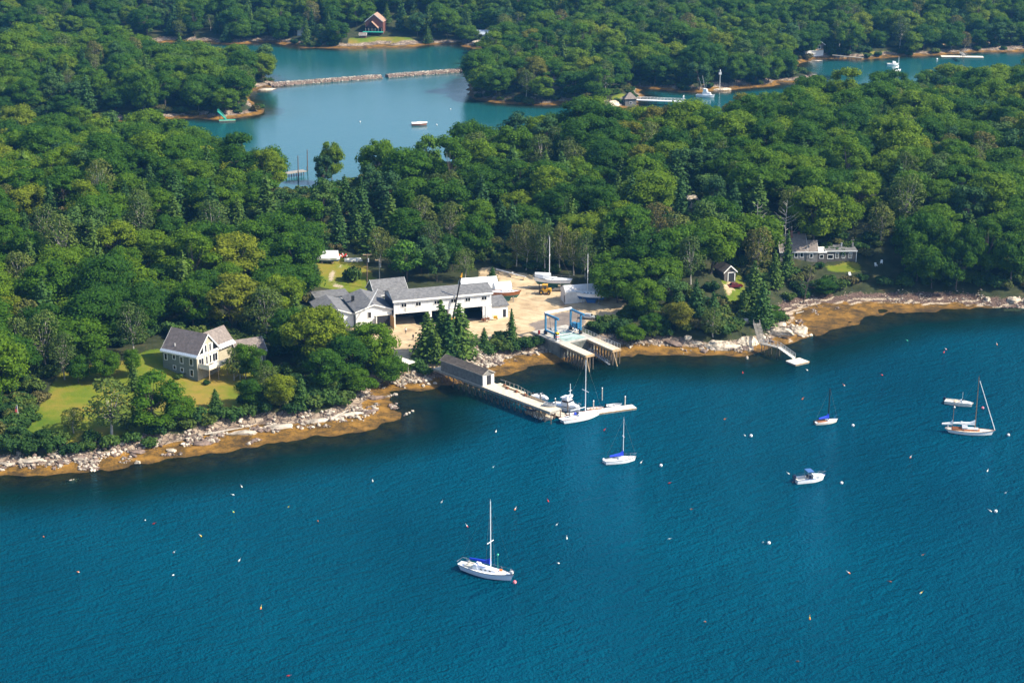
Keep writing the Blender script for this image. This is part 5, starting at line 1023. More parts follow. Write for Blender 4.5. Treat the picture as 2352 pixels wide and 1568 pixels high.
def rig(o, Lh, mx, z0, H_, mast='mast_white', r=.09, boom=None, cover=None, spread=(.52,), sw=1.0, stays=True, bz=1.3, name='mast', rake=0.0):
    top = Vector((mx - rake * H_, 0, z0 + H_)); base = Vector((mx, 0, z0 - .1)); mm = MB().tube(base, top, r, r * .7, 7)
    for s in spread:
        c = base.lerp(top, s); mm.tube(c + Vector((-.05, -sw / 2, .02)), c + Vector((-.05, sw / 2, .02)), .07, .07, 5)
    mm.tube(top, top + Vector((0, 0, .5)), .02); mo = mm.obj(name, mast, o)
    if boom:
        e = Vector((mx - boom, 0, z0 + bz - .12)); b0 = Vector((mx, 0, z0 + bz)); MB().tube(b0, e, .07, .06, 6).obj('boom', mast if cover is None or mast != 'mast_wood' else 'mast_wood', o)
        if cover:
            cm = MB(); n = 8; rings = []
            for i in range(n + 1):
                t = i / n; c = b0.lerp(e, t * .98 + .005); hh = .60 - .32 * t + (.55 * max(0, 1 - t * 5)); ww = .36 - .14 * t
                rings.append([(c.x, math.sin(a) * ww, c.z + .02 + (hh if math.cos(a) > 0 else .16) * math.cos(a)) for a in [2 * math.pi * k / 8 for k in range(8)]])
            cm.loft(rings, 0, True, True, True).obj('sail_cover', cover, o)
    if stays:
        ss = MB(); rr_ = .007
        ss.tube(top, (Lh * .49, 0, z0 - .1), rr_, rr_, 3); ss.tube(top, (-Lh * .49, 0, z0 - .1), rr_, rr_, 3)
        for sd2 in (-1, 1): ss.path([(mx - .1, sd2 * Lh * .14, z0 - .35), (mx - .05, sd2 * sw / 2, base.lerp(top, spread[0] if spread else .5).z), top], rr_, 3)
        ss.obj('rigging', 'steel_grey', o)
    return mo
def pulpit(o, Lh, zb, zs, B, name='railing', stern=True):
    m = MB(); x = Lh / 2
    m.path([(x - 1.3, -B * .22, zb), (x - 1.2, -B * .22, zb + .6), (x + .05, 0, zb + .68), (x - 1.2, B * .22, zb + .6), (x - 1.3, B * .22, zb)], .03, 4)
    if stern: m.path([(-x + .9, -B * .36, zs), (-x + .9, -B * .36, zs + .62), (-x + .05, -B * .3, zs + .62), (-x + .05, B * .3, zs + .62), (-x + .9, B * .36, zs + .62), (-x + .9, B * .36, zs)], .03, 4)
    for s in (-1, 1):
        m.tube((-x + .9, s * B * .38, zs + .6), (x - 1.2, s * B * .24, zb + .6), .012, .012, 3)
        for k in (.3, .5, .7): m.tube((-x + Lh * k, s * B * .46, zs), (-x + Lh * k, s * B * .44, zs + .6), .02, .02, 4)
    m.obj(name, 'chrome', o)
def windows(o, pts, w, h, ang=0.0, mi='glass'):
    m = MB()
    for x, y, z in pts: m.box((x, y, z), (w, .05, h))
    m.obj('window_band', mi, o)
def outboard(o, x, y, z, mi='navy', s=1.0):
    m = MB(); m.box((x - .1 * s, y, z + .38 * s), (.55 * s, .42 * s, .5 * s), 0, 0, R(-8)); m.box((x - .1 * s, y, z - .15 * s), (.22 * s, .18 * s, .8 * s)); m.box((x - .05 * s, y, z + .7 * s), (.38 * s, .34 * s, .16 * s)); m.tube((x - .1 * s, y, z - .5 * s), (x - .45 * s, y, z - .5 * s), .1 * s); m.obj('outboard', mi, o)
# 1 foreground sloop
o, Lb = boat_at('sailboat', 'large white-decked sloop with royal blue sail cover, alone in the foreground water', 'sailboat', (1056, 1292), (1180, 1324), 1.0); landmark('the blue-covered foreground sloop', *o.location[:2])
Lb = 11.9; B = 3.4; m, dl, sh, hb = hull_mb(Lb, B, 1.45, 1.0, 1.1, 1.5, 1.5, .5, .5, .5, rail=.05); m.obj('hull', ['hull_shade_blue', 'boot_blue', 'navy'], o); deck_mb(dl).obj('deck', 'white_gel', o)  # hull colour has the blue-grey of its shaded side painted in
c = MB(); trunk(c, -1.6, 2.6, 2.0, 1.4, 1.0, .55); trunk(c, -2.5, -1.3, 2.0, 2.0, 1.05, .95, 0, .85, .5); c.obj('cabin', 'white_gel', o); windows(o, [(-.6 + .9 * k, s * (1.0 - .09 * k), 1.3) for k in range(3) for s in (-1, 1)], .45, .18)
MB().box((-3.5, 0, 1.12), (2.0, 1.3, .1)).box((-3.3, -.75, 1.25), (2.2, .18, .25)).box((-3.3, .75, 1.25), (2.2, .18, .25)).obj('cockpit', 'cream_deck', o); MB().tube((-3.9, 0, 1.1), (-3.9, 0, 1.9), .05).tube((-3.95, 0, 1.8), (-3.85, 0, 1.8), .42, n=12).obj('steering_wheel', 'chrome', o)
rig(o, Lb, .9, 1.5, 13.3, boom=4.6, cover='sail_blue', sw=2.2, r=.11, spread=(.40,), bz=1.0); pulpit(o, Lb, 1.4, 1.1, B); MB().ball((5.4, 0, 1.75), .4, 8, 6, 0, (1.2, .7, .9)).obj('furled_jib_bag', 'cloth_white', o); MB().box((2.9, .35, 1.5), (.5, .4, .3)).obj('hatch', 'orange', o)
MB().tube((2.1, .6, 1.3), (2.1, .6, 4.2), .03).ball((2.1, .6, 4.3), .22, 7, 5).obj('wind_vane', 'buoy_green', o)
# 2 small white sloop
o, Lb = boat_at('sailboat', 'small white sloop with blue boom cover and white mast, nearest the pier end', 'sailboat', (1390, 1056), (1461, 1048), .9); landmark('the small white sloop', *o.location[:2])
Lb = 7.3; B = 2.4; m, dl, sh, hb = hull_mb(Lb, B, 1.05, .8, .8, .9, .15, .66, .35, .5, rail=.04); m.obj('hull', ['white_gel', 'bottom_black', 'black'], o); deck_mb(dl).obj('deck', 'white_gel', o); c = MB(); trunk(c, -.7, 1.9, 1.5, 1.0, .8, .38); c.obj('cabin', 'white_gel', o); windows(o, [(.1 + .7 * k, s * (.72 - .06 * k), 1.0) for k in range(3) for s in (-1, 1)], .4, .12, mi='teak')
MB().box((-1.9, 0, .86), (2.0, .9, .08)).obj('cockpit', 'cream_deck', o); rig(o, Lb, .55, 1.1, 8.7, boom=3.1, cover='sail_blue', sw=1.1, r=.075, spread=(.55,), bz=.55); pulpit(o, Lb, 1.0, .8, B, stern=False); outboard(o, -3.75, .3, .7, 'white', .7); MB().box((-3.72, 0, .45), (.08, .3, .8)).obj('rudder', 'white_gel', o)
# 3 daysailer
o, Lb = boat_at('sailboat', 'small open daysailer with black mast, blue cover and red-brown cockpit', 'sailboat', (1873, 969), (1923, 963), .6); landmark('the black-masted daysailer', *o.location[:2])
Lb = 5.9; B = 2.0; m, dl, sh, hb = hull_mb(Lb, B, .8, .6, .6, .7, .25, .6, .3, .5); m.obj('hull', ['offwhite', 'bottom_black', 'teak'], o); deck_mb(dl).obj('deck', 'white_gel', o); c = MB(); trunk(c, .1, 1.6, 1.2, .8, .58, .25); c.obj('cuddy', 'white_gel', o); MB().box((-1.2, 0, .64), (2.3, 1.1, .06)).box((-1.2, .58, .7), (2.4, .08, .18)).box((-1.2, -.58, .7), (2.4, .08, .18)).obj('cockpit', 'teak', o)
rig(o, Lb, .5, .8, 7.5, 'black', .14, 2.5, 'sail_blue', (), 1.0, True, .55); outboard(o, -3.0, .2, .5, 'black', .6); MB().path([(2.4, 0, .8), (2.0, 0, 1.2), (2.5, 0, 1.9)], .05).obj('furled_jib', 'canvas_blue', o)
# 4 varnished yawl
o, Lb = boat_at('sailboat', 'white two-masted yawl with varnished wooden masts and white furled sails', 'sailboat', (2172, 982), (2285, 990), 1.0); landmark('the two-masted yawl', *o.location[:2])
Lb = 11.0; B = 3.0; m, dl, sh, hb = hull_mb(Lb, B, 1.25, .85, .95, 1.7, 1.9, .32, .5, .48, rail=.05); m.obj('hull', ['white_gel', 'bottom_black', 'teak'], o); deck_mb(dl).obj('deck', 'cream_deck', o)
c = MB(); trunk(c, -1.5, 2.2, 1.9, 1.3, .85, .42, 1); c.obj('cabin_side', ['white', 'teak'], o); MB().box((.3, 0, 1.31), (2.9, 1.3, .06)).box((-1.2, 0, 1.5), (1.2, 1.5, .4)).obj('cabin_top', 'white_gel', o); MB().box((-2.8, 0, .95), (2.4, 1.4, .1)).box((-2.8, .75, 1.05), (2.5, .1, .3)).box((-2.8, -.75, 1.05), (2.5, .1, .3)).obj('cockpit', 'teak', o)
rig(o, Lb, 1.0, 1.2, 12.2, 'mast_wood', .10, 5.0, 'white', (.45,), 1.3, True, 1.1); rig(o, Lb, -3.9, .95, 6.0, 'mast_wood', .065, 2.4, 'white', (), .8, False, 1.0, name='mizzen_mast'); MB().tube((5.35, 0, 1.3), (1.25, 0, 12.6), .085, .06, 7).obj('furled_jib', 'mast_white', o); MB().ball((-4.9, 0, 1.4), .32, 8, 6, 0, (.5, 1, 1.1)).obj('life_ring', 'white', o); MB().ball((-2.0, 0, 2.4), .35, 7, 5, 0, (1.4, .6, 1.2)).obj('sail_bag', 'white', o)
# 5 open outboard boat
o, Lb = boat_at('motorboat', 'open cream runabout with dark outboard, beyond the two-masted yawl', 'motorboat', (2170, 918), (2237, 928), .75); landmark('the cream runabout', *o.location[:2])
Lb = 6.6; B = 2.3; m, dl, sh, hb = hull_mb(Lb, B, 1.05, .85, .75, .8, .1, .9, .3, .5, rail=.05); m.obj('hull', ['offwhite', 'bottom_blue', 'white'], o); deck_mb(dl, .05, .02, .25).obj('deck', 'cream_deck', o); c = MB(); trunk(c, .9, 3.0, 1.9, .8, .75, .3); c.obj('foredeck', 'white_gel', o); MB().box((.55, 0, 1.05), (.5, .8, .7)).obj('console', 'white_gel', o); MB().box((.8, 0, 1.5), (.05, 1.5, .3), 0, 0, R(-20)).obj('windscreen', 'glass', o); MB().box((-.9, 0, .85), (.5, 1.7, .25)).obj('seat', 'cushion_tan', o); MB().tube((.6, .4, 1.2), (.6, .4, 3.2), .02).obj('antenna', 'white', o); outboard(o, -3.45, 0, .75, 'navy', .95)
# 6 cuddy boat
o, Lb = boat_at('motorboat', 'white cuddy motorboat with blue canopy and big dark blue outboard', 'motorboat', (1829, 1099), (1894, 1092), .9); landmark('the blue-canopied motorboat', *o.location[:2])
Lb = 6.7; B = 2.5; m, dl, sh, hb = hull_mb(Lb, B, 1.3, .95, .9, 1.0, .05, .92, .35, .5, rail=.05); m.obj('hull', ['white_gel', 'bottom_blue', 'canvas_blue'], o); deck_mb(dl, .05, .02, .3).obj('deck', 'cream_deck', o); c = MB(); trunk(c, .2, 3.0, 2.1, .7, .95, .5); c.obj('cabin', 'white_gel', o); windows(o, [(1.2, s * .82, 1.25) for s in (-1, 1)], .9, .14); MB().box((.1, 0, 1.7), (.06, 1.9, .5), 0, 0, R(-30)).obj('windscreen', 'glass', o)
MB().box((-.35, 0, 2.45), (1.4, 2.0, .12)).obj('canopy', 'canvas_blue', o); mb = MB()
for s in (-.95, .95): mb.tube((-.9, s, .9), (-.95, s, 2.4), .03).tube((.25, s, 1.4), (.25, s, 2.4), .03)
mb.obj('canopy_frame', 'chrome', o); MB().box((-.4, .5, 1.05), (.5, .5, .7)).box((-.4, -.5, 1.05), (.5, .5, .7)).obj('seat', 'navy', o); outboard(o, -3.55, 0, .85, 'navy', 1.25); pulpit(o, Lb, 1.25, .9, B, stern=False)
# 7 sloop at the dock
o, Lb = boat_at('sailboat', 'white sloop lying alongside the long float at the pier end, tall white mast', 'sailboat', (1289, 962), (1381, 941), 1.1); landmark('the white sloop at the float', *o.location[:2])
Lb = 11.6; B = 3.3; m, dl, sh, hb = hull_mb(Lb, B, 1.35, 1.0, 1.05, 1.5, 1.2, .5, .5, .5, rail=.05); m.obj('hull', ['white_gel', 'bottom_black', 'teak'], o); deck_mb(dl).obj('deck', 'white_gel', o); c = MB(); trunk(c, -1.2, 2.4, 1.9, 1.2, 1.0, .45); c.obj('cabin', 'white_gel', o); windows(o, [(-.3 + .9 * k, s * (.93 - .09 * k), 1.25) for k in range(3) for s in (-1, 1)], .45, .15); MB().box((-2.7, 0, 1.08), (2.0, 1.2, .1)).obj('cockpit', 'cream_deck', o); MB().tube((-3.3, 0, 1.1), (-3.3, 0, 1.7), .05).tube((-3.34, 0, 1.65), (-3.26, 0, 1.65), .45, n=12).obj('steering_wheel', 'chrome', o)
rig(o, Lb, 1.1, 1.4, 12.6, boom=4.2, sw=2.4, r=.11, spread=(.42,)); pulpit(o, Lb, 1.3, 1.05, B); MB().ball((-1.7, .1, 1.6), .33, 8, 6).obj('fender', 'sail_blue', o); MB().box((-1.0, .1, 1.55), (.5, .5, .5)).obj('hatch', 'navy', o)
# 8 cabin cruiser
o, Lb = boat_at('motor_cruiser', 'white cabin cruiser with flybridge and short mast behind the white sloop', 'motorboat', (1277, 925), (1328, 938), 1.0); Lb = 8.2; B = 3.0; landmark('the cabin cruiser', *o.location[:2])
m, dl, sh, hb = hull_mb(Lb, B, 1.5, 1.1, .95, 1.2, .1, .85, .4, .5, rail=.05); m.obj('hull', ['white_gel', 'bottom_blue', 'navy'], o); deck_mb(dl, .05, .03, .1).obj('deck', 'white_gel', o); c = MB(); trunk(c, -.8, 3.2, 2.5, 1.4, 1.2, .6); trunk(c, -1.0, 1.4, 2.3, 2.0, 1.6, 1.3, 0, .88, .6); c.obj('cabin', 'white_gel', o); windows(o, [(.1, s * 1.08, 2.35) for s in (-1, 1)], 1.6, .45); MB().box((1.15, 0, 2.4), (.06, 1.7, .5), 0, 0, R(-25)).obj('windscreen', 'glass', o)
MB().box((-.2, 0, 3.1), (2.0, 2.2, .14)).box((.5, 0, 3.4), (.7, 1.8, .5)).obj('flybridge', 'white_gel', o); MB().tube((.9, 0, 3.0), (.9, 0, 6.6), .08, .06).tube((.9, -.6, 4.9), (.9, .6, 4.9), .04).obj('mast', 'mast_white', o); MB().tube((1.3, 0, 3.7), (1.3, 0, 4.0), .35, .3, 10).obj('radar', 'white_gel', o); pulpit(o, Lb, 1.5, 1.0, B, stern=False)
# 9 small motor boat by the pier
o, Lb = boat_at('motorboat', 'small white motorboat on the far side of the pier beyond the kerb', 'motorboat', (1228, 906), (1258, 917), .8); Lb = 5.2; B = 2.1; m, dl, sh, hb = hull_mb(Lb, B, 1.0, .85, .8, .8, .05, .9, .3, .5, rail=.04); m.obj('hull', ['white_gel', 'bottom_blue', 'white'], o); deck_mb(dl, .05, .02, .2).obj('deck', 'white_gel', o); c = MB(); trunk(c, 0, 2.2, 1.7, .8, .85, .5); c.obj('cabin', 'white_gel', o); MB().box((-.2, 0, 1.6), (.05, 1.5, .4), 0, 0, R(-25)).obj('windscreen', 'glass', o); outboard(o, -2.7, 0, .7, 'black', .8)
# dinghies
def dinghy(label, c, rz, Lh, B, z, mats, seats='wood_tan', flip=False, cat='dinghy', group=None, motor=None):
    o = thing('dinghy', label, cat, (*c, z), rz, group); m, dl, sh, hb = hull_mb(Lh, B, .62, .48, .5, .5, .05, .75, .12, .5, rail=.045); m.obj('hull', mats, o)
    deck_mb(dl, .08, .0, .3).obj('floorboards', seats, o); mb = MB()
    for x_ in (-Lh * .25, Lh * .08): mb.box((x_, 0, .38), (.25, B * .8, .04))
    mb.obj('thwart', seats, o)
    if motor: outboard(o, -Lh / 2 - .1, 0, .45, motor, .6)
    return o
d1 = dinghy('dark-hulled wooden dinghy on the grey float beside the pier', (4.6, 391.4), R(-44), 3.6, 1.4, .62, ['navy', 'navy', 'white']); d2 = dinghy('tan wooden dinghy on the grey float, nearer its outer end', (6.9, 388.7), R(-40), 3.0, 1.4, .62, ['cushion_tan', 'cushion_tan', 'wood_tan'])
d3 = dinghy('grey inflatable dinghy lying on the outer end of the pier deck', (8.8, 387.4), R(-18), 3.2, 1.5, PZ + .13, ['inflatable', 'inflatable', 'inflatable'], 'steel_grey'); d4 = dinghy('white tender with orange seat beyond the bow of the sloop at the float', (19.5, 393.0), R(14), 4.0, 1.6, .06, ['white_gel', 'bottom_blue', 'teak'], 'wood_tan')
d5 = dinghy('grey covered inflatable tied behind the long white float', (23.9, 395.2), R(18), 3.9, 1.7, .06, ['inflatable', 'inflatable', 'white'], 'tarp_grey', motor='black')
fn = thing('fender_row', 'row of white fenders hanging on the outer side of the grey float', 'fenders', (6.0, 387.6, 0), R(-50))
for k in range(6): MB().tube((-1.5 + k * .6, -.25, .1), (-1.25 + k * .6, -.25, .5), .14, .14, 7).obj('fender', 'white', fn)
# red covered boat in the cove
o, Lb = boat_at('motorboat', 'red and white covered boat moored in the middle cove', 'motorboat', (945, 285), (982, 284), .6); Lb = 6.8; landmark('the red covered boat', *o.location[:2]); m, dl, sh, hb = hull_mb(Lb, 2.6, 1.0, .85, .85, .8, .1, .8, .3, .5, rail=.05); m.obj('hull', ['brick', 'brick', 'white'], o); c = MB(); c.loft([[(x, -y, z), (x, -y * .5, z + .45), (x, 0, z + .75 - abs(x) * .12), (x, y * .5, z + .45), (x, y, z)] for x, y, z in dl]); c.obj('cover', 'cloth_white', o)
# far boats
o, Lb = boat_at('fishing_boat', 'white sport fishing boat with outriggers in the far channel', 'motorboat', (1614, 219), (1628, 220), .8); Lb = 9; m, dl, sh, hb = hull_mb(Lb, 3, 1.6, 1.1, 1, 1, .1, .85, .4, .5); m.obj('hull', ['white_gel', 'bottom_blue', 'white'], o); deck_mb(dl).obj('deck', 'white_gel', o); c = MB(); trunk(c, -1.5, 2.5, 2.2, 1.6, 1.1, 1.4); trunk(c, -1.2, .8, 1.8, 1.6, 2.5, 1.5, 0, .9, .3); c.obj('cabin', 'white_gel', o); MB().tube((-.5, -1.4, 2), (-2.8, -2.8, 9.5), .05).tube((-.5, 1.4, 2), (-2.8, 2.8, 9.5), .05).tube((0, 0, 4), (0, 0, 7), .06).obj('outrigger', 'mast_alu', o)
o, Lb = boat_at('sailboat', 'tiny white sailboat with short mast in the far right cove', 'sailboat', (2055, 163), (2068, 161), .6); Lb = 5.5; m, dl, sh, hb = hull_mb(Lb, 2.2, 1, .8, .8, .8, .3, .6, .3, .5); m.obj('hull', ['white_gel', 'bottom_blue', 'white'], o); deck_mb(dl).obj('deck', 'white_gel', o); rig(o, Lb, .5, .9, 6.5, stays=False, boom=2.4, cover='white', r=.1)
o, Lb = boat_at('motorboat', 'small grey-white motorboat in the middle of the far right cove', 'motorboat', (2040, 147), (2062, 147), .6); Lb = 6; m, dl, sh, hb = hull_mb(Lb, 2.4, 1, .8, .8, .8, .1, .85, .3, .5); m.obj('hull', ['white_gel', 'bottom_blue', 'white'], o); deck_mb(dl).obj('deck', 'cream_deck', o); c = MB(); trunk(c, -.3, 1.6, 1.8, 1.2, .9, 1.1); c.obj('cabin', 'white_gel', o)
# ---- boats ashore
def ashore(label, stern, bow, zd, Lh, B, mats, mast=None, cover=None, gz=None, keel=1.4):
    p = Vector(G(*stern, zd)); q = Vector(G(*bow, zd)); d = q - p; c = Vector(GT((stern[0] + bow[0]) / 2, (stern[1] + bow[1]) / 2 + zd)[:2]); gz = hz(c.x, c.y)
    o = thing('yacht', label, 'sailboat', (c.x, c.y, gz + keel + .35), math.atan2(d.y, d.x)); m, dl, sh, hb = hull_mb(Lh, B, 1.35, 1.05, 1.1, 1.3, 1.0, .6, .75, .5, rail=.05); m.obj('hull', mats, o)
    MB().add([(-1.6, -.1, -.6), (1.5, -.1, -.6), (.9, -.15, -keel - .3), (-1.3, -.15, -keel - .3), (-1.6, .1, -.6), (1.5, .1, -.6), (.9, .15, -keel - .3), (-1.3, .15, -keel - .3)], [(0, 1, 2, 3), (7, 6, 5, 4), (0, 4, 5, 1), (1, 5, 6, 2), (2, 6, 7, 3), (3, 7, 4, 0)]).obj('keel', mats[1], o)
    deck_mb(dl).obj('deck', 'white_gel', o); c2 = MB(); trunk(c2, -1.2, 2.2, B * .58, B * .36, 1.0, .5); c2.obj('cabin', 'white_gel', o); windows(o, [(-.2 + .9 * k, s * (B * .28 - .07 * k), 1.3) for k in range(3) for s in (-1, 1)], .5, .16)
    if mast: rig(o, Lh, .9, 1.4, mast, sw=1.8, r=.1, spread=(.55,))
    pulpit(o, Lh, 1.35, 1.1, B)
    M = Matrix.Rotation(math.atan2(d.y, d.x), 3, 'Z')
    return o, M, c, gz
o, M, c, gz = ashore('big white yacht with green bottom and tall mast standing ashore by the trees', (1312, 640), (1226, 636), 24, 11.0, 3.4, ['white_gel', 'bottom_green', 'navy'], 11.5); landmark('the tall-masted yacht ashore', c.x, c.y)
STANDS = [(o, M, c, gz)]
MB().loft([[(x, -1.5 * f, 1.25), (x, -1.2 * f, 2.3), (x, 0, 2.7), (x, 1.2 * f, 2.3), (x, 1.5 * f, 1.25)] for x, f in ((.6, .9), (2.5, .85), (4.2, .5), (5.0, .15))]).obj('cover', 'shrink_white', o)
o, M, c, gz = ashore('white yacht with blue bottom on stands beside the grey boat shelter', (1395, 675), (1318, 672), 22, 8.8, 2.9, ['white_gel', 'bottom_blue', 'navy'], 10.5); STANDS.append((o, M, c, gz))
o, M, c, gz = ashore('yacht with reddish sheer stripe and dark green bottom beside the white shelters', (1128, 672), (1196, 671), 20, 8.6, 2.8, ['varnish', 'bottom_green', 'teak'], None); STANDS.append((o, M, c, gz))
for (o, M, c, gz), nm in zip(STANDS, ('tall-masted yacht', 'blue-bottomed yacht', 'red-striped yacht')):
    for k, (x_, s) in enumerate(((-2.4, -1), (2.0, -1), (-2.4, 1), (2.0, 1))):
        q = M @ Vector((x_, s * 1.35, 0)); st = thing('jack_stand', f'thin steel stand propping the {nm} ashore, ' + ('near side, stern end', 'near side, bow end', 'far side, stern end', 'far side, bow end')[k], 'boat stand', (c.x + q.x, c.y + q.y, gz), 0); MB().tube((0, 0, 0), (0, 0, 1.6), .06).box((0, 0, 1.65), (.3, .3, .06)).obj('post', 'steel_grey', st); mb = MB()
        for a in range(3): mb.tube((0, 0, .9), (.5 * math.cos(a * 2.09), .5 * math.sin(a * 2.09), 0), .03)
        mb.obj('tripod', 'steel_grey', st)
def shelter(label, c, rz, Lh, Wd, he, hr, mat_, name='boat_shelter', z=None, round_=False):
    z = hz(*c) if z is None else z; o = thing(name, label, 'boat shelter', (*c, z), rz)
    prof = [(-Wd / 2, -.4), (-Wd / 2, he), (-Wd * .25, he + (hr - he) * (.75 if round_ else .5)), (0, hr), (Wd * .25, he + (hr - he) * (.75 if round_ else .5)), (Wd / 2, he), (Wd / 2, -.4)]
    MB().xprism(prof[::-1], -Lh / 2, Lh / 2).obj('cover', mat_, o); return o
sx_, sy_ = at(1088, 676)[:2]; o = shelter('larger white plastic boat shelter behind the right end of the long shed', (sx_ + 1.2, sy_ + 4.5), R(14), 10.5, 4.8, 1.8, 3.4, 'shrink_white'); landmark('the white boat shelters', sx_, sy_ + 6)
sx_, sy_ = at(1160, 678)[:2]; shelter('smaller rounded white plastic shelter right of the larger one', (sx_ - .8, sy_ + 2.4), R(14), 4.8, 3.4, 1.9, 3.1, 'shrink_white', round_=True)
sx_, sy_ = at(1330, 697)[:2]; o = shelter('grey tarpaulin boat shelter with pitched roof in the yard', (sx_ + .5, sy_ + 3.3), R(14), 10.0, 4.8, 3.0, 4.3, 'tarp_grey'); MB().box((-5.04, -1.6, .9), (.06, .7, 1.9)).obj('door', 'navy', o); MB().box((0, -2.46, 2.95), (10.1, .06, .14)).obj('seam', 'white', o)
# lawn boat under white wrap, and upturned boat
o, Lb = boat_at('wrapped_boat', 'white boat under a white pitched cover on the upper lawn', 'boat', (725, 598), (776, 598), 4.6); o.location = (*GT(752, 604)[:2], 0); o.location.z = hz(*o.location[:2]) + 1.0; m, dl, sh, hb = hull_mb(7.8, 2.7, 1.0, .8, .8, .8, .1, .85, .5, .5); m.obj('hull', ['white_gel', 'bottom_blue', 'white'], o); MB().xprism([(-1.25, .75), (1.25, .75), (.1, 2.7), (-.1, 2.7)], -3.7, 3.2).obj('cover', 'shrink_white', o); MB().box((.2, -.75, 1.35), (1.0, .1, .7), 0, 0, 0, R(-30)).obj('cover_patch', 'red_wall', o); MB().box((-1.5, 0, -.75), (.5, 1.6, .5)).box((1.5, 0, -.75), (.5, 1.6, .5)).obj('cradle', 'wood_tan', o); landmark('the white boat on the lawn', *o.location[:2])
x_, y_, z_ = at(812, 600); o = thing('upturned_boat', 'pale upturned hull at the back of the upper lawn beside the path', 'boat', (x_, y_, z_ + .7), R(8)); m, dl, sh, hb = hull_mb(5.4, 1.9, .8, .6, .6, .6, .1, .8, .3, .5); ob = m.obj('hull', ['offwhite', 'offwhite', 'offwhite'], o); ob.rotation_euler = (math.pi, 0, 0); MB().box((-1.5, 0, -.6), (.3, 1.6, .3)).box((1.5, 0, -.6), (.3, 1.6, .3)).obj('trestle', 'wood_tan', o)
x_, y_, z_ = at(778, 590); tr_ = thing('float_heap', 'heap of red and white buoys behind the white boat on the lawn', 'buoys', (x_, y_, z_)); rb = random.Random(4); 
for k, c_ in enumerate(('red', 'white', 'orange')):
    mb = MB()
    for q in range(14): mb.ball((rb.uniform(-1.8, 2.4), rb.uniform(-.8, .8), rb.uniform(.15, .7)), .2, 6, 4, 0, (1, 1, 1.4))
    mb.obj('buoy_pile', c_, tr_)
# hull on its side in the trees
x_, y_ = G(705, 428, 3); o = thing('old_hull', 'orange-brown old boat hull ashore below the ruined wharf', 'boat', (x_, y_, hz(x_, y_) + .9), R(12)); m, dl, sh, hb = hull_mb(8, 2.8, 1.3, .9, 1, .9, .3, .7, .6, .5); m.obj('hull', ['wood_tan', 'rust', 'white'], o); deck_mb(dl).obj('deck', 'plywood', o)
# ================================================================== yard things, poles, people, buoys, stones
# forklift
x_, y_, z_ = at(1252, 675); o = thing('forklift', 'yellow rough-terrain forklift on the sand in front of the tall-masted yacht', 'forklift', (x_, y_, z_), R(172)); landmark('the yellow forklift', x_, y_)
MB().box((-.2, 0, 1.05), (2.6, 1.5, .7)).box((-1.3, 0, 1.2), (.8, 1.5, .9)).obj('body', 'machine_yellow', o); mb = MB()
for sx2 in (-.55, .6):
    for sy2 in (-.62, .62): mb.box((sx2, sy2, 2.0), (.1, .1, 1.3))
mb.obj('cab_frame', 'machine_yellow', o); MB().box((.02, 0, 2.68), (1.5, 1.5, .12)).obj('cab_roof', 'machine_yellow', o); MB().box((0, 0, 1.6), (.5, .6, .5)).obj('seat', 'black', o)
for sx2, rr_ in ((-1.1, .5), (.95, .62)):
    for sy2 in (-.85, .85): w_ = MB().tube((sx2, sy2 - .17, rr_), (sx2, sy2 + .17, rr_), rr_, n=14).obj('wheel', 'rubber', o); MB().tube((sx2, sy2 - .18, rr_), (sx2, sy2 + .18, rr_), rr_ * .45, n=10).obj('rim', 'machine_yellow', w_)
MB().box((1.65, -.4, 1.7), (.14, .12, 3.0)).box((1.65, .4, 1.7), (.14, .12, 3.0)).box((1.65, 0, 3.1), (.12, .9, .12)).box((1.65, 0, 1.0), (.12, 1.0, .3)).obj('lift_mast', 'black', o); MB().box((2.4, -.35, .35), (1.5, .14, .08)).box((2.4, .35, .35), (1.5, .14, .08)).obj('fork', 'steel_grey', o)
# timbers, lying mast
x0, y0, z0 = at(1140, 626); x1, y1, z1 = at(1208, 644); o = thing('spar', 'long white mast lying on trestles at the back of the sandy yard', 'mast', (x0, y0, z0)); dv = Vector((x1 - x0, y1 - y0, z1 - z0)); MB().tube(Vector((0, 0, 1.0)), dv + Vector((0, 0, 1.0)), .13, .11, 8).obj('mast', 'mast_white', o)
for t_ in (.08, .5, .92): q = dv * t_; MB().box(q + Vector((0, 0, .45)), (.12, .9, .9)).box(q + Vector((0, 0, .86)), (.9, .12, .08)).obj('trestle', 'wood_tan', o)
MB().box(dv * .55 + Vector((0, 0, 1.25)), (.5, .3, .3)).obj('fitting', 'white', o)
rb = random.Random(8)
for uv, lab in (((1290, 668), 'pile of weathered planks right of the yellow forklift'), ((1232, 664), 'pile of weathered planks left of the yellow forklift')):
    x_, y_, z_ = at(*uv); mb = MB()
    for k in range(9): mb.box((rb.uniform(-.6, .6), rb.uniform(-.6, .6), .1 + k * .07), (rb.uniform(3, 5), .25, .07), rb.uniform(-.1, .1))
    o = mb.obj('plank_pile', 'wood_grey', None, (x_, y_, z_), R(-12)); tag(o, lab, 'timber')
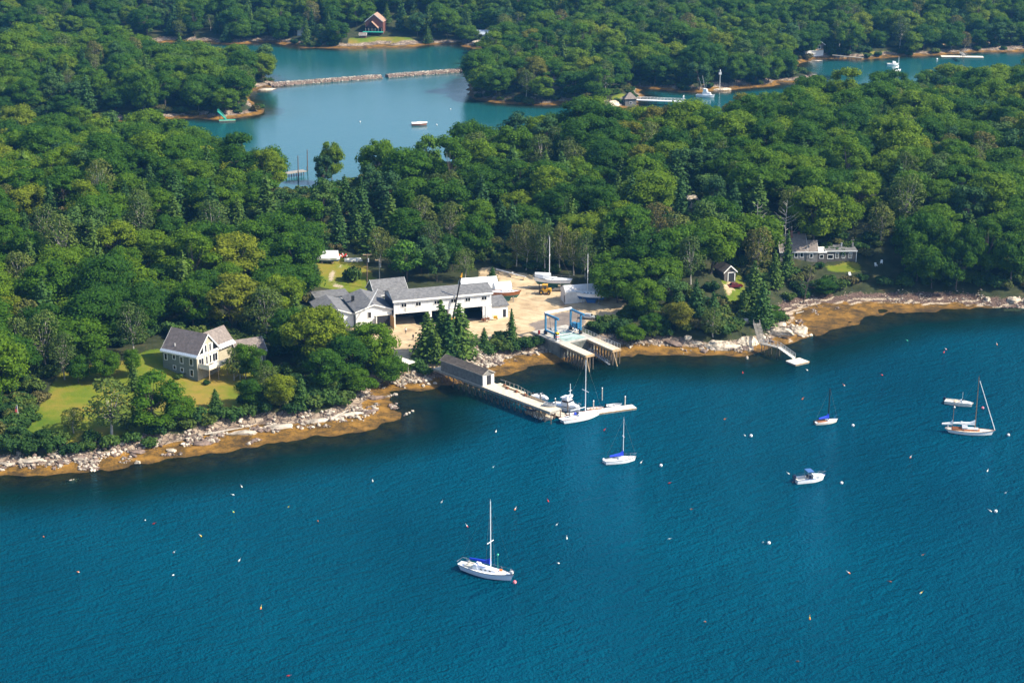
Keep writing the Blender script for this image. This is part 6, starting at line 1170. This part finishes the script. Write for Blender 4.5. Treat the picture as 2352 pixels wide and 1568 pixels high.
# gear in front of the shed
x_, y_ = on_shed(24.6, -1.2); o = thing('gear_heap', 'heap of rusty gear against the right end of the long shed', 'gear', (x_, y_, lz - .05)); mb = MB(); mb2 = MB()
for k in range(16): mb.box((rb.uniform(-.9, .9), rb.uniform(-.5, .5), rb.uniform(.2, .9)), (rb.uniform(.2, .6), rb.uniform(.2, .5), rb.uniform(.2, .5)), rb.uniform(0, 3))
for k in range(5): mb2.tube((rb.uniform(-1, 1), rb.uniform(-.4, .4), 0), (rb.uniform(-1, 1), rb.uniform(-.4, .4), 1.6), .05)
mb.obj('scrap', 'rust', o); mb2.obj('pipe', 'steel_grey', o)
x_, y_ = on_shed(27.6, -.5); o = thing('barrow', 'yellow handcart in front of the low white annex', 'cart', (x_, y_, lz)); MB().box((0, 0, .6), (1.0, .7, .7)).obj('tub', 'machine_yellow', o); MB().tube((.4, -.3, .2), (.4, .3, .2), .2, n=10).obj('wheel', 'rubber', o); MB().tube((-.4, -.3, .6), (-1.0, -.3, .9), .03).tube((-.4, .3, .6), (-1.0, .3, .9), .03).obj('handle', 'steel_grey', o)
# cars
def car(label, x, y, rz, col):
    o = thing('parked_car', label, 'car', (x, y, hz(x, y) + .02), rz); m = MB(); prof = [(-2.15, .35), (-2.2, .75), (-1.5, .88), (-1.0, 1.38), (.55, 1.38), (1.15, .92), (2.1, .78), (2.2, .4)]; n = len(prof)
    vs = [(a, -.85 if b < .95 else -.68, b) for a, b in prof] + [(a, .85 if b < .95 else .68, b) for a, b in prof]; m.add(vs, [tuple(range(n)), tuple(range(2 * n - 1, n - 1, -1))] + [(k, k + n, (k + 1) % n + n, (k + 1) % n) for k in range(n)]); m.obj('body', col, o)
    MB().box((-.25, -.78, 1.15), (1.7, .03, .32), 0, 0, 0, R(18)).box((-.25, .78, 1.15), (1.7, .03, .32), 0, 0, 0, R(-18)).box((.88, 0, 1.16), (.05, 1.25, .52), 0, 0, R(-52)).box((-1.28, 0, 1.16), (.05, 1.25, .5), 0, 0, R(48)).obj('window_glass', 'glass', o)
    for a in (-1.35, 1.35):
        for b in (-.78, .78): w = MB().tube((a, b - .1, .33), (a, b + .1, .33), .33, n=12).obj('wheel', 'rubber', o); MB().tube((a, b - .11, .33), (a, b + .11, .33), .18, n=10).obj('rim', 'chrome', w)
    return o
x_, y_, z_ = at(1352, 732); car('silver car parked just behind the blue boat hoist', x_, y_, R(-20), 'car_silver'); x_, y_, z_ = at(1688, 661); car('dark red car on the sandy drive by the small brown garage', x_, y_, R(10), 'car_red')
# poles
def utility(label, uv, H_, mat_, tilt=0):
    x_, y_, z_ = at(*uv); o = thing('utility_pole', label, 'utility pole', (x_, y_, z_)); o.rotation_euler = (0, R(tilt), 0); MB().tube((0, 0, -1), (0, 0, H_), .17, .12, 8).obj('pole', mat_, o); MB().box((0, 0, H_ - .35), (2.4, .14, .18), R(8)).obj('crossarm', 'wood_tan', o); mb = MB()
    for k in (-1, -.4, .4, 1): mb.tube((k * 1.05, 0, H_ - .3), (k * 1.05, 0, H_ - .02), .06)
    mb.obj('insulator', 'steel_grey', o); MB().tube((.32, 0, H_ - 2.4), (.32, 0, H_ - 1.4), .22, n=10).obj('transformer', 'mast_alu', o); landmark(label.split(' at ')[0], x_, y_)
utility('the taller brown utility pole at the edge of the upper lawn', (843, 662), 10, 'pole_wood', 1.5); utility('the shorter pale utility pole right of the taller one', (872, 648), 6.8, 'bark_pale')
x_, y_, z_ = at(860, 690); 
d0 = Vector((*on_shed(-8.2, -.6), lz + 4.5)); o = thing('derrick', 'white lattice derrick arm leaning over the workshop roof', 'crane', d0); mb = MB(); tip = Vector((3.6, 2.0, 6.4))
for a in ((-.25, 0, 0), (.25, 0, 0), (0, .3, .2)): mb.tube(Vector(a), tip, .05)
for k in range(1, 9): t_ = k / 9; mb.tube(Vector((-.25 * (1 - t_), 0, 0)) + tip * t_, Vector((.25 * (1 - t_ - .1), 0, 0)) + tip * (t_ + .08), .03)
mb.obj('boom', 'mast_white', o); MB().tube(tip, (0.2, 4.6, 3.0), .04).obj('stay', 'mast_white', o)
d0 = Vector((*on_shed(15.6, -1.2), lz)); o = thing('crane', 'dark slanting crane boom rising over the middle of the long shed', 'crane', d0); MB().box((-.4, 0, .9), (2.2, 1.6, 1.4)).obj('carrier', 'machine_yellow', o); mb = MB(); mb.box((0, 0, 0), (.1, .1, .1)); MB().tube((0, 0, 1.4), (2.2, 1.0, 12.6), .26, .18, 6).obj('boom', 'black', o); MB().tube((2.2, 1.0, 12.5), (2.5, 1.1, 13.6), .3, .12, 6).obj('boom_tip', 'machine_yellow', o)
for a in (-1, .4):
    for b in (-.8, .8): MB().tube((a, b - .15, .4), (a, b + .15, .4), .4, n=12).obj('wheel', 'rubber', o)
x_, y_ = G(45, 980, 3.4); z_ = hz(x_, y_); o = thing('flagpole', 'white flagpole with a limp striped flag at the left lawn edge', 'flagpole', (x_, y_, z_)); landmark('the flagpole', x_, y_); MB().tube((0, 0, -.5), (-.15, 0, 5.2), .06, .04, 7).obj('pole', 'white', o); fl = thing('flag', 'limp red, white and blue striped flag hanging on the white flagpole', 'flag', (x_ - .13, y_, z_)); mb = MB()
for k in range(7): mb.add([(-.05 - .06 * k, -.03 * (k % 2), 4.9 - .04 * k), (-.05 - .06 * (k + 1), -.03 * ((k + 1) % 2), 4.86 - .04 * k), (-.05 - .07 * (k + 1), -.05 * ((k + 1) % 2), 3.4 + .02 * k), (-.05 - .07 * k, -.05 * (k % 2), 3.4)], [(0, 1, 2, 3)], k % 2)
mb.obj('cloth', ['red', 'white'], fl); MB().add([(-.06, -.07, 4.9), (-.3, -.08, 4.75), (-.32, -.08, 4.2), (-.06, -.07, 4.25)], [(0, 1, 2, 3)]).obj('canton', 'cloth_blue', fl)
x_, y_ = G(1653, 203, 1); o = thing('navigation_light', 'white navigation light on a post on the far channel rocks', 'light beacon', (x_, y_, 1.5)); MB().tube((0, 0, -1), (0, 0, 7.5), .14, .1, 8).obj('post', 'white', o); MB().box((0, 0, 6.6), (1.3, .1, 1.3)).tube((0, 0, 7.5), (0, 0, 8.3), .3, .2, 8).obj('lantern', 'white', o)
x_, y_, z_ = at(548, 868); o = thing('blue_tarp_frame', 'blue tarpaulin draped on a frame on the lawn right of the deck', 'tarp', (x_, y_, z_)); MB().add([(-.9, -.8, .2), (.5, -.8, 1.5), (.9, .6, 1.6), (-.6, .8, .3), (1.8, -.6, 1.4), (2.0, .7, 1.4)], [(0, 1, 2, 3), (1, 4, 5, 2)]).obj('tarpaulin', 'tarp_blue', o); MB().tube((.5, -.8, 0), (.5, -.8, 1.5), .05).tube((.9, .6, 0), (.9, .6, 1.6), .05).tube((1.8, -.6, 0), (1.8, -.6, 1.4), .05).obj('frame', 'white', o); landmark('the blue tarp', x_, y_)
def adirondack(label, uv, rz):
    x_, y_, z_ = at(*uv); o = thing('lawn_chair', label, 'chair', (x_, y_, z_), rz, 'white lawn chairs near the flat-roofed house'); MB().box((0, 0, .35), (.6, .6, .06), 0, 0, R(10)).obj('seat', 'white', o); MB().box((-.35, 0, .7), (.06, .6, .8), 0, 0, R(-20)).obj('backrest', 'white', o)
    for a in (-.25, .28):
        for b in (-.28, .28): MB().box((a, b, .2), (.07, .07, .42)).obj('leg', 'white', o)
    MB().box((0, -.34, .55), (.7, .12, .05)).box((0, .34, .55), (.7, .12, .05)).obj('armrest', 'white', o)
adirondack('white lawn chair just right of the flat-roofed house, left one', (2012, 612), R(-70)); adirondack('white lawn chair just right of the flat-roofed house, right one', (2024, 611), R(-110)); adirondack('white lawn chair alone on the shaded grass below the flat-roofed house', (1952, 634), R(-80))
# people
def person(label, x, y, z, rz, top, legs, step=.18):
    me = bpy.data.meshes.new('person'); J = {'pel': (0, 0, .95), 'ch': (.02, 0, 1.32), 'nk': (.02, 0, 1.5), 'hd': (.04, 0, 1.64), 'ht': (.05, 0, 1.74)}
    vs = [J['pel'], J['ch'], J['nk'], J['hd'], J['ht']]; rad = [.15, .17, .07, .105, .07]; es = [(0, 1), (1, 2), (2, 3), (3, 4)]
    for s in (-1, 1):
        b = len(vs); f = step * s; vs += [(0, s * .10, .9), (f * .5 + .03, s * .10, .5), (f, s * .10, .08), (f + .14, s * .11, .04)]; rad += [.10, .065, .05, .04]; es += [(0, b), (b, b + 1), (b + 1, b + 2), (b + 2, b + 3)]
        b = len(vs); vs += [(0, s * .20, 1.40), (-f * .4, s * .25, 1.15), (-f * .7 + .08, s * .25, .92), (-f * .7 + .12, s * .245, .82)]; rad += [.065, .05, .04, .035]; es += [(1, b), (b, b + 1), (b + 1, b + 2), (b + 2, b + 3)]
    me.from_pydata(vs, es, []); o = bpy.data.objects.new('person', me); COL.objects.link(o); sk = o.modifiers.new('skin', 'SKIN'); o.modifiers.new('sub', 'SUBSURF').render_levels = 1
    for k, r_2 in enumerate(rad): me.skin_vertices[0].data[k].radius = (r_2, r_2)
    me.skin_vertices[0].data[0].use_root = True
    m, t = nodes('person_' + top); co = objco(t); sx2 = t.nodes.new('ShaderNodeSeparateXYZ'); L(t, co, sx2.inputs[0])
    def base(n_): return tuple(MATS[n_].node_tree.nodes['Color Ramp'].color_ramp.elements[1].color[:3])
    c = mixc(t, math_(t, 'GREATER_THAN', sx2.outputs[2], .95), base(legs), base(top)); c = mixc(t, math_(t, 'GREATER_THAN', sx2.outputs[2], 1.5), c, base('skin')); c = mixc(t, math_(t, 'GREATER_THAN', sx2.outputs[2], 1.68), c, base('hair'))
    p = N(t, 'ShaderNodeBsdfPrincipled', i_Roughness=.8); L(t, c, p.inputs['Base Color']); q = t.nodes.new('ShaderNodeOutputMaterial'); L(t, p.outputs[0], q.inputs[0]); me.materials.append(m)
    o.location = (x, y, z); o.rotation_euler = (0, 0, rz); tag(o, label, 'person'); return o
x_, y_, z_ = at(947.5, 776); person('person in dark clothes walking across the sand in front of the open bay', *at(949, 781), R(-60), 'cloth_black', 'cloth_black')
person('person in a white top standing beside the left bay door', *at(893, 777), R(30), 'cloth_white', 'cloth_blue', .05)
person('person in a pale top beside the right edge of the open plywood bay door', *at(932, 766), R(-100), 'cloth_white', 'cloth_black', .08)
# mooring balls and lobster buoys
def ball_buoy(uv, r, c_, what):
    r *= .86
    x_, y_ = G(*uv, .15); o = thing('mooring_buoy', near_label(what, x_, y_), 'mooring buoy', (x_, y_, 0), 0, 'mooring balls'); MB().ball((0, 0, r * .62), r, 14, 9).obj('float_ball', c_, o, smooth=True); MB().tube((0, 0, r * 1.55), (0, 0, r * 1.8), .05).obj('ring', 'steel_grey', o); MB().tube((0, 0, r * .60), (0, 0, r * .72), r * 1.012, n=14, cap=False).obj('stripe', 'canvas_blue' if c_ == 'white' else 'white', o)
for uv, r, c_, w_ in (((1518, 1069), .40, 'white', 'large white mooring ball'), ((1959, 977), .38, 'white', 'large white mooring ball'), ((1933, 1109), .38, 'white', 'large white mooring ball'), ((1766, 1247), .40, 'white', 'large white mooring ball'), ((2287, 1174), .40, 'white', 'large white mooring ball'), ((2316, 999), .40, 'white', 'large white mooring ball'), ((1725, 1001), .42, 'white', 'pinkish white mooring ball'), ((2257, 937), .40, 'pink', 'pink mooring ball'), ((1182, 1337), .42, 'pink', 'deep pink mooring ball'), ((2192, 935), .30, 'white', 'small white mooring ball'), ((827, 280), .35, 'white', 'white mooring ball'), ((1003, 287), .35, 'white', 'white mooring ball'), ((1035, 251), .32, 'white', 'white mooring ball'), ((2025, 169), .5, 'white', 'white mooring ball'), ((2152, 137), .6, 'white', 'white mooring ball')): ball_buoy(uv, r, c_, w_)
BUO = {}
def lob(uv, c1, c2, word, k):
    c1 = 'offwhite' if c1 == 'white' else c1
    x_, y_ = G(*uv, .1); key = (c1, c2)
    if key not in BUO:
        m = MB(); rings = []
        for z_, r in ((-.45, .05), (-.3, .17), (.1, .19), (.25, .15), (.42, .04)): rings.append([(math.cos(a) * r, math.sin(a) * r, z_) for a in [6.283 * q / 9 for q in range(9)]])
        m.loft(rings[:3], 0, True, True).loft(rings[2:], 1, True, False, True).tube((0, 0, .4), (0, 0, .95), .028, .028, 5, 1); o = m.obj('lobster_buoy', [c1, c2]); BUO[key] = o
    else: o = BUO[key].copy(); COL.objects.link(o)
    o.location = (x_, y_, .12); o.rotation_euler = (R(random.uniform(30, 75)) * random.choice((-1, 1)), R(random.uniform(-30, 30)), random.uniform(0, 6.28)); o.scale = (.7,) * 3
    tag(o, near_label(word + ' lobster buoy', x_, y_), 'buoy', 'lobster buoys')
for u, v, c1, c2, w_ in ((555, 1117, 'white', 'white', 'white'), (536, 1136, 'mast_alu', 'white', 'grey'), (536, 1175, 'yellow', 'buoy_green', 'yellow'), (662, 1164, 'white', 'yellow', 'pale yellow'), (333.5, 1194, 'white', 'white', 'white'), (353, 1202, 'red', 'red', 'red'), (730, 1196, 'orange', 'orange', 'orange'), (100, 1232, 'orange', 'orange', 'orange'), (461, 1230, 'yellow', 'white', 'pale yellow'), (399, 1268, 'red', 'white', 'red and white'), (549, 1287, 'white', 'white', 'white'), (180, 1313, 'white', 'orange', 'white and orange'), (398, 1320, 'white', 'white', 'white'), (599, 1396, 'orange', 'yellow', 'orange and yellow'), (662, 1551, 'red', 'red', 'red'),
    (1132, 1073, 'buoy_green', 'white', 'green and white'), (856, 1104, 'white', 'white', 'white'), (1014, 1153, 'white', 'white', 'white'), (1183, 1169, 'orange', 'white', 'white and orange'), (1259, 1150, 'red', 'red', 'red'), (1073, 1208, 'red', 'white', 'red and white'), (1278, 1205, 'white', 'white', 'white'), (1302, 1236, 'white', 'white', 'white'), (1283, 1293, 'white', 'white', 'white'), (1537, 1109, 'red', 'red', 'red'), (1537, 1237, 'white', 'white', 'white'), (1472, 1062, 'white', 'white', 'white'),
    (1587, 1169, 'white', 'orange', 'white and orange'), (2091, 1050, 'orange', 'white', 'white and orange'), (2268, 1081, 'white', 'white', 'white'), (2309, 1132, 'white', 'white', 'white'), (2275, 1173, 'white', 'white', 'white'), (1752, 1245, 'white', 'white', 'white'), (2119, 1274, 'white', 'orange', 'white and orange'), (1950, 1315, 'orange', 'white', 'white and orange'), (2045, 1335, 'red_wall', 'red_wall', 'dark red'), (2115, 1361, 'white', 'yellow', 'pale yellow'), (1860, 1420, 'orange', 'yellow', 'orange and yellow'), (1619, 1427, 'white', 'orange', 'white and orange'), (1832, 1518, 'red_wall', 'red_wall', 'dark red'), (1811, 1087, 'white', 'white', 'white'),
    (1706, 856, 'red', 'red', 'red'), (1854, 850, 'white', 'white', 'white'), (2084, 782, 'buoy_green', 'buoy_green', 'green'), (2173, 802, 'red', 'white', 'red and white'), (2168, 809, 'red', 'red', 'red'), (2290, 791, 'orange', 'white', 'white and orange'), (2026, 861, 'red', 'red', 'red'), (1939, 885, 'white', 'orange', 'white and orange'), (1843, 916, 'orange', 'orange', 'orange'), (1711, 1000, 'white', 'white', 'white'), (1388, 987, 'red', 'red', 'red'), (1139, 991, 'white', 'white', 'white'), (1665, 962, 'orange', 'rust', 'brownish orange')): lob((u, v), c1, c2, w_, 0)
mb = MB()
rb = random.Random(21)
# ---- ledges, boulders and shore stones
def rockmesh(seed, n=2, flat=.6, stretch=1.0):
    r3 = random.Random(seed); import bmesh
    b = bmesh.new(); bmesh.ops.create_icosphere(b, subdivisions=n, radius=1); ph = [r3.uniform(0, 6.28) for _ in range(6)]
    pl = [(Vector((r3.gauss(0, 1), r3.gauss(0, 1), r3.gauss(0, .7))).normalized(), r3.uniform(.55, .9)) for _ in range(7 + n * 3)]
    for v in b.verts:
        c = v.co.copy()
        for nn, d in pl:
            e = c.dot(nn) - d
            if e > 0: c -= nn * e
        c *= 1 + .06 * math.sin(c.x * 5 + ph[0]) + .05 * math.sin(c.y * 7 + ph[1]) + .04 * math.sin(c.z * 9 + ph[2])
        if n > 3:
            s_ = math.sin(c.x * 11 + c.y * 6 + ph[3]) * .5 + math.sin(c.y * 17 - c.x * 5 + ph[4]) * .35 + math.sin(c.x * 23 + c.z * 13 + ph[5]) * .25
            c *= 1 + .075 * (abs(s_) - .4); c.z = (round(c.z * 5) / 5) * .55 + c.z * .45
        v.co = Vector((c.x * stretch, c.y, c.z * flat))
    vs = [v.co.copy() for v in b.verts]; fs = [tuple(v.index for v in f.verts) for f in b.faces]; b.free(); return vs, fs
LED = [((1665, 796), 10, 3.6, 1.9, -8, 'long pale granite ledge below the grey bushes at the point'), ((1712, 788), 6.5, 3.4, 2.2, 20, 'pale broken ledge just left of the shore stairs'), ((1778, 764), 9.0, 4.6, 2.4, -38, 'tall cream ledge right of the shore stairs'), ((1830, 762), 8.0, 3.8, 2.0, -35, 'smooth cream ledge at the tip of the point'), ((1700, 738), 7.5, 3.6, 1.6, -10, 'flat grey ledge at the top of the shore stairs'), ((1580, 778), 2.2, 1.9, 1.8, 0, 'rounded pale boulder at the foot of the green tree on the bank'), ((1545, 790), 5.6, 2.4, 1.3, -36, 'dark striped ledge left of the rounded boulder'), ((1605, 790), 3.0, 1.2, .8, -30, 'thin pale slab below the rounded boulder'),
       ((2330, 692), 4.0, 3.2, 1.9, 5, 'big pale boulder at the right edge of the picture'), ((2362, 694), 3.8, 3.0, 2.0, 15, 'second big pale boulder cut by the right edge'), ((2268, 690), 1.8, 1.5, 1.3, 0, 'grey round boulder left of the big pale ones'), ((1310, 802), 5.6, 2.0, 1.0, -16, 'low dark ledge at the shore left of the lift dock'), ((395, 1036), 2.4, 1.5, .9, -10, 'flat pale boulder on the weed left of centre on the left shore'), ((316, 1063), 1.2, 1.0, .8, 0, 'round pale boulder standing on the golden weed'), ((310, 1038), 5.2, 2.0, .7, -8, 'brown layered ledge above the round weed boulder'), ((70, 1060), 6.2, 1.8, .7, 4, 'long tan ledge at the far left shore'), ((20, 1066), 3.5, 1.4, .7, -6, 'tan ledge at the left picture edge'),
       ((560, 995), 6.5, 2.0, .9, 10, 'tan ledge in the middle of the left shore stones'), ((640, 980), 7.5, 2.2, .9, 14, 'long tan ledge right of the middle of the left shore'), ((460, 1020), 5.0, 1.8, .7, 4, 'brown ledge above the flat pale weed boulder'), ((180, 1052), 6.0, 1.8, .8, 0, 'brown ledge behind the cluster of white rocks'),
       ((790, 955), 7.0, 2.2, .9, 22, 'sunlit tan ledge along the shore under the oaks'), ((730, 968), 6.0, 2.0, .8, 18, 'lower tan ledge left of the sunlit one'), ((860, 915), 5.2, 2.2, 1.0, 24, 'dark ledge at the tip below the shore oaks'), ((850, 945), 5.0, 1.8, .7, 30, 'brown ledge at the water below the oak tip'), ((1590, 472), 7.0, 5, 5.0, 15, 'pale rock outcrop showing in the middle of the right wood'), ((1405, 243), 8.0, 4.2, 3.0, 25, 'white rock bank in front of the island boathouse'), ((1432, 236), 5.5, 4, 3, 30, 'white rock face at the corner of the island boathouse'), ((1100, 100), 7, 4.0, 2.4, -12, 'pale rocks below the far white cottage'), ((1876, 142), 7.0, 3.0, .9, 5, 'tan rock base under the pavilion'), ((1660, 207), 9, 3, 1.6, 10, 'pale rocks around the navigation light'), ((610, 207), 9, 4, 1.3, 12, 'tan rock shelf at the left end of the breakwater')]
for k, (uv, a, b, c, ang, lab) in enumerate(LED):
    x_, y_, z_ = at(*uv); vs, fs = rockmesh(40 + k, 4); me = MB().add([(v.x * a / 1.6, v.y * b / 1.6, v.z * c / .8) for v in vs], fs)
    dark = any(w in lab for w in ('dark', 'brown')); o = me.obj('rock_ledge', 'granite_dark' if dark else 'ledge_cream' if ('cream' in lab or 'pale' in lab or 'white' in lab) else 'granite', None, (x_, y_, z_ + .1), R(ang)); tag(o, lab, 'rock')
for k in range(26):
    u_, v_ = rb.choice(((1620, 800), (1650, 790), (1690, 800), (1735, 795), (1760, 780), (1800, 775), (1850, 765), (1815, 750), (1770, 750))); u_ += rb.uniform(-22, 22); v_ += rb.uniform(-8, 8); x_, y_, z_ = at(u_, v_); vs, fs = rockmesh(200 + k, 3); q = rb.uniform(.5, 1.25)
    o = MB().add([(v.x * q * 1.5, v.y * q, v.z * q) for v in vs], fs).obj('boulder', rb.choice(('ledge_cream', 'ledge_cream', 'granite', 'granite_dark')), None, (x_, y_, z_ + .1), rb.uniform(0, 6)); tag(o, 'broken boulder among the pale ledges between lift dock and swim float', 'rock', 'broken boulders on the ledge point')
VAR = [rockmesh(s, 1, .75) for s in range(8)]
def stones(label, region, n, rmin, rmax, name, cat, light=.68):
    m = MB(); k = 0; tries = 0
    while k < n and tries < n * 30:
        tries += 1; x_, y_ = region()
        if x_ is None: continue
        vs, fs = VAR[rb.randrange(8)]; s = rmin + (rmax - rmin) * rb.random() ** 2.2; rz = Matrix.Rotation(rb.uniform(0, 6.28), 3, 'Z'); tz = Matrix.Rotation(rb.uniform(-.5, .5), 3, 'X'); sc = (s * rb.uniform(.8, 1.5), s * rb.uniform(.7, 1.1), s * rb.uniform(.7, 1.1)); z_ = hz(x_, y_)
        m.add([rz @ (tz @ Vector((v.x * sc[0], v.y * sc[1], v.z * sc[2]))) + Vector((x_, y_, z_ + s * .25)) for v in vs], fs, 0 if rb.random() < light else 1); k += 1
    o = m.obj(name, ['granite', 'granite_dark']); o['kind'] = 'stuff'; tag(o, label, cat); return o
nearshore = POLYS[0][:len(dens(NEAR, 4))]
segs = [(a, b) for a, b in zip(nearshore, nearshore[1:]) if a[0] > -150 and b[0] < 165]
def band(o0, o1, umin, umax):
    def f():
        a, b = segs[rb.randrange(len(segs))]; t_ = rb.random(); d = Vector((b[0] - a[0], b[1] - a[1])); nrm = Vector((-d.y, d.x)).normalized(); w = a[2] + (b[2] - a[2]) * t_
        p = Vector((a[0], a[1])) + d * t_ + nrm * (w + rb.uniform(o0, o1)); u, v = PX(p.x, p.y, 1)
        return (p.x, p.y) if umin < u < umax else (None, None)
    return f
stones('jumble of pale cobbles and boulders along the left shore', band(-.9, 3.6, -60, 700), 1500, .13, .75, 'shore_stones', 'stones', .55); stones('brownish stones below the shore oaks and around the slipway', band(-.8, 3.6, 700, 1000), 620, .2, .75, 'shore_stones', 'stones')
pp = vpolyT([(1052, 800), (1110, 798), (1150, 815), (1160, 838), (1110, 846), (1070, 842), (1040, 830)])
def inpp():
    x_ = rb.uniform(min(p[0] for p in pp), max(p[0] for p in pp)); y_ = rb.uniform(min(p[1] for p in pp), max(p[1] for p in pp))
    return (x_, y_) if inpoly(np.array([[x_, y_]]), pp)[0] else (None, None)
stones('heap of pale tan broken rock on the bank between pier and lift dock', inpp, 420, .3, .75, 'rock_pile', 'rocks'); stones('stones along the shore of the lift dock and the point', band(-.6, 2.6, 1160, 1850), 500, .18, .7, 'shore_stones', 'stones')
stones('cobbles and wrack at the back of the right-hand beach', band(-3, 3, 1820, 2420), 800, .12, .42, 'beach_stones', 'stones', .35)  # mostly dark stones: own tone plus tree shade put into the mix
cp = vpolyT([(178, 1058), (222, 1050), (230, 1066), (222, 1082), (182, 1080)])
def incp():
    x_ = rb.uniform(min(p[0] for p in cp), max(p[0] for p in cp)); y_ = rb.uniform(min(p[1] for p in cp), max(p[1] for p in cp))
    return (x_, y_) if inpoly(np.array([[x_, y_]]), cp)[0] else (None, None)
stones('cluster of white rocks at the left shore water edge', incp, 110, .3, .6, 'white_rock_pile', 'rocks')
for uv0, uv1, lab in (((470, 1000), (560, 985), 'grey driftwood log on the stones of the left shore'), ((760, 965), (800, 945), 'pale driftwood trunk on the tan ledge under the oaks'), ((1828, 722), (1846, 718), 'pale driftwood log at the left end of the right-hand beach')):
    p0, p1 = at(*uv0), at(*uv1); c_ = Vector(p0); o = MB().tube((0, 0, .3), Vector(p1) - c_ + Vector((0, 0, .4)), .2, .1, 7).tube((0, 0, .3), (.5, .4, .9), .08, .04, 5).obj('driftwood', 'driftwood', None, c_); tag(o, lab, 'driftwood')
# ================================================================== air
hm, t = nodes('haze'); pv = N(t, 'ShaderNodeVolumePrincipled'); pv.inputs['Color'].default_value = (.14, .48, 1.0, 1); pv.inputs['Density'].default_value = .000075; pv.inputs['Anisotropy'].default_value = .2
o = t.nodes.new('ShaderNodeOutputMaterial'); L(t, pv.outputs[0], o.inputs['Volume'])
ho = MB().box((0, 1250, 67), (4600, 3900, 150)).obj('haze', 'haze'); ho['kind'] = 'stuff'
